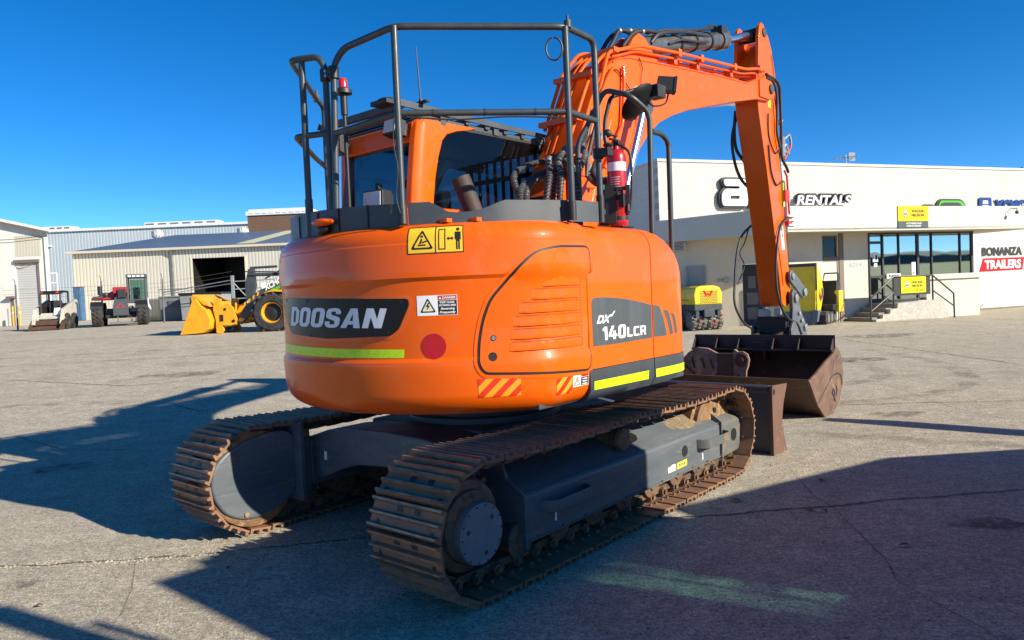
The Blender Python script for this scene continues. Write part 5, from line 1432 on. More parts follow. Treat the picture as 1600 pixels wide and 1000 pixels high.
m = MB(); m.prism([(4.055,.482),(4.07,.49),(4.35,.215),(4.33,.185)], BUL-.02, BUR+.02, 'yz'); m.build('cutting_edge', M['bucket'], BK, .003)
m = MB()
for s in (-1,1): m.prism([(4.99,.60),(5.25,.55),(5.75,.74),(5.8,.82),(5.6,.90),(5.2,.86),(5.0,.90)], s*.13, s*.17, 'yz')
m.build('hinge_ear', M['rust_dark'], BK, .006)

# a smaller bucket lies inside the wide one, ears up : it rests there, so it is its own thing
SB = thing('digging_bucket', 'small rusty pinkish bucket lying inside the wide dark bucket in front of the blade', 'bucket')
SB.location = Xf @ Vector((-.30,4.58,.15)); SB.rotation_euler = (0,0,-TH+.12)
def sb(name, poly, x0, x1, mat, parent=None, bev=.008, plane='xz'):
    m = MB(); m.prism(poly, x0, x1, plane); return m.build(name, M[mat], parent or SB, bev)
shell = sb('bucket_shell', [(-.44,.0),(-.44,.46),(-.36,.56),(-.24,.625),(-.10,.61),(.06,.53),(.06,.48),(-.10,.0)], .0, .05, 'rust_pink')
m = MB(); m.prism([(.0,.02),(.0,.55),(.26,.55),(.26,.02)], .0, .05, 'xz'); m.box(-.42,-.39,.05,.5,.02,.5); m.box(.0,.05,.05,.45,.0,.52); m.box(-.42,.26,.05,.5,.0,.06)
m.build('bucket_body', M['bucket'], SB, .006)
m = MB(); P = [(.22,.0),(.235,.60),(.30,.575)]
P = [(.225,.02),(.23,.60),(.255,.605),(.29,.575),(.35,.58),(.405,.545),(.425,.48),(.41,.40),(.385,.33),(.375,.02)]
m.prism(P, -.045, .0, 'xz'); ear = m.build('hinge_ear', M['rust_pink'], SB, .008)
m = MB(); m.lathe([(.078,0),(.085,.012),(.085,.03),(.06,.03),(.058,.02),(.03,.02),(.028,.04),(.01,.04)], (.335,-.045,.475), (0,-1,0), 28); m.build('pin_boss', M['rust'], ear, .003)
m = MB()
for i, x in enumerate((-.30,-.17,-.06)): m.tube([(x+.02,-.004,.30+.02*i if 0 else .36),(x-.015,-.004,.50-.012*i)], .012, 8)
m.tube([(-.42,-.003,.40),(-.34,-.003,.34),(-.26,-.003,.26),(-.16,-.003,.22),(-.08,-.003,.19),(.04,-.003,.18)], .008, 6, .05)
m.cyl((-.12,.0,.145),(-.12,-.012,.145),.035,seg=14); m.cyl((-.43,.0,.25),(-.43,-.012,.25),.03,seg=14)
m.build('wear_bar', M['rust_dark'], shell)
m = MB(); flat_text(m, 'JTCO', [(.325,.06),(.325,.30),(.275,.30),(.275,.06)], lambda a,b,t: (a,-.0465-.003*t,b), .003, bold=.03); m.build('stamped_mark', M['rust_dark'], ear)
# ------------------------------------------------------------------ rental building on the right
BROT = math.atan(.38)
XB = Matrix.Translation((5.2,25.4,0)) @ Matrix.Rotation(BROT, 4, 'Z')
def at_b(a, b, z): return XB @ Vector((a, b, z))
RB = thing('rental_building', 'cream block building with a long parapet, corner canopy and glass shopfront up steps', 'building', (5.2,25.4,0), BROT)
m = MB(); m.box(0,9.0,0,.25,2.9,5.80); m.box(9.0,32,0,.25,3.3,5.80)
wl = m.build('parapet_wall', M['block'], RB)
m = MB()
for a in (3.4,8.4,13.2,17.6): m.box(a-.008,a+.008,-.003,.0,3.8,5.8)
m.build('wall_joint', M['soffit'], RB)
m = MB(); m.box(11.62,32,0.02,.25,-.5,3.3); m.build('ground_floor_wall', M['block_white'], RB)
m = MB(); m.box(0,.25,.26,24,-.5,5.78); m.build('end_wall', M['end_block'], RB)
m = MB(); m.box(-.04,32.05,-.04,.30,5.801,5.90); m.box(-.04,.30,.30,24,5.781,5.88); m.box(.3,32,.3,24,5.2,5.3); m.build('parapet_capping', M['fascia'], RB, .01)
# oblique wall under the canopy (in the shade), with door and small doors
p0 = Vector((-.25,-.2)); p1 = Vector((3.15,-2.8)); d = (p1-p0); OL = d.length; d.normalize(); nrm = Vector((d.y,-d.x))   # nrm points to the yard
def obl(t, o, z): q = p0 + d*t + nrm*o; return (q.x, q.y, z)
def oblbox(m, t0, t1, o0, o1, z0, z1):
    vs = [obl(t,o,z) for z in (z0,z1) for o in (o0,o1) for t in (t0,t1)]
    m.add(vs, [(0,2,3,1),(4,5,7,6),(0,1,5,4),(2,6,7,3),(0,4,6,2),(1,3,7,5)])
m = MB()
for t0, t1, z0, z1 in ((-.4,2.72,-.5,3.1),(3.25,OL,-.5,3.1),(2.72,3.25,2.15,3.1)): oblbox(m, t0, t1, -.2, 0, z0, z1)
m.build('canopy_wall', M['render'], RB)
m = MB(); oblbox(m, .98,1.50,.002,.03,-.2,2.11); sd_ = m.build('side_door', M['doorgrey'], RB, .01)
m = MB(); oblbox(m, .92,.98,.003,.05,-.2,2.17); oblbox(m, 1.50,1.56,.003,.05,-.2,2.17); oblbox(m,.98,1.5,.003,.05,2.11,2.17); m.build('door_frame', M['doorgrey'], sd_)
m = MB(); oblbox(m, 2.72,3.25,-.6,-.55,-.2,2.15); oblbox(m,2.72,2.74,-.55,-.2,-.2,2.15); pd_ = m.build('passage_door', M['shadowdoor'], RB)
m = MB(); oblbox(m, 2.90,3.14,-.55,-.53,1.35,1.75); oblbox(m,2.85,3.2,-.55,-.535,.3,.7); oblbox(m,2.85,3.2,-.55,-.535,.8,1.2); m.build('door_panel', M['doorgrey'], pd_)
m = MB(); oblbox(m, .35,.95,.0,.28,2.70,2.98); ac = m.build('wall_air_unit', M['soffit'], RB, .02)
m = MB()
for k in range(5): oblbox(m, .42,.88,.281,.285,2.74+.045*k,2.76+.045*k)
m.build('unit_grille', M['signdark'], ac)
m = MB(); oblbox(m, 1.90,2.22,.002,.05,1.60,1.68); m.cyl(obl(2.2,.07,1.64),obl(2.2,.12,1.64),.09,seg=14); m.build('wall_bracket', M['doorgrey'], RB)
m = MB(); oblbox(m, 3.30,3.45,.002,.16,1.25,1.6); m.build('meter_box', M['signdark'], RB, .02)
# canopy
A = (1.75,-4.2)
m = MB(); m.prism([(-.3,-.05),A,(13.4,-4.2),(13.4,-.05)], 3.04, 3.10, 'xy'); m.build('soffit', M['soffit'], RB)
m = MB()
q = Vector((A[0]+.3, A[1]+4.1)).normalized()
fl = [(-.32,-.06),A,(A[0]+.10,-4.14),(-.18,-.06)]
m.prism(fl, 3.0, 3.76, 'xy'); m.build('canopy_fascia', M['fascia'], RB, .01)
m = MB(); m.prism([A,(13.4,-4.2),(13.4,-4.08),(A[0]+.08,-4.08)], 3.0, 3.77, 'xy'); fr_ = m.build('canopy_fascia', M['fascia'], RB, .01)
m = MB()
for a in (4.61,8.78,10.9,13.2): m.box(a-.008,a+.008,-4.203,-4.199,3.02,3.75)
m.build('panel_joint', M['soffit'], fr_)
m = MB(); m.box(1.85,13.4,-4.07,-.06,3.70,3.74); m.build('canopy_roof', M['soffit'], RB)
# shop front plane b = -2.8
F = -2.8
m = MB()
for a0,a1,z0,z1 in ((3.0,4.38,-.5,3.04),(4.38,5.02,2.98,3.04),(5.26,6.36,-.5,3.04),(5.02,5.06,-.5,3.04)): m.box(a0,a1,F,F+.2,z0,z1)
m.box(9.0,11.62,F,F+.25,-.5,1.36); m.box(11.42,11.62,F+.25,-.02,-.5,1.36); m.box(6.36,9.0,F+.02,F+.2,-.5,.66)
m.build('shopfront_wall', M['render'], RB)
m = MB(); m.box(8.9,11.76,F-.10,F+.3,1.361,1.54); m.box(11.45,11.76,F+.3,-.03,1.361,1.54); m.build('window_sill', M['render'], RB, .015)
m = MB(); m.box(5.06,5.26,F-.03,F+.1,-.2,3.03); m.box(4.38,5.06,F-.02,F+.1,2.16,2.27); m.build('brown_post', M['brownframe'], RB, .008)
m = MB(); m.box(4.40,5.04,F+.03,F+.06,-.2,2.16); dd_ = m.build('side_door', M['doorcream'], RB)
m = MB(); m.cyl((4.97,F+.03,1.05),(4.97,F-.04,1.05),.03,seg=10); m.build('door_knob', M['signdark'], dd_)
m = MB(); m.box(4.36,4.42,F+.02,F+.08,2.27,2.99); m.box(4.98,5.05,F+.02,F+.08,2.27,2.99); m.box(4.42,4.98,F+.02,F+.08,2.92,2.99); wf_ = m.build('window_frame', M['brownframe'], RB)
m = MB(); m.box(4.42,4.98,F+.05,F+.055,2.27,2.92); m.build('window_pane', M['win'], wf_)
# glazing : mullions with panes set behind them
mul = [(6.38,.05),(6.98,.07),(7.72,.05),(8.60,.10),(9.26,.05),(10.66,.05),(11.26,.10)]
m = MB()
for a, w in mul: m.box(a-w/2,a+w/2,F-.04,F+.05,.67 if a < 8.9 else 1.545,2.98)
m.box(6.36,11.33,F-.045,F+.05,2.98,3.035)
for a0, a1, z in ((6.41,6.94,2.66),(6.41,6.94,1.50)): m.box(a0,a1,F-.04,F+.05,z,z+.09)
m.box(6.41,6.94,F-.04,F+.05,.67,.80); m.box(7.02,8.55,F-.04,F+.05,.67,.75)
m.box(11.24,11.34,F+.05,-.02,2.9,3.03); m.box(11.24,11.34,F+.05,F+.1,1.54,3.0)
mf = m.build('shopfront_frame', M['alu'], RB, .006)
for a0,a1,z0,z1 in ((6.41,6.945,2.75,2.98),(6.41,6.945,1.59,2.66),(6.41,6.945,.80,1.50),(7.015,7.695,.75,2.98),(7.745,8.55,.75,2.98),(8.65,9.235,.75,2.98),(9.285,10.635,1.545,2.98),(10.685,11.21,1.545,2.98)):
    m = MB(); m.box(a0,a1,F+.0,F+.008,z0,z1); m.build('window_pane', M['shopglass'], RB)
m = MB(); m.box(11.26,11.268,F+.1,-.05,1.545,2.9); m.build('window_pane', M['shopglass'], RB)
m = MB(); m.box(6.4,11.2,-.3,-.25,.0,3.0); m.box(6.4,11.2,F+.25,-.3,.55,.6); m.box(6.36,6.4,F+.2,-.3,-.2,3.03); m.build('shop_interior_wall', M['soffit'], RB)
m = MB(); m.box(9.4,10.6,-1.9,-1.4,.6,1.6); m.box(7.9,8.4,-1.6,-1.2,.6,1.7); m.build('shop_counter', M['doorgrey'], RB, .02)
# notices on the glass
m = MB(); m.box(6.55,6.78,F-.008,F-.002,2.05,2.38); m.box(6.60,6.74,F-.008,F-.002,1.88,2.0); m.box(8.32,8.50,F-.008,F-.002,1.52,2.0); nt_ = m.build('paper_notice', M['signwhite'], RB)
m = MB(); m.box(6.66,6.74,F-.012,F-.0085,2.12,2.28); m.box(8.37,8.42,F-.012,F-.0085,1.6,1.66); m.build('notice_print', M['signdark'], nt_)
# house number painted on the render
m = MB(); m.prism(circ(5.78,1.98,.42,24,.15), F-.003, F-.001, 'xz'); hn = m.build('number_backing', M['stain_num'], RB)
m = MB(); flat_text(m, '6214', rectq(5.50,6.06,1.90,2.06), lambda a,b,t: (a, F-.006-.002*t, b), bold=.02); m.build('number_lettering', M['doorgrey'], hn)
# roof fans
for a in (5.85,):
    m = MB(); m.lathe([(.55,0),(.60,.02),(.60,.42),(.30,.55),(.05,.58)], (0,0,0), (0,0,1), 28)
    v = thing('roof_ventilator', 'round louvred roof ventilator above the parapet left of the big letters', 'roof vent', at_b(a+.55,6,6.45)); m.build('vent_hood', M['ventgrey'], v)
    m = MB(); 
    for k in range(24):
        an = 2*math.pi*k/24; m.box(-.012,.012,-.012,.012,.05,.40, Matrix.Translation((.61*math.cos(an),.61*math.sin(an),0)))
    m.build('vent_louvres', M['signdark'], v); m = MB(); m.cyl((0,0,-1.2),(0,0,0),.5,seg=20); m.build('vent_neck', M['ventgrey'], v)
v = thing('roof_ventilator', 'low round roof ventilator above the parapet, beside the power pole', 'roof vent', at_b(16.6,6,6.45))
m = MB(); m.lathe([(.75,0),(.78,.04),(.70,.30),(.35,.45),(.05,.47)], (0,0,0), (0,0,1), 28); m.build('vent_hood', M['ventgrey'], v); m = MB(); m.cyl((0,0,-1.2),(0,0,0),.5,seg=20); m.build('vent_neck', M['ventgrey'], v)
t = thing('roof_aerial', 'spiky television aerial on a thin mast above the parapet', 'aerial', at_b(14.4,6,5.3))
m = MB(); m.cyl((0,0,0),(0,0,2.2),.03,seg=8); m.build('mast', M['steel'], t)
m = MB(); m.cyl((-.55,0,2.05),(.55,.1,2.12),.022,seg=6)
for k in range(7): x = -.5+k*.165; m.cyl((x,-.3,2.06+.01*k),(x,.3,2.06+.01*k),.016,seg=6)
m.box(.15,.45,-.03,.03,1.9,2.3); m.build('antenna_elements', M['steel'], t)
def power_pole(name, lab, loc, h, arms, cat='power pole'):
    t = thing(name, lab, cat, loc); m = MB(); m.cyl((0,0,0),(0,0,h),.15,.11,10); m.build('pole', M['polewood'], t)
    for z, w, r in arms:
        m = MB(); m.box(-w,w,-.08,.08,z-.1,z+.1,Matrix.Rotation(r,4,'Z')); o = m.build('cross_arm', M['polewood'], t)
        m = MB()
        for k in (-.9,-.45,.45,.9): m.cyl((k*w*math.cos(r),k*w*math.sin(r),z+.1),(k*w*math.cos(r),k*w*math.sin(r),z+.32),.05,seg=8)
        m.build('insulators', M['signdark'], o)
    return t
power_pole('power_pole', 'wooden power pole behind the building near the low roof vent', (33.95,70,0), 12.1, [(11.75,1.15,.5)])
power_pole('power_pole', 'wooden power pole behind the building at the right edge', (48.6,70,0), 11.2, [(10.2,1.4,.2)])
def wire(name, lab, p, q, sag, r=.02):
    m = MB(); P, Q = Vector(p), Vector(q); pts = [P.lerp(Q, i/14)-Vector((0,0,sag*4*(i/14)*(1-i/14))) for i in range(15)]
    m.tube(pts, r, 5); return tag(m.build(name, M['signdark']), lab, 'cable')
wire('overhead_wire', 'thin overhead wire running left from the pole at the right edge', (48.6,70,11.0), (34.9,70,9.6), .3); wire('overhead_wire', 'thin overhead wire sloping down right from the pole near the low vent', (35.0,70,12.0), (48.6,70,10.2), .9)

# ------------------------------------------------------------------ signs
def sign(name, lab, cat, a, b, z, rot=0.):
    t = thing(name, lab, cat, at_b(a,b,z), BROT); return t
def panel(t, x0,x1,z0,z1, y0, y1, mat, name='panel'): m = MB(); m.box(x0,x1,y0,y1,z0,z1); return m.build(name, M[mat], t, .004)
def letters(t, s, x0,x1,z0,z1, y, mat, name='lettering', thick=.004, **k):
    m = MB(); flat_text(m, s, rectq(x0,x1,z0,z1), lambda a,b,tt: (a, y-thick*tt, b), thick if thick > .01 else 0, **k); return m.build(name, M[mat], t)
def boots(t, x, z, s, y):
    m = MB(); m.prism(circ(x,z,.5*s,20,.62*s), y-.002, y, 'xz'); m.build('emblem_ring', M['signdark'], t)
    m = MB(); m.prism(circ(x,z,.42*s,20,.54*s), y-.004, y-.0025, 'xz'); m.build('emblem_disc', M['signwhite'], t)
    m = MB(); m.prism([(x-.36*s,z+.12*s),(x-.14*s,z+.12*s),(x-.06*s,z-.18*s),(x,z-.02*s),(x+.06*s,z-.18*s),(x+.14*s,z+.12*s),(x+.36*s,z+.12*s),(x+.20*s,z-.40*s),(x,z-.25*s),(x-.2*s,z-.40*s)], y-.006, y-.0045, 'xz'); m.build('emblem_mark', M['signred'], t)
t = sign('canopy_sign', 'yellow and grey dealer sign on the canopy fascia above the shopfront', 'sign', 6.13, -4.2, 3.07)
panel(t, 0,1.31,.215,.70,-.03,-.004,'signyellow'); panel(t, 0,1.31,.0,.212,-.03,-.004,'signgrey')
boots(t, .31,.47,.20,-.032); letters(t,'WACKER',.58,1.12,.49,.58,-.032,'signdark',bold=.02); letters(t,'NEUSON',.58,1.12,.36,.45,-.032,'signdark',bold=.02)
letters(t,'AUTHORISED SALES',.33,1.0,.118,.172,-.032,'signwhite',bold=.02); letters(t,'& SERVICE DEALER',.35,.98,.035,.09,-.032,'signwhite',bold=.02)
# big built-up letters : a s (black edge, white face) and RENTALS
t = sign('rental_letters', 'large white letters with thick dark outlines and the word RENTALS on the parapet', 'sign letters', 2.44, -.02, 4.27)
def blockletter(m, outer, holes, y0, y1):
    cu = bpy.data.curves.new('c','CURVE'); cu.dimensions = '2D'; cu.fill_mode = 'BOTH'; cu.extrude = abs(y1-y0)/2
    for P in [outer]+holes:
        sp = cu.splines.new('POLY'); sp.points.add(len(P)-1); sp.use_cyclic_u = True
        for i, p in enumerate(P): sp.points[i].co = (p[0],p[1],0,1)
    ob = bpy.data.objects.new('c',cu); COL.objects.link(ob); bpy.context.view_layer.update()
    me = bpy.data.meshes.new_from_object(ob.evaluated_get(bpy.context.evaluated_depsgraph_get()))
    m.add([(v.co.x, (y0+y1)/2+v.co.z, v.co.y) for v in me.vertices], [list(p.vertices) for p in me.polygons])
    bpy.data.objects.remove(ob); bpy.data.curves.remove(cu); bpy.data.meshes.remove(me)
def off(p, d): return inset(p, -d)
aO = rounded([(.0,.18),(.06,.0),(1.08,.0),(1.16,.74),(1.02,.94),(.10,.94),(.14,.70),(.78,.70),(.76,.60),(.16,.60),(.02,.46)], .10)
aH = rounded([(.34,.24),(.74,.24),(.77,.36),(.36,.36)], .05)
sO = rounded([(1.18,.0),(2.32,.0),(2.44,.16),(2.46,.42),(2.30,.56),(1.56,.56),(1.58,.72),(2.44,.72),(2.50,.96),(1.36,.96),(1.24,.82),(1.20,.44),(1.34,.32),(2.08,.32),(2.06,.22),(1.20,.22)], .09)
cO = rounded([(2.62,.0),(3.5,.0),(3.56,.24),(2.94,.24),(2.98,.70),(3.58,.70),(3.62,.96),(2.70,.96),(2.56,.80),(2.50,.18)], .09)
for P, H in ((aO,[aH]),(sO,[]),):
    m = MB(); blockletter(m, off(P,.075), [], -.13, -.012); m.build('letter_backing', M['signdark'], t)
    m = MB(); blockletter(m, P, H, -.20, -.132); m.build('letter_face', M['signwhite'], t)
m = MB(); flat_text(m, 'RENTALS', rectq(3.32,5.90,.075,.43), lambda a,b,tt: (a+.06, -.012-.14*tt, b+.045), .14, bold=.05, shear=.18); m.build('word_backing', M['signdark'], t)
m = MB(); flat_text(m, 'RENTALS', rectq(3.30,5.88,.035,.39), lambda a,b,tt: (a, -.155-.05*tt, b), .05, bold=.015, shear=.18); m.build('word_lettering', M['signwhite'], t)
t = sign('logo_sign', 'rounded green and charcoal logo letters half hidden behind the canopy', 'sign letters', 12.09, -.02, 3.75)
m = MB(); blockletter(m, rounded([(0,0),(.72,0),(.74,.52),(.64,.60),(.12,.60),(.02,.5)],.1), [], -.05,-.01); m.build('letter_backing', M['signdark'], t)
m = MB(); blockletter(m, rounded([(.10,0),(.62,0),(.62,.46),(.56,.52),(.18,.52),(.12,.46)],.08), [], -.08,-.052); m.build('letter_face', M['signgrey'], t)
m = MB(); blockletter(m, rounded([(.74,0),(2.52,0),(2.50,.58),(2.24,.82),(1.0,.82),(.84,.62)],.16), [], -.05,-.01); m.build('letter_backing', M['signdark'], t)
m = MB(); blockletter(m, rounded([(.86,0),(2.44,0),(2.42,.54),(2.2,.75),(1.06,.75),(.93,.58)],.16), [], -.08,-.052); m.build('letter_face', M['signgreen'], t)
m = MB(); blockletter(m, rounded([(.92,0),(2.16,0),(2.20,.56),(2.04,.67),(1.14,.67),(1.0,.55)],.12), [], -.11,-.082); m.build('letter_core', M['signdark'], t)
t = sign('maker_sign', 'blue maker lettering beside a blue trapezoid emblem, half hidden behind the canopy', 'sign letters', 15.38, -.02, 3.95)
m = MB(); blockletter(m, rounded([(-.02,0),(.76,0),(.72,.64),(.68,.69),(.06,.69),(.0,.64)],.06), [], -.04,-.01); m.build('emblem', M['signblue'], t)
m = MB(); m.prism([(.20,.42),(.52,.42),(.50,.56),(.22,.56)], -.045,-.041,'xz'); m.prism([(.10,.20),(.62,.20),(.60,.36),(.12,.36)][0:0] or [(.05,.0),(.16,.32),(.10,.34)], -.045,-.041,'xz'); m.prism([(.17,.36),(.55,.36),(.50,.20),(.22,.20)],-.045,-.041,'xz'); m.prism([(.62,.34),(.57,.32),(.68,.0)],-.045,-.041,'xz'); m.build('emblem_mark', M['signwhite'], t)
letters(t,'XCMG',.86,2.74,.04,.61,-.03,'signblue',thick=.03,bold=.05,shear=.12)
t = sign('trailer_sign', 'painted black BONANZA over a slanted red TRAILERS banner on the white block wall', 'painted sign', 15.4, .0, 1.56)
letters(t,'BONANZA',.16,2.60,.64,1.01,-.004,'signdark',bold=.045)
m = MB(); m.prism([(0,0),(2.60,.02),(2.72,.55),(.25,.55)], -.003,.018,'xz'); m.build('red_banner', M['signred'], t)
letters(t,'TRAILERS',.30,2.50,.09,.47,-.007,'signwhite',bold=.04)
t = sign('rail_sign', 'bright yellow board hung on a dark panel of the stair railing', 'sign', 6.20, -3.9, .94)
m = MB(); m.box(0.02,1.66,.0,.02,-.04,.58); m.build('dark_panel', M['signdark'], t)
panel(t, .34,1.44,.03,.56,-.02,-.003,'signyellow2'); boots(t,.60,.31,.19,-.022); letters(t,'WACKER',.82,1.28,.33,.42,-.022,'signdark',bold=.02); letters(t,'NEUSON',.82,1.28,.215,.305,-.022,'signdark',bold=.02); letters(t,'all it takes',1.0,1.34,.08,.16,-.022,'signdark',shear=.25)
t = sign('desk_sign', 'small white slanted sign standing behind the stair rail', 'sign', 7.06, F-.08, 1.47)
m = MB(); m.prism([(0,0),(.68,0),(.62,.16),(.0,.16)], -.02,-.0,'xz'); m.build('panel', M['signwhite'], t); letters(t,'RECEPTION',.08,.54,.05,.12,-.022,'signdark',bold=.03)

# ------------------------------------------------------------------ entrance steps and rails
t = thing('entrance_steps', 'four grey concrete steps with a pale block side leading to the glass door', 'steps', at_b(0,0,0), BROT)
m = MB()
for k,(a,z) in enumerate(((5.30,.24),(5.62,.38),(5.94,.52),(6.24,.66))): m.box(a, (5.62,5.94,6.24,8.3)[k], -3.85, F-.06, -.3, z)
m.build('treads', M['stepgrey'], t, .008)
m = MB(); m.prism([(5.35,-.3),(8.6,-.3),(8.55,.25),(8.3,.72),(6.30,.66),(6.28,.5),(5.98,.48),(5.96,.34),(5.66,.32),(5.64,.2),(5.36,.18)], -3.99, -3.853, 'xz'); m.build('side_wall', M['concrete'], t, .006)
t = thing('stair_railing', 'dark tubular stair railing with two sloping ends in front of the shopfront', 'railing', at_b(0,-3.92,0), BROT)
m = MB(); r = .028
m.tube([(5.21,0,-.1),(5.24,0,.87),(6.20,0,1.53),(7.94,0,1.52),(8.90,0,.88),(8.92,0,.0)], r, 8); m.tube([(5.24,0,.45),(6.20,0,1.02)], r*.85, 8); m.tube([(7.94,0,1.02),(8.90,0,.46)], r*.85, 8)
m.tube([(6.20,0,.6),(6.20,0,1.53)], r, 8); m.tube([(7.94,0,.66),(7.94,0,1.52)], r, 8); m.build('rail', M['alu'], t)
# letter box etc beside the corner
t = thing('wall_box', 'small grey box with a yellow foot on the wall right of the shop window', 'utility box', at_b(11.55,-.02,1.9), BROT)
m = MB(); m.box(.0,.22,-.14,.0,0,.55); m.build('cabinet', M['signgrey'], t, .01); m = MB(); m.box(.02,.16,-.17,-.141,-.22,.05); m.build('yellow_tag', M['signyellow'], t)
t = thing('flood_light', 'small flood light hanging under the canopy edge on the far right', 'lamp', at_b(11.3,-4.35,3.55), BROT); m = MB(); m.cyl((0,.14,.12),(0,-.1,.12),.014,seg=8); m.cyl((0,-.1,.13),(0,-.1,.02),.012,seg=8); m.build('bracket', M['signdark'], t); m = MB(); m.ball((0,-.1,-.02),.065,8); m.build('lamp_head', M['brownframe'], t)
m = MB(); m.box(12.4,12.6,-.2,-.02,2.9,3.0); m.build('soffit_lamp', M['brownframe'], RB)

# ------------------------------------------------------------------ weeds at the wall foot
def weed(loc, h, n, lab, sp=.25):
    t = thing('weed_plant', lab, 'plant', loc); rnd = random.Random(int(loc[0]*100)); m = MB(); l = MB()
    for k in range(n):
        a = rnd.uniform(0,6.28); hh = h*rnd.uniform(.35,1); dx, dy = math.cos(a)*sp*rnd.random(), math.sin(a)*sp*.5*rnd.random()
        m.tube(spline([(0,0,0),(dx*.4,dy*.4,hh*.5),(dx,dy,hh)],3), .010, 4)
        for j in range(9):
            f = rnd.uniform(.15,1); c = Vector((dx*f,dy*f,hh*f)); b = rnd.uniform(0,6.28); q = Vector((math.cos(b),math.sin(b),rnd.uniform(-.3,.5)))*rnd.uniform(.06,.13); s = Vector((-q.y,q.x,0))*.3
            l.add([c, c+q*.5+s, c+q, c+q*.5-s], [(0,1,2,3)])
    m.build('stems', M['stem'], t); l.build('leaves', M['leaf'], t, recalc=False)
p = at_b(12.35,-.15,0); weed((p.x,p.y,-.12), 1.0, 9, 'tall straggly weed against the white block wall'); p = at_b(14.9,-.15,0); weed((p.x,p.y,-.12), .42, 10, 'short bushy weed at the foot of the white block wall', .35)
m = MB(); P = [at_b(11.7,-.6,0),at_b(26,-.6,0),at_b(26,-.05,0),at_b(11.7,-.05,0)]; m.prism([(v.x,v.y) for v in P], -.2, .03, 'xy'); tag(m.build('verge', M['verge']), kind='structure')
# ------------------------------------------------------------------ sheds on the left
# cream hip-roofed shed
CS = thing('cream_shed', 'long cream corrugated shed with a grey hipped roof and a big dark doorway', 'shed', (-35.9,61.0,.75), R(2.2))
m = MB(); L = 24; DX0, DX1, DZ = 9.65, 13.95, 4.75
for a0,a1,z0,z1 in ((0,DX0,-.6,5.65),(DX1,L,-.6,5.65),(DX0,DX1,DZ,5.65)): m.box(a0,a1,0,.12,z0,z1)
m.build('wall', M['cream_sheet'], CS)
m = MB(); m.box(0,.1,.12,16,-.6,5.65); m.box(L-.1,L,.12,16,-.6,5.65); m.box(0,L,16,16.1,-.6,5.65); m.build('wall', M['cream_sheet'], CS)
m = MB(); m.box(DX0-.1,DX0,.13,8,-.3,5.4); m.box(DX1,DX1+.1,.13,8,-.3,5.4); m.box(DX0,DX1,8,8.1,-.3,5.4); m.box(DX0-.1,DX1+.1,.13,8,5.4,5.5); m.build('dark_interior', M['ink'], CS)  # black surfaces put the darkness inside the doorway into the colour
m = MB(); m.add([(-.3,-.35,5.66),(L+.3,-.35,5.66),(L+.3,8,7.5),(5.2,8,7.5),(-.3,16.3,5.66),(L+.3,16.3,5.66)], [(0,1,2,3),(0,3,4),(3,2,5,4)])
m.build('roof', M['grey_roof'], CS, recalc=False)
m = MB(); m.add([(13.1,.5,5.86),(14.6,.5,5.86),(17.0,7.8,7.48),(15.5,7.8,7.48)], [(0,1,2,3)]); m.build('skylight_strip', M['skylight'], CS, recalc=False)
m = MB(); m.box(-.35,L+.3,-.45,-.30,5.50,5.70); m.build('gutter', M['soffit'], CS, .02)
m = MB(); m.cyl((8.05,-.38,5.5),(8.05,-.10,5.0),.08,seg=8); m.cyl((8.05,-.10,5.05),(8.05,-.10,-.3),.085,seg=8); m.build('downpipe', M['steeldark'], CS)
m = MB(); m.box(DX0-.14,DX0,-.04,0,-.2,DZ+.1); m.box(DX1,DX1+.14,-.04,0,-.2,DZ+.1); m.build('door_trim', M['cream_plain'], CS)
def vent(loc, lab, s=1.):
    v = thing('roof_ventilator', lab, 'roof vent', loc); m = MB(); m.lathe([(.36*s,0),(.50*s,.15),(.56*s,.42),(.50*s,.7),(.28*s,.86),(.05,.9)], (0,0,0), (0,0,1), 20); m.build('turbine_head', M['paleturb'], v)
    m = MB(); m.cyl((0,0,-.7),(0,0,0),.36*s,seg=14); m.build('vent_neck', M['paleturb'], v)
    m = MB()
    for k in range(14): a = 2*math.pi*k/14; m.box(-.01,.02,-.02,.02,.12,.75,Matrix.Translation((.54*s*math.cos(a),.54*s*math.sin(a),0)))
    m.build('vanes', M['steel'], v)
vent((-33.3,70.6,8.1), 'pale turbine roof vent, the left one on the grey shed roof'); vent((-25.2,70.6,8.0), 'pale turbine roof vent in the middle of the grey shed roof'); vent((-18.6,69.6,7.95), 'pale turbine roof vent below the brown brick block')

BS = thing('blue_grey_shed', 'tall pale blue corrugated shed behind the cream one', 'shed', (-66,90,.7), R(.9))
m = MB(); m.box(0,44,0,.2,-.5,10.55); m.box(43.8,44,.2,26,-.5,10.55); m.build('wall', M['blue_sheet'], BS)
m = MB(); m.box(-.3,44.3,-.25,26,10.551,10.85); m.build('roof', M['whitemetal'], BS, .03)
for a0,a1,lab in ((7.3,12.6,''),(21.6,30.5,'')):
    m = MB(); m.box(a0,a1,.5,2.5,10.851,11.3); o = m.build('ridge_vent', M['whitemetal'], BS, .04)
    m = MB()
    for k in range(6): x = a0+.2+(a1-a0)*k/6; m.box(x,x+(a1-a0)/9,.44,.499,11.02,11.17)
    m.build('vent_slots', M['steeldark'], o)
m = MB(); m.box(8.6,9.4,-1.3,-.01,6.55,6.75); m.tube([(9.05,-1.1,6.5),(9.05,-1.1,.2)], .08, 6); m.build('downpipe', M['brownframe'], BS)
m = MB(); m.box(8.5,10.6,-.5,-.02,8.8,8.92); m.build('lamp_bracket', M['whitemetal'], BS)
BB = thing('brick_block', 'brown brick block with a white flat roof edge rising behind the grey roof', 'building', (-28.0,80,.7), 0)
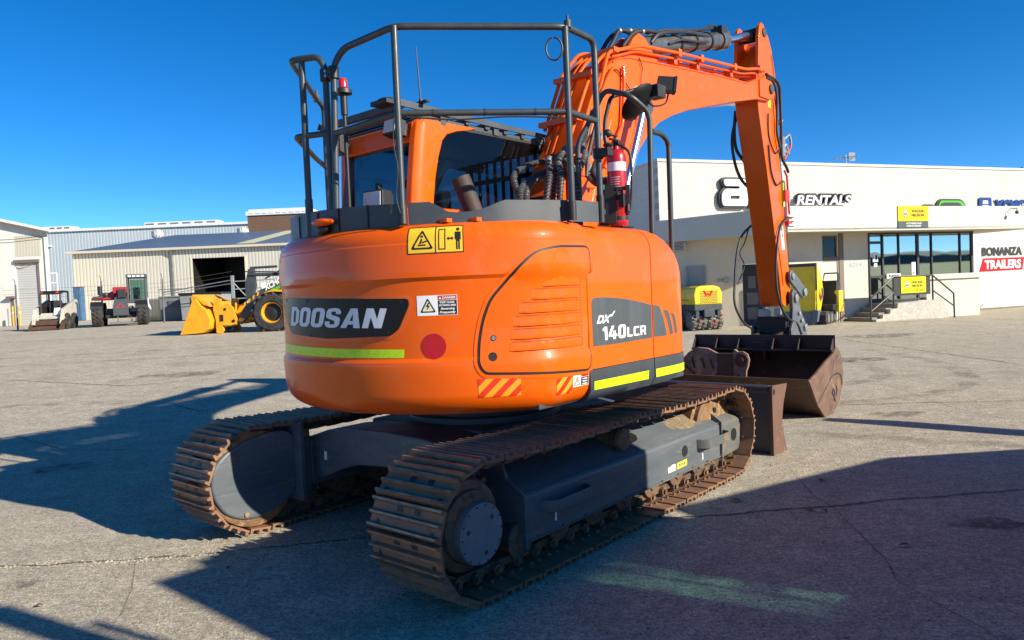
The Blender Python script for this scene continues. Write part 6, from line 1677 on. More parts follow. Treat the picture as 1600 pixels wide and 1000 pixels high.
m = MB(); m.box(0,7,0,6,-.5,10.3); m.build('brick_wall', M['brick'], BB); m = MB(); m.box(-.15,7.2,-.15,6.2,10.301,10.75); m.build('roof_edge', M['whitemetal'], BB, .03)
m = MB()
for k in range(9): m.box(.3+k*.72,.75+k*.72,-.2,-.151,10.5,10.6)
m.box(.2,6.2,-.1,2,10.75,10.95); m.build('roof_slots', M['whitemetal'], BB)

WS = thing('white_shed', 'old white shed with a sloping roof edge and a grey roller door', 'shed', (-45,50,.85), R(2))
def wz(a): return 8.35-.2585*max(0,(a-6.0))-.0
m = MB(); g0, g1 = 11.45, 13.0
def wallpoly(a0, a1, z0): return [(a0,z0),(a1,z0),(a1,wz(a1)-.0),(a0,wz(a0))]
m.prism(wallpoly(0,g0,-.6), 0,.15,'xz'); m.prism(wallpoly(g1,13.6,-.6), 0,.15,'xz'); m.prism(wallpoly(g0,g1,4.3), 0,.15,'xz'); m.prism([(13.45,.15),(13.6,.15),(-.7,22),(-.85,22)],-.6,6.35,'xy')
m.build('wall', M['oldwhite'], WS)
m = MB(); rp = [(-.2,8.42),(6,8.42),(14.0,6.36),(14.0,6.16),(6,8.22),(-.2,8.22)]; m.prism(rp, -.35,22,'xz', taper=[(x-14.3,z) for x,z in rp]); m.build('roof', M['whitemetal'], WS, .02)
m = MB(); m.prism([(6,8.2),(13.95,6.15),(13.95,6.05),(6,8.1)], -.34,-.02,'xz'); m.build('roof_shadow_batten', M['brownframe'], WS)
m = MB(); m.box(g0,g1,.05,.1,-.1,4.3); m.build('roller_door', M['roller'], WS)
m = MB(); m.box(g0-.06,g1+.06,-.14,.02,4.15,4.36); m.tube(spline([(g0,-.1,4.3),(g0+.5,-.15,3.95),(g1,-.1,4.25)],6), .025, 5); m.box(g1-.12,g1-.08,-.03,.04,-.1,4.2); m.build('door_hood', M['brownframe'], WS)
m = MB(); m.box(11.5,13.2,-.012,-.002,4.6,6.0); m.build('faded_sheet', M['oldsheet'], WS)
m = MB(); m.box(10.95,11.2,-.02,.05,-.1,1.75); sd2 = m.build('side_door', M['brownframe'], WS); m = MB(); m.box(10.85,11.4,-.35,.0,1.8,1.92); m.build('door_awning', M['brownframe'], sd2)
m = MB(); m.cyl((13.5,-.05,-.3),(13.5,-.05,6.1),.05,seg=8); m.build('downpipe', M['oldwhite'], WS)
m = MB(); m.tube(spline([(2,-.2,6.6),(8,-.22,5.9),(11,-.2,5.75),(13.6,-.2,5.9)],6), .02, 5); m.build('wall_cable', M['signdark'], WS)

for i, (x, lab) in enumerate(((-35.0,'yellow bollard beside the small door of the white shed'),(-33.3,'yellow bollard in front of the roller door, the left one of the pair'),(-32.85,'yellow bollard in front of the roller door, the right one of the pair'))):
    b = thing('bollard', lab, 'bollard', (x,49.4,gz(x,49)), 0, 'yellow bollards by the white shed')
    m = MB(); m.lathe([(.06,-.1),(.06,1.25),(.05,1.32),(.02,1.35)], (0,0,0), (0,0,1), 14); m.build('post', M['yellow_or'], b)
    m = MB(); m.lathe([(.062,.85),(.062,.95)], (0,0,0), (0,0,1), 14, cap=False); m.build('reflective_band', M['signwhite'], b)
    m = MB(); m.box(-.12,.12,-.12,.12,-.05,.02); m.build('base_plate', M['steeldark'], b)
for i in range(3):
    x = -33.9+i*.62; b = thing('fence_post', ('thin grey post between the bollards, the left one','thin grey post between the bollards, the middle one','thin grey post between the bollards, the right one')[i], 'post', (x,48.9,gz(x,48.9)), 0, 'thin grey posts'); m = MB(); m.cyl((0,0,-.1),(0,0,1.15),.035,seg=8); m.build('pole', M['steel'], b); m = MB(); m.ball((0,0,1.16),.045,6); m.build('post_cap', M['steel'], b)
weed((-34.6,49.2,gz(-34.6,49.2)), .75, 12, 'grassy weeds at the foot of the white shed', .5)
def fence_post(x, y, h, lab, gap=0.):
    t = thing('fence_post', lab, 'post', (x,y,gz(x,y)), 0, 'steel fence posts'); m = MB(); m.cyl((0,0,-.1),(.03,0,h),.045,seg=8); m.build('pole', M['steeldark'], t); m = MB(); m.tube([(.03,0,h),(.02,-.06,h+.25),(.0,-.12,h+.3)], .02, 5); m.build('barb_arm', M['steeldark'], t); return t
fence_post(-26.75,40,2.45,'leaning grey fence post left of the white skid steer'); fence_post(-19.75,42,2.5,'grey fence post beside the open skip'); fence_post(-23.0,41.6,2.5,'grey fence post behind the red telehandler'); 
# mesh fence with wires
t = thing('mesh_fence', 'dark chain mesh fence panel left of the grey skip', 'fence', (-23.2,45.6,gz(-23,45.6)))
m = MB(); m.box(0,1.6,0,.012,0,1.36); m.build('mesh_panel', M['mesh'], t); m = MB(); m.tube([(0,0,0),(0,0,1.4),(1.6,0,1.4),(1.6,0,0)], .03, 6); m.build('fence_frame', M['steeldark'], t)
t = thing('wire_fence', 'three thin fence wires strung past the skips towards the loader', 'fence', (-29,42.3,gz(-23,42)))
for z in (2.0,2.25,1.75): m = MB(); m.tube([(0,0,z),(9.2,-.2,z+.02),(13.2,-.2,z+.5 if z > 1.9 else z+.3)], .006, 4); m.build('wire', M['steeldark'], t)
# skips
t = thing('open_skip', 'low grey steel skip with a bracketed lid, left of the tall bin', 'skip', (-21.6,45.5,gz(-21,45.5)))
m = MB(); m.prism([(.05,.05),(1.62,.05),(1.78,1.45),(-.05,1.45)], 0, 1.4, 'xz'); m.build('skip_body', M['skipgrey'], t, .02)
m = MB(); m.box(-.08,1.82,-.05,1.45,1.451,1.53); m.build('rim', M['skipgrey'], t, .01); m = MB(); m.box(.55,1.4,-.06,-.0,.85,1.25); m.box(.62,1.33,-.075,-.062,.92,1.18); m.build('pocket', M['steeldark'], t); m = MB(); m.tube([(-.05,.0,1.95),(1.75,.0,1.95)], .03, 6); m.tube([(.0,.0,1.5),(.0,.0,1.95)],.03,6); m.build('rail', M['steel'], t)
t = thing('tall_bin', 'tall galvanised bin with a black lid and dark green sign panel', 'skip', (-19.8,44.2,gz(-19,44)))
m = MB(); m.prism([(.1,.05),(2.5,.05),(2.55,1.55),(.0,1.55)], 0, 1.5, 'xz'); m.build('bin_body', M['galv'], t, .02); m = MB(); m.prism([(-.05,1.551),(2.6,1.551),(2.55,1.66),(.0,1.68)], -.08, 1.55, 'xz'); m.build('lid', M['black'], t, .01)
m = MB(); m.box(.62,1.75,-.012,-.002,.75,1.40); sgn = m.build('green_panel', M['darkgreen'], t); m = MB(); m.box(1.35,1.72,-.016,-.013,1.27,1.37); m.build('yellow_strip', M['signyellow'], sgn); m = MB(); m.box(.68,.95,-.016,-.013,.80,.95); m.build('pale_print', M['signwhite'], sgn)
t = thing('steel_locker', 'narrow tall blue steel locker standing by the cream shed corner', 'locker', (-32.5,55,gz(-33,55))); m = MB(); m.box(0,.56,0,.5,0,2.5); m.build('body', M['bluebox'], t, .02); m = MB()
for k in range(4): m.box(.06+k*.125,.11+k*.125,-.03,0,.1,2.45)
m.build('ribs', M['bluebox'], t); m = MB(); m.box(-.04,.60,-.05,.5,2.501,2.56); m.build('top_rail', M['steeldark'], t)
t = thing('steel_gate', 'grey tubular gate frame standing between the tall bin and the loader', 'gate', (-16.1,43.0,gz(-16,43)))
m = MB(); m.box(-.1,.06,-.06,.06,0,2.55); m.build('gate_post', M['galv'], t); m = MB()
for z in (.5,1.2,1.75,2.2): m.tube([(0,0,z),(3.2,.1,z+.05)], .035, 6)
m.tube([(0.05,0,2.1),(1.4,.05,.5)], .03, 6); m.build('gate_bars', M['galv'], t); m = MB(); m.tube([(-.05,0,2.3),(-4.2,.3,1.75)], .03, 5); m.tube([(-.05,0,2.1),(-4.2,.3,1.62)], .02, 5); m.build('stay_wire', M['steel'], t)
t = thing('scaffold_stand', 'small white tubular stand beside the blue shed downpipe', 'stand', (-33.9,54,gz(-33.9,54)))
m = MB()
for x in (0,.9): m.tube([(x,0,0),(x,0,3.6)], .03, 6)
for z in (1.4,2.1,2.9,3.6): m.tube([(0,0,z),(.9,0,z)], .03, 6)
m.build('tube_frame', M['signwhite'], t); m = MB(); m.box(-.05,.95,-.1,.5,2.05,2.1); m.build('deck', M['steel'], t)

# ------------------------------------------------------------------ machines
def tyre(m, c, ax, r, w, lugs=0, seg=28):
    m.lathe([(r*.55,-w*.42),(r*.62,-w*.5),(r*.90,-w*.5),(r*.98,-w*.40),(r,-w*.25),(r,w*.25),(r*.98,w*.40),(r*.90,w*.5),(r*.62,w*.5),(r*.55,w*.42)], c, ax, seg, cap=False)
    if lugs:
        a = Vector(ax).normalized(); upv = Vector((0,0,1)); s = a.cross(upv).normalized()
        for sg in (-1,1):
            for k in range(lugs):
                an = 2*math.pi*(k+(.5 if sg > 0 else 0))/lugs
                rad = s*math.cos(an)+upv*math.sin(an); tan = a.cross(rad)
                p = Vector(c)+rad*r+a*(sg*w*.24)
                q = (tan*.6+a*sg*.5).normalized(); n2 = rad.cross(q)
                X = Matrix(((q.x,n2.x,rad.x,p.x),(q.y,n2.y,rad.y,p.y),(q.z,n2.z,rad.z,p.z),(0,0,0,1)))
                m.box(-w*.27,w*.27,-.045*r/.6,.045*r/.6,-.03,.045*r/.6, X)
def wheel(par, c, ax, r, w, rimmat, lugs=14, name='wheel', tread='tyre'):
    m = MB(); tyre(m, c, ax, r, w, lugs); t = m.build('wheel', M[tread], par, sharp=30)
    m = MB(); m.lathe([(r*.60,-w*.40),(r*.60,w*.40),(r*.50,w*.36),(r*.46,w*.12),(r*.20,w*.10),(r*.16,w*.26),(.01,w*.28)], c, ax, 26); m.build('rim', M[rimmat], t)
    m = MB(); m.lathe([(r*.47,w*.13),(r*.30,w*.2),(r*.17,w*.27),(.01,w*.30)], c, ax, 20); m.build('hub', M['black'], t)
    return t
# wheel loader : yellow bucket to the left
LZ = gz(-10,28)
WL = thing('wheel_loader', 'black and yellow wheel loader with a big orange-yellow bucket resting on the ground', 'wheel loader', (-8.9,28,LZ))
for x in (0.,2.9):
    for y, ax in ((-.35,(0,-1,0)),(1.75,(0,1,0))): wheel(WL, (x,y,.71), ax, .71, .52, 'yellow_or', 16)
m = MB(); m.prism([(-3.52,.02),(-2.9,.08),(-2.42,.10),(-2.32,.35),(-2.36,.75),(-2.62,1.10),(-2.70,1.30),(-2.60,1.34),(-3.02,1.28),(-2.85,1.2)][0:0] or [(-3.42,.02),(-2.55,.06),(-2.36,.20),(-2.28,.50),(-2.40,.86),(-2.62,1.08),(-2.78,1.34),(-2.95,1.38),(-2.92,1.24),(-3.05,.9)], -.62,-.58,'xz'); m.prism([(-3.42,.02),(-2.55,.06),(-2.36,.20),(-2.28,.50),(-2.40,.86),(-2.62,1.08),(-2.78,1.34),(-2.95,1.38),(-2.92,1.24),(-3.05,.9)], 2.0,2.04,'xz')
m.prism([(-3.42,.02),(-2.55,.06),(-2.36,.20),(-2.28,.50),(-2.40,.86),(-2.62,1.08),(-2.78,1.34),(-2.84,1.33),(-2.68,1.04),(-2.46,.82),(-2.35,.5),(-2.42,.24),(-2.58,.12),(-3.42,.05)], -.579,1.999,'xz'); m.prism([(-3.0,1.39),(-2.92,1.50),(-2.45,1.22),(-2.3,1.02),(-2.55,1.1),(-2.78,1.34)], -.5,1.9,'xz')
bk = m.build('bucket', M['yellow_or'], WL, .01)
m = MB()
for k in range(7): m.prism([(-3.55,.0),(-3.32,.02),(-3.32,.07)], -.5+k*.38, -.38+k*.38,'xz')
m.build('bucket_teeth', M['yellow_or'], bk)
m = MB(); m.prism([(-2.22,.02),(-2.0,.0),(-1.92,.12),(-2.0,.30),(-1.72,.28),(-1.45,.32),(-1.42,.50),(-1.55,.95),(-1.72,1.12),(-1.98,1.02),(-2.02,.85),(-1.98,1.30),(-2.25,1.32),(-2.30,.9),(-2.22,.5)], -.25,-.15,'xz'); m.prism([(-2.22,.02),(-2.0,.0),(-1.92,.12),(-2.0,.30),(-1.72,.28),(-1.45,.32),(-1.42,.50),(-1.55,.95),(-1.72,1.12),(-1.98,1.02),(-2.02,.85),(-1.98,1.30),(-2.25,1.32),(-2.30,.9),(-2.22,.5)], 1.5,1.6,'xz'); m.box(-2.24,-2.02,-.15,1.5,.2,1.2)
qc = m.build('quick_coupler', M['yellow_or'], WL, .015)
m = MB(); m.box(-2.06,-1.93,-.27,-.252,.45,.70); m.cyl((-1.55,-.27,.45),(-1.55,-.24,.45),.06,seg=10); m.cyl((-1.85,-.27,.9),(-1.85,-.24,.9),.05,seg=10); m.build('coupler_holes', M['ink'], qc)
m = MB()
for y in (-.12,1.42): m.prism([(-1.5,.36),(-1.3,.30),(-.85,.80),(-.25,1.45),(.55,1.85),(.5,2.12),(-.1,1.85),(-.75,1.45),(-1.25,.85)], y, y+.12,'xz')
arm_ = m.build_each('lift_arm', M['charcoal'], WL, .02)[0]
m = MB(); m.prism([(-1.45,.42),(-1.28,.40),(-1.18,.52),(-1.36,.56)], -.135,-.121,'xz'); 
for k in range(4): x = -1.18+k*.17; z = .98+k*.12; m.prism([(x,z),(x+.06,z+.02),(x+.10,z+.17),(x+.02,z+.14)], -.135,-.121,'xz')
m.build('yellow_stripes', M['yellow_or'], arm_)
m = MB(); flat_text(m, 'XCMG', [(-.33,1.52),(.32,1.83),(.25,2.03),(-.40,1.72)], lambda a,b,t: (a,-.128,b), 0, bold=.04); m.build('lettering', M['signwhite'], arm_)
m = MB(); m.prism([(-.45,1.60),(-.30,1.66),(-.34,1.86),(-.50,1.80)],-.135,-.122,'xz'); m.build('emblem', M['signwhite'], arm_); m = MB(); m.prism([(-.18,1.45),(.30,1.62),(.28,1.74),(-.12,1.58)],-.135,-.122,'xz'); m.build('green_strip', M['signgreen'], arm_)
m = MB(); m.prism([(-1.3,1.2),(-1.05,1.15),(-.9,1.75),(-.95,2.42),(-1.15,2.40),(-1.3,1.8)], .45,.65,'xz'); m.tube([(-1.1,.55,2.44),(-.05,.55,2.46)], .05, 8); m.tube([(-1.0,.55,2.18),(.4,.55,2.15)], .07, 8); m.tube([(-.5,.4,2.0),(.2,.4,2.35),(.7,.5,2.3)], .035, 6); m.tube([(-1.2,.3,2.3),(-.1,.3,2.25),(.5,.5,2.1)], .03, 6)
m.build('tipping_linkage', M['charcoal'], WL, .01)
m = MB(); m.tube(spline([(.1,.3,2.1),(.35,.3,2.45),(.62,.35,2.5),(.8,.4,2.2)],6), .03, 6); m.tube(spline([(.2,.2,2.0),(.45,.2,2.3),(.7,.25,2.3)],6), .03, 6); m.build('hydraulic_hose', M['rubber'], WL)
m = MB(); m.box(-.2,1.2,.15,1.25,.45,1.7); m.box(.3,.75,-.35,1.75,1.42,1.55); m.build('front_frame', M['charcoal'], WL, .03); m = MB(); m.prism([(-.3,1.44),(.1,1.56),(.9,1.5),(.9,1.42),(.1,1.48)], -.6,-.15,'xz'); m.prism([(.25,1.6),(.6,1.6),(.55,1.85),(.3,1.85)],-.05,.0,'xz'); m.build('front_fender', M['yellow_or'], WL, .01)
m = MB(); m.box(1.3,4.4,.0,1.4,.5,1.9); m.build('rear_body', M['yellow_or'], WL, .06); m = MB(); m.box(1.2,2.6,.1,1.3,1.9,3.3); cab_ = m.build('cab', M['black'], WL, .05)
m = MB(); m.box(1.3,2.5,.08,.099,2.1,3.1); m.build('cab_window', M['win'], cab_)
m = MB(); m.cyl((-2.1,.3,.35),(-1.4,.3,.6),.05,seg=8); m.cyl((-1.35,.7,.75),(-.2,.7,1.1),.08,seg=10); m.build('tilt_cylinder', M['charcoal'], WL)

# skid steer, facing us
SZ = gz(-23.4,38)
SK = thing('skid_steer', 'small white skid steer with open black cage and rusty bucket', 'skid steer loader', (-23.5,37.6,SZ), R(14))
for x, ax in ((-.62,(-1,0,0)),(.62,(1,0,0))):
    for y in (.45,1.5): wheel(SK, (x,y,.40), ax, .40, .28, 'charcoal', 10)
m = MB(); m.box(-.48,.48,.2,2.0,.25,.85); m.prism([(.2,.3),(2.2,.3),(2.2,1.35),(1.5,1.35),(.2,.75)], -.62,-.45,'yz'); m.prism([(.2,.3),(2.2,.3),(2.2,1.35),(1.5,1.35),(.2,.75)], .45,.62,'yz'); m.build('body', M['machine_white'], SK, .03)
m = MB()
for x in (-.45,.45): m.tube([(x,.25,.8),(x,.30,1.85),(x,.9,1.95),(x,1.5,1.95),(x,1.5,.9)], .05, 8, .1)
for y,z in ((.30,1.85),(.9,1.96),(1.5,1.95)): m.tube([(-.45,y,z),(.45,y,z)], .05, 8)
m.box(-.46,.46,.28,1.5,1.93,1.99); m.box(-.46,-.40,.3,1.45,.85,1.35); m.box(.40,.46,.3,1.45,.85,1.35); m.box(-.4,.4,1.42,1.48,.8,1.2)
cg = m.build('cab_cage', M['black'], SK, .005)
m = MB(); m.box(-.25,.25,.8,1.25,.75,1.5); m.box(-.25,.25,.5,1.0,.7,.85); m.build('seat', M['interior'], SK, .04)
m = MB(); m.box(.28,.40,.25,.30,1.86,1.97); m.box(-.4,-.33,.25,.3,1.86,1.95); m.build('lamp', M['redlens'], cg)
for x in (-.72,.56):
    m = MB(); m.prism([(-.45,.30),(-.30,.25),(.05,.85),(1.9,1.40),(2.1,1.30),(2.1,1.48),(1.9,1.55),(-.05,1.05)], x, x+.16,'yz'); m.build('lift_arm', M['machine_white'], SK, .02)
m = MB(); m.box(-.7,.7,-.02,.06,.55,.66); m.box(-.6,-.5,-.05,.1,.3,.9); m.box(.5,.6,-.05,.1,.3,.9); m.build('cross_member', M['machine_white'], SK, .01)
m = MB(); m.prism([(-.95,.02),(-.25,.02),(-.12,.2),(-.15,.50),(-.2,.50),(-.2,.22),(-.3,.08),(-.95,.05)], -.70,.70,'yz'); 
for x in (-.72,.68): m.prism([(-.95,.0),(-.2,.0),(-.1,.2),(-.12,.52),(-.35,.5),(-.8,.15)], x,x+.04,'yz')
m.box(-.7,.7,-.30,-.24,.25,.29); m.build('bucket', M['bucket'], SK, .005)
m = MB(); m.prism([(.15,.75),(.45,.78),(.47,1.12),(.2,1.1)], .14,.17,'xz'); m.build('white_board', M['signwhite'], SK)

# red telehandler, facing us
TZ = gz(-21.3,40)
TE = thing('telehandler', 'red telehandler with big lugged tyres and glazed cab, right of the skid steer', 'telehandler', (-20.95,39.6,TZ), R(25))
for x, ax in ((-1.07,(-1,0,0)),(1.07,(1,0,0))):
    for y in (.0,2.9): wheel(TE, (x,y,.62), ax, .62, .50, 'skipgrey', 18)
m = MB(); m.box(-.7,.75,.2,3.6,.45,.95); m.box(-.7,.75,-.05,.3,.42,.62); m.build('chassis', M['black'], TE, .04)
m = MB(); m.prism([(-.32,.55),(.42,.55),(.42,1.0),(.34,1.55),(.12,1.72),(-.02,1.70),(-.22,1.5),(-.32,1.0)], -.30,-.12,'xz'); fp = m.build('front_plate', M['charcoal'], TE, .02)
m = MB()
for cx, cz in ((.05,1.15),(-.08,1.02),(.18,1.02)):
    m.prism([(cx-.09,cz-.05),(cx,cz+.08),(cx+.09,cz-.05),(cx+.05,cz-.05),(cx,cz+.02),(cx-.05,cz-.05)], -.306,-.301,'xz')
m.build('emblem', M['signred'], fp)
m = MB(); m.prism([(-1.35,1.42),(-.3,1.42),(-.1,1.75),(-.15,1.95),(-.6,1.75),(-1.3,1.55)], .1,2.6,'xz'); m.box(-.2,.42,.2,3.2,1.3,2.05); m.build('body', M['machine_red'], TE, .05)
m = MB(); m.box(-.28,.38,-.3,3.8,1.75,2.08); m.build('telescopic_boom', M['machine_red'], TE, .03)
m = MB(); m.box(-.05,.35,-.42,-.3,1.5,1.95); m.cyl((-.9,.2,1.7),(-.9,.2,2.15),.12,seg=12); m.box(-.95,-.6,.1,.5,1.5,1.8); m.build('boom_head', M['black'], TE, .02)
m = MB(); m.box(-1.25,-.8,.05,.3,1.5,1.62); m.ball((-.62,.15,1.70),.13,7); m.build('attachment_parts', M['charcoal'], TE, .02)
m = MB()
for x in (.42,1.30): m.prism([(-.10,1.3),(.0,1.3),(.15,2.62),(.08,2.62)], x-.05,x+.05,'yz'); m.prism([(1.5,1.3),(1.6,1.3),(1.55,2.62),(1.45,2.62)], x-.05,x+.05,'yz')
m.box(.36,1.36,.02,1.6,2.56,2.75); m.box(.36,1.36,-.12,1.6,1.2,1.38); tc = m.build('cab', M['charcoal'], TE, .02)
m = MB()
for k in range(4): m.box(.46+.21*k,.62+.21*k,.0,.019,2.60,2.70)
m.build('roof_lamps', M['lamp'], tc)
m = MB(); m.add([(.47,-.06,1.38),(1.25,-.06,1.38),(1.25,.09,2.56),(.47,.09,2.56)], [(0,1,2,3)]); m.build('windscreen', M['palewin'], tc, recalc=False); m = MB(); m.box(.5,1.22,1.44,1.48,1.4,2.5); m.build('rear_window', M['palewin'], tc)
m = MB(); m.box(.65,1.0,.7,.85,1.4,2.05); m.cyl((.85,.25,1.75),(.85,.38,1.8),.16,seg=16); m.build('cab_seat', M['interior'], TE, .03)
m = MB()
for x in (-1.07,1.07): m.prism([(-.62,.92),(-.55,1.10),(-.2,1.33),(.3,1.33),(.6,1.1),(.6,1.0),(.28,1.27),(-.18,1.27)], x-.28,x+.28,'yz')
m.build('mudguard', M['black'], TE, .01)
m = MB(); m.box(-.5,.8,-.25,-.05,.15,.22); m.box(-.15,-.08,-.2,-.1,.15,.5); m.box(.5,.57,-.2,-.1,.15,.5); m.ball((.55,.0,.95),.13,6); m.box(.5,1.0,-.1,.2,.75,.95); m.build('coupling_frame', M['steeldark'], TE, .01)
m = MB(); m.box(1.36,1.40,.1,.2,1.0,1.45); m.prism([(1.36,1.0),(1.48,.8),(1.5,.88),(1.4,1.2)], .1,.14,'xz'); m.build('white_flap', M['signwhite'], TE)

# yellow trench roller
RZ = gz(6.1,23.5)
TR = thing('trench_roller', 'small yellow trench roller with studded drums in the shade of the canopy', 'trench roller', (6.08,23.5,RZ), R(10))
m = MB(); m.prism([(-.46,.80),(.46,.80),(.48,1.18),(.40,1.34),(.20,1.40),(-.25,1.40),(-.42,1.34),(-.48,1.15)], -.42,1.2,'xz'); yb = m.build('hood', M['yellow'], TR, .05, seg=3)
m = MB()
for j in range(8):
    for i in range(9): m.box(-.27+i*.065+(.03 if j%2 else 0),-.235+i*.065+(.03 if j%2 else 0),-.424,-.4205,.85+.05*j,.878+.05*j)
m.box(-.47,-.462,.0,.6,.95,1.15); m.build('grille', M['ink'], yb)
m = MB(); m.prism([(-.17,1.24),(-.09,1.24),(-.04,1.10),(.0,1.2),(.04,1.10),(.09,1.24),(.16,1.24),(.07,1.04),(.0,1.12),(-.07,1.04)], -.428,-.425,'xz'); m.build('emblem', M['signred'], yb); m = MB(); m.ball((.05,.1,1.41),.1,8,1.6,1,.4); m.build('hood_cap', M['charcoal'], yb)
m = MB(); m.prism([(-.46,.62),(.46,.62),(.47,.80),(-.47,.80)], -.43,1.2,'xz'); m.box(-.18,.18,-.5,-.2,.42,.66); m.box(-.42,-.3,-.4,1,.35,.65); m.box(.3,.42,-.4,1,.35,.65); m.build('chassis', M['charcoal'], TR, .02)
for y in (-.1,.85):
    for x0, x1 in ((-.52,-.015),(.015,.52)):
        m = MB(); m.cyl((x0,y,.30),(x1,y,.30),.27,seg=24)
        for k in range(14):
            for j in range(3):
                a = 2*math.pi*(k+.5*(j%2))/14; x = x0+(x1-x0)*(j+.5)/3; X = Matrix.Translation((x,y,.30)) @ Matrix.Rotation(a,4,'X'); m.box(-.05,.05,-.028,.028,.26,.315,X)
        m.build('studded_drum', M['drum'], TR, .006)
m = MB()
for x,z in ((-.32,.3),(-.1,.42),(.2,.25),(.42,.42),(.12,.15)): m.box(x,x+.04,-.44,-.40,z,z+.06)
m.build('drum_paint_marks', M['signred'], TR)
# yellow tracked dumper with its skip up
DZ_ = gz(9.5,24)
DU = thing('track_dumper', 'yellow tracked dumper with its skip tipped upright beside the side door', 'dumper', (9.2,23.7,DZ_), R(-36))
m = MB(); m.prism([(-.62,.42),(.55,.42),(.60,1.86),(-.66,1.86)], -.10,-.06,'xz'); m.prism([(-.08,.42),(.30,.42),(.75,1.0),(.55,1.45),(.05,1.88),(-.08,1.88)], .56,.61,'yz'); m.prism([(-.08,.42),(.30,.42),(.75,1.0),(.55,1.45),(.05,1.88),(-.08,1.88)], -.67,-.62,'yz'); sk = m.build('skip', M['yellow'], DU, .015)
m = MB(); m.box(-.67,.61,-.14,-.02,1.861,1.96); m.box(.585,.62,-.14,-.08,1.1,1.88); m.build('skip_rim', M['charcoal'], sk, .01); m = MB(); m.box(-.66,.6,-.112,-.101,.80,.83); m.box(-.66,.6,-.112,-.101,1.36,1.39); m.build('skip_ribs', M['yellow'], sk)
m = MB(); m.prism([(.1,.9),(.16,1.02),(.22,.9),(.3,1.05),(.34,.95),(.22,.75)], .611,.615,'yz'); m.build('emblem', M['signred'], sk)
m = MB(); m.prism([(-.62,.02),(.5,.02),(.55,.42),(-.62,.42)], -.16,-.02,'xz'); m.prism([(.42,.02),(.62,.10),(.66,.45),(.5,.5)], -.2,.2,'xz'); m.build('lower_plate', M['sheetgrey'], DU, .01)
for x in (-.55,.62):
    m = MB(); m.prism([(.1,.0),(1.35,.0),(1.48,.12),(1.48,.30),(1.35,.42),(.1,.42),(-.02,.3),(-.02,.12)], x-.02,x+.22,'yz'); tk = m.build('rubber_track', M['tyre'], DU, .03); m = MB()
    for k in range(3): m.cyl((x+.22,.25+.45*k,.2),(x+.24,.25+.45*k,.2),.14,seg=10)
    m.build('track_wheels', M['steel'], tk)
m = MB(); m.box(-.4,.95,.5,1.5,.42,.62); m.prism([(.95,.5),(1.55,.5),(1.60,1.38),(1.05,1.38)], .30,.95,'yz'); m.build('control_console', M['black'], DU, .03)
m = MB(); m.tube([(.35,1.2,1.38),(.35,1.25,1.62),(.95,1.25,1.62),(.95,1.2,1.30)], .025, 8, .06); m.build('handle', M['charcoal'], DU); m = MB(); m.box(.88,1.02,1.0,1.6,.35,1.05); m.build('side_panel', M['yellow'], DU, .02); m = MB(); m.tube([(.5,.3,.5),(.68,.3,.95),(.70,.2,1.15)], .035, 6); m.build('tip_ram', M['steel'], DU)

# ------------------------------------------------------------------ unseen loader added right of the picture, shaped to cast the foreground shadows
PL = thing('shadow_loader', 'dark grey loader with a green tinted cab parked just right of the picture', 'loader')
PL.location = Xf @ Vector((6.25,.0,0)); PL.rotation_euler = (0,0,-TH)
for x, ax in ((-.75,(-1,0,0)),(.75,(1,0,0))):
    wheel(PL, (x,-1.0,.72), ax, .72, .5, 'yellow_or', 16); wheel(PL, (x,2.1,.72), ax, .72, .5, 'yellow_or', 16)
m = MB(); m.box(-.7,.7,-1.9,3.0,.5,1.15); m.prism([(1.32,1.2),(4.1,1.2),(4.15,1.45),(3.3,1.72),(2.2,1.98),(1.32,2.1)], -.55,.55,'yz'); m.prism([(-1.5,1.15),(-.95,1.15),(-.95,2.3),(-1.1,2.3),(-1.5,1.5)], -.6,.6,'yz'); m.build('body', M['yellow_or'], PL, .05)
m = MB(); m.box(-.62,.62,-.95,-.62,1.15,3.0); m.box(-.62,.62,1.02,1.32,1.15,3.0); m.box(-.62,.62,-.62,1.02,2.68,3.06)
for x, v0, v1, z0, z1 in ((-.6,.05,.38,1.44,2.08),(.6,.28,.68,1.86,2.62)):                # each side wall has one window opening, lined up to pass the light patch
    m.box(x-.025,x+.025,-.62,v0,1.15,2.68); m.box(x-.025,x+.025,v1,1.02,1.15,2.68); m.box(x-.025,x+.025,v0,v1,1.15,z0); m.box(x-.025,x+.025,v0,v1,z1,2.68)
m.box(-.63,-.57,.235,.25,1.46,2.08)
pc = m.build('cab', M['charcoal'], PL, .008)
for x, v0, v1, z0, z1 in ((-.6,.05,.38,1.44,2.08),(.6,.28,.68,1.86,2.62)): m = MB(); m.add([(x,v0,z0),(x,v1,z0),(x,v1,z1),(x,v0,z1)], [(0,1,2,3)]); m.build('cab_window', M['greenwin'], pc, recalc=False)
m = MB(); m.box(-.25,.25,-.5,-.1,1.2,2.2); m.build('cab_seat', M['interior'], PL, .05)
m = MB(); m.cyl((.1,-1.42,1.4),(.1,-1.42,3.5),.085,seg=12); m.cyl((.1,-1.28,1.4),(.1,-1.28,3.2),.03,seg=10); m.build('shadow_stack', M['steeldark'], PL)  # pipes placed to cast the thin shadow bars at lower left
for x in (-.6,.45):
    m = MB(); m.prism([(1.2,1.9),(1.5,2.15),(3.6,1.75),(5.0,.9),(5.1,.65),(4.85,.7),(3.5,1.5)], x,x+.15,'yz'); m.build('lift_arm', M['yellow_or'], PL, .02)
m = MB(); m.prism([(5.0,.05),(5.9,.05),(5.95,.15),(5.25,.25),(5.1,.6),(5.2,1.05),(5.05,1.05),(4.95,.5)], -1.0,1.0,'yz'); m.build('bucket', M['bucket'], PL, .01)
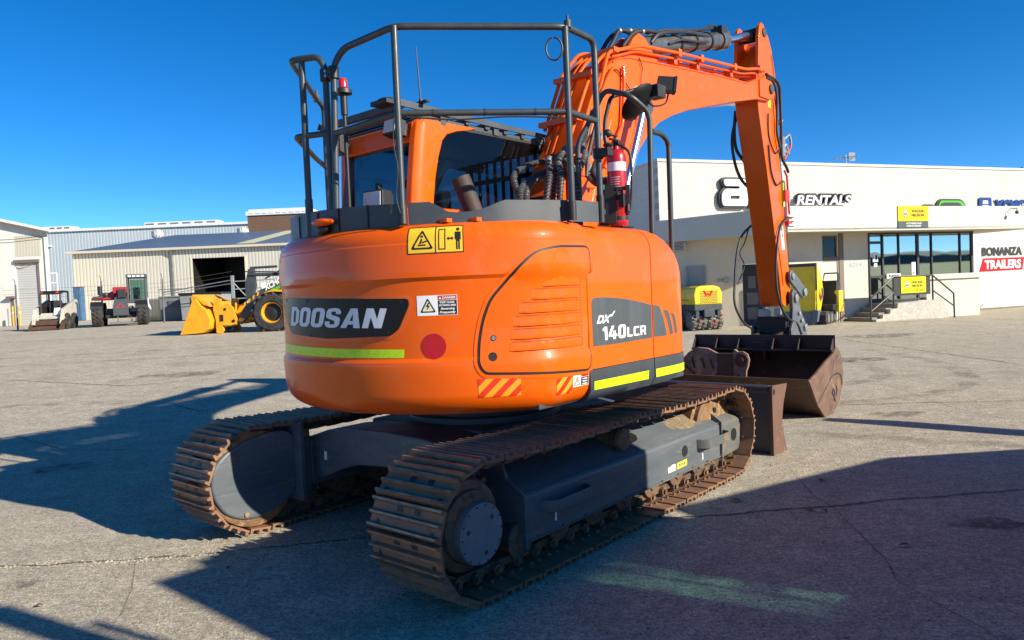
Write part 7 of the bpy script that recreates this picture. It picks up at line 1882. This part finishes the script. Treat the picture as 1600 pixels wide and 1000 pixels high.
m = MB(); m.box(-.9,.9,5.25,5.45,1.75,2.1); m.box(-.1,.1,5.3,5.4,1.05,1.75); m.build('fork_carriage', M['charcoal'], PL, .01)
m = MB()
for k in range(3): m.ball((0,1.55+.75*k,1.95-.2*k+.05),.24,8,1.6,1.2,.9)
m.build('hood_covers', M['charcoal'], PL)

# ------------------------------------------------------------------ joints, cracks and litter on the concrete
strip('pavement_joint', [(-3.9,4.55),(-3.28,4.58),(-2.68,4.58),(-2.09,4.62),(-1.31,4.76),(-.95,4.81),(.3,4.92),(1.38,4.98),(1.93,5.06),(2.63,5.12),(3.62,5.25),(4.6,5.32)], .026, M['joint'], .35, step=.05, taper=False)
def pebbles(name, spots, mat, seed):
    r = random.Random(seed); m = MB()
    for (x, y, sz) in spots:
        a = r.uniform(0,6.28); sx, sy, sz_ = sz*r.uniform(.7,1.3), sz*r.uniform(.5,1.), sz*r.uniform(.35,.7)
        ca, sa = math.cos(a), math.sin(a); z0 = gz(x,y)
        ring = []
        for zz, k in ((-.2,.9),(.45,1.),(.9,.55)):
            ring.append([(x+(ca*sx*k*math.cos(t)-sa*sy*k*math.sin(t)), y+(sa*sx*k*math.cos(t)+ca*sy*k*math.sin(t)), z0+sz_*zz) for t in [2*math.pi*q/6+r.uniform(-.25,.25) for q in range(6)]])
        m.rings(ring)
    return tag(m.build(name, mat, recalc=False), kind='stuff')
rj = random.Random(11); JT = [(-3.9,4.55),(-3.28,4.58),(-2.68,4.58),(-2.09,4.62),(-1.31,4.76),(-.95,4.81)]
sp_ = []
for (a, b) in zip(JT, JT[1:]):
    for k in range(int(330*math.hypot(b[0]-a[0],b[1]-a[1]))):
        t = rj.random(); o = rj.gauss(0,.03); sp_.append((a[0]+(b[0]-a[0])*t, a[1]+(b[1]-a[1])*t+o-.01, rj.choice((.004,.005,.006,.008,.011))))
pebbles('joint_gravel', sp_, M['gravel'], 1)
sp_ = []
for k in range(2600):
    d = 3.2+rj.random()**1.6*9; an = rj.uniform(-.72,.72); sp_.append((d*math.sin(an), d*math.cos(an), rj.choice((.003,.003,.004,.005,.007))))
pebbles('loose_grit', sp_, M['grit'], 2)
strip('pavement_joint', [(8.33,18.89),(8.4,15.65),(8.44,12.0)], .03, M['crack'], .3, z=.005)
for pts, w in (([(2.25,6.07),(2.13,5.32),(2.14,4.92),(2.07,4.41),(2.01,4.0),(1.93,3.78),(1.96,3.54),(2.02,3.19),(2.0,2.9)], .006), ([(-5.44,11.68),(-4.95,11.2),(-4.68,10.85),(-4.39,11.07)], .035), ([(-2.96,5.52),(-2.73,5.64),(-2.3,5.7)], .014), ([(-2.51,4.77),(-2.2,4.1),(-2.09,3.77),(-2.02,3.42)], .0025),
               ([(-19.58,28.2),(-16.83,28.48),(-14.0,28.14)], .12), ([(-11.08,15.86),(-7.38,14.04),(-5.63,14.6)], .03), ([(5.36,10.72),(5.1,8.44),(5.24,7.58)], .008), ([(3.1,5.2),(3.4,4.5),(3.3,4.0)], .004), ([(-1.2,4.77),(-1.0,4.2),(-1.25,3.7)], .003), ([(-6.5,9.5),(-5.2,8.4),(-3.9,8.1)], .014), ([(3.4,9.2),(6.2,8.8),(8.0,9.3)], .02)):
    strip('pavement_crack', pts, w, M['crack'], .4, step=.06, z=.005)
def band(name, pts, w, mat, z):
    P = spline([(x,y,0) for x, y in pts], 10); m = MB(); n = len(P)
    for sgn in (1,-1):
        for i, p in enumerate(P):
            d = (P[min(i+1,n-1)]-P[max(i-1,0)]).normalized(); q = p+Vector((-d.y,d.x,0))*w*.5*sgn; m.v.append((q.x,q.y,gz(q.x,q.y)+z))
    m.f = [[i,i+1,n+i+1,n+i] for i in range(n-1)]; m.m = [0]*(n-1)
    return tag(m.build(name, mat, recalc=False), kind='structure')
band('tyre_mark', [(2.2,9.6),(4.2,9.2),(6.2,10.2),(7.4,12.6),(7.6,16)], .30, M['tyremark'], .006)
band('tyre_mark', [(2.6,10.9),(4.4,10.7),(5.8,11.6),(6.3,13.6),(6.2,16.5)], .28, M['tyremark'], .0064)
band('tyre_mark', [(-18,17.5),(-10,18.5),(-4,19.0),(3,18.2)], .38, M['tyremark'], .0068)
band('tyre_mark', [(-18,19.6),(-10,20.6),(-4,21.2),(3,20.8)], .38, M['tyremark'], .0072)
band('tyre_mark', [(-12,11.5),(-8,12.2),(-4.5,12.0),(-1.5,13.5)], .30, M['tyremark'], .0076)
band('tyre_mark', [(3,7.4),(5,6.4),(7.5,6.0)], .25, M['tyremark'], .008)
for i, (x, y, r_) in enumerate(((-4.6,7.4,.32),(4.3,8.3,.28),(6.3,14.0,.7),(-7.0,15.5,.8),(2.9,4.6,.22),(-2.9,4.25,.10),(9.5,19,.9))):
    m = MB(); n = 22; m.v = [(x+r_*(1+.25*math.sin(3*t+i)+.12*math.sin(7*t))*math.cos(t), y+r_*.7*(1+.2*math.sin(2*t+i))*math.sin(t), gz(x,y)+.0092+.0003*i) for t in [2*math.pi*k/n for k in range(n)]]
    m.f = [list(range(n))]; m.m = [0]; tag(m.build('oil_stain', M['oil'], recalc=False), kind='structure')
rl = random.Random(5)
lc = 0
for (x, y, sz) in ((2.36,5.70,.09),(1.97,4.98,.08),(2.05,4.93,.06),(2.22,4.23,.07),(-1.75,4.35,.05),(1.55,5.25,.10),(-2.6,3.9,.05)):
    L = ['curled brown leaf just right of the dozer blade shadow','longer brown leaf on the shaded concrete beside the joint','small brown leaf beside the longer leaf and the joint','pale leaf lying in the shade near the forked crack','tiny brown leaf on the sunny concrete near the left joint','brown leaf close to the right track','tiny brown leaf in the lower left sunny concrete'][lc]; lc += 1
    t = MB(); a = rl.uniform(0,6.28); d_ = Vector((math.cos(a),math.sin(a),0)); n_ = Vector((-d_.y,d_.x,0))
    rows = []
    for k in range(7):
        q = k/6; w = sz*.28*math.sin(math.pi*min(1,q*1.02+.01)); c = d_*(q-.5)*sz+Vector((0,0,.006+.010*math.sin(q*3)))
        rows.append([tuple(c+n_*w+Vector((0,0,.012*abs(w)/sz*2))), tuple(c), tuple(c-n_*w+Vector((0,0,.010*abs(w)/sz*2)))])
    t.v = [p for r_ in rows for p in r_]; 
    for k in range(6):
        for j in range(2): t.f.append([k*3+j,k*3+j+1,k*3+j+4,k*3+j+3]); t.m.append(0)
    tag(t.build('dry_leaf', M['dryleaf'], loc=(x,y,gz(x,y)), recalc=False), L, 'leaf', 'dry leaves on the concrete')

# ------------------------------------------------------------------ country behind the camera : it shows only as reflections in glass and paint
def land_ring(name, mat, rows, seed, a0=50, a1=310, n=260):
    rh = random.Random(seed); m = MB()
    for i in range(n+1):
        a = R(a0+(a1-a0)*i/n); k = 1+.22*math.sin(i*.09)+.14*math.sin(i*.23+1)+rh.uniform(-.09,.09)
        for r, z, var in rows: m.v.append((r*math.sin(a), r*math.cos(a), z*(k if var else 1)))
    w = len(rows)
    for i in range(n):
        for j in range(w-1): m.f.append([i*w+j, i*w+j+1, (i+1)*w+j+1, (i+1)*w+j]); m.m.append(0)
    return tag(m.build(name, mat, recalc=False), kind='structure')
land_ring('grass_field', M['field'], [(62,.02,0),(200,2.6,0),(345,6.2,0)], 1)
land_ring('hills', M['hill'], [(340,5,0),(344,10.5,1),(380,12.5,1),(470,15,1)], 2)
for i, (az, d_, lab) in enumerate(((100,95,'wooden power pole in the field right of the yard, reflected in the shop windows'),(108,120,'second wooden power pole in the field right of the yard, farther off'))):
    power_pole('power_pole', lab, (d_*math.sin(R(az)), d_*math.cos(R(az)), 0), 9.5, [(9.0,1.2,.4)])
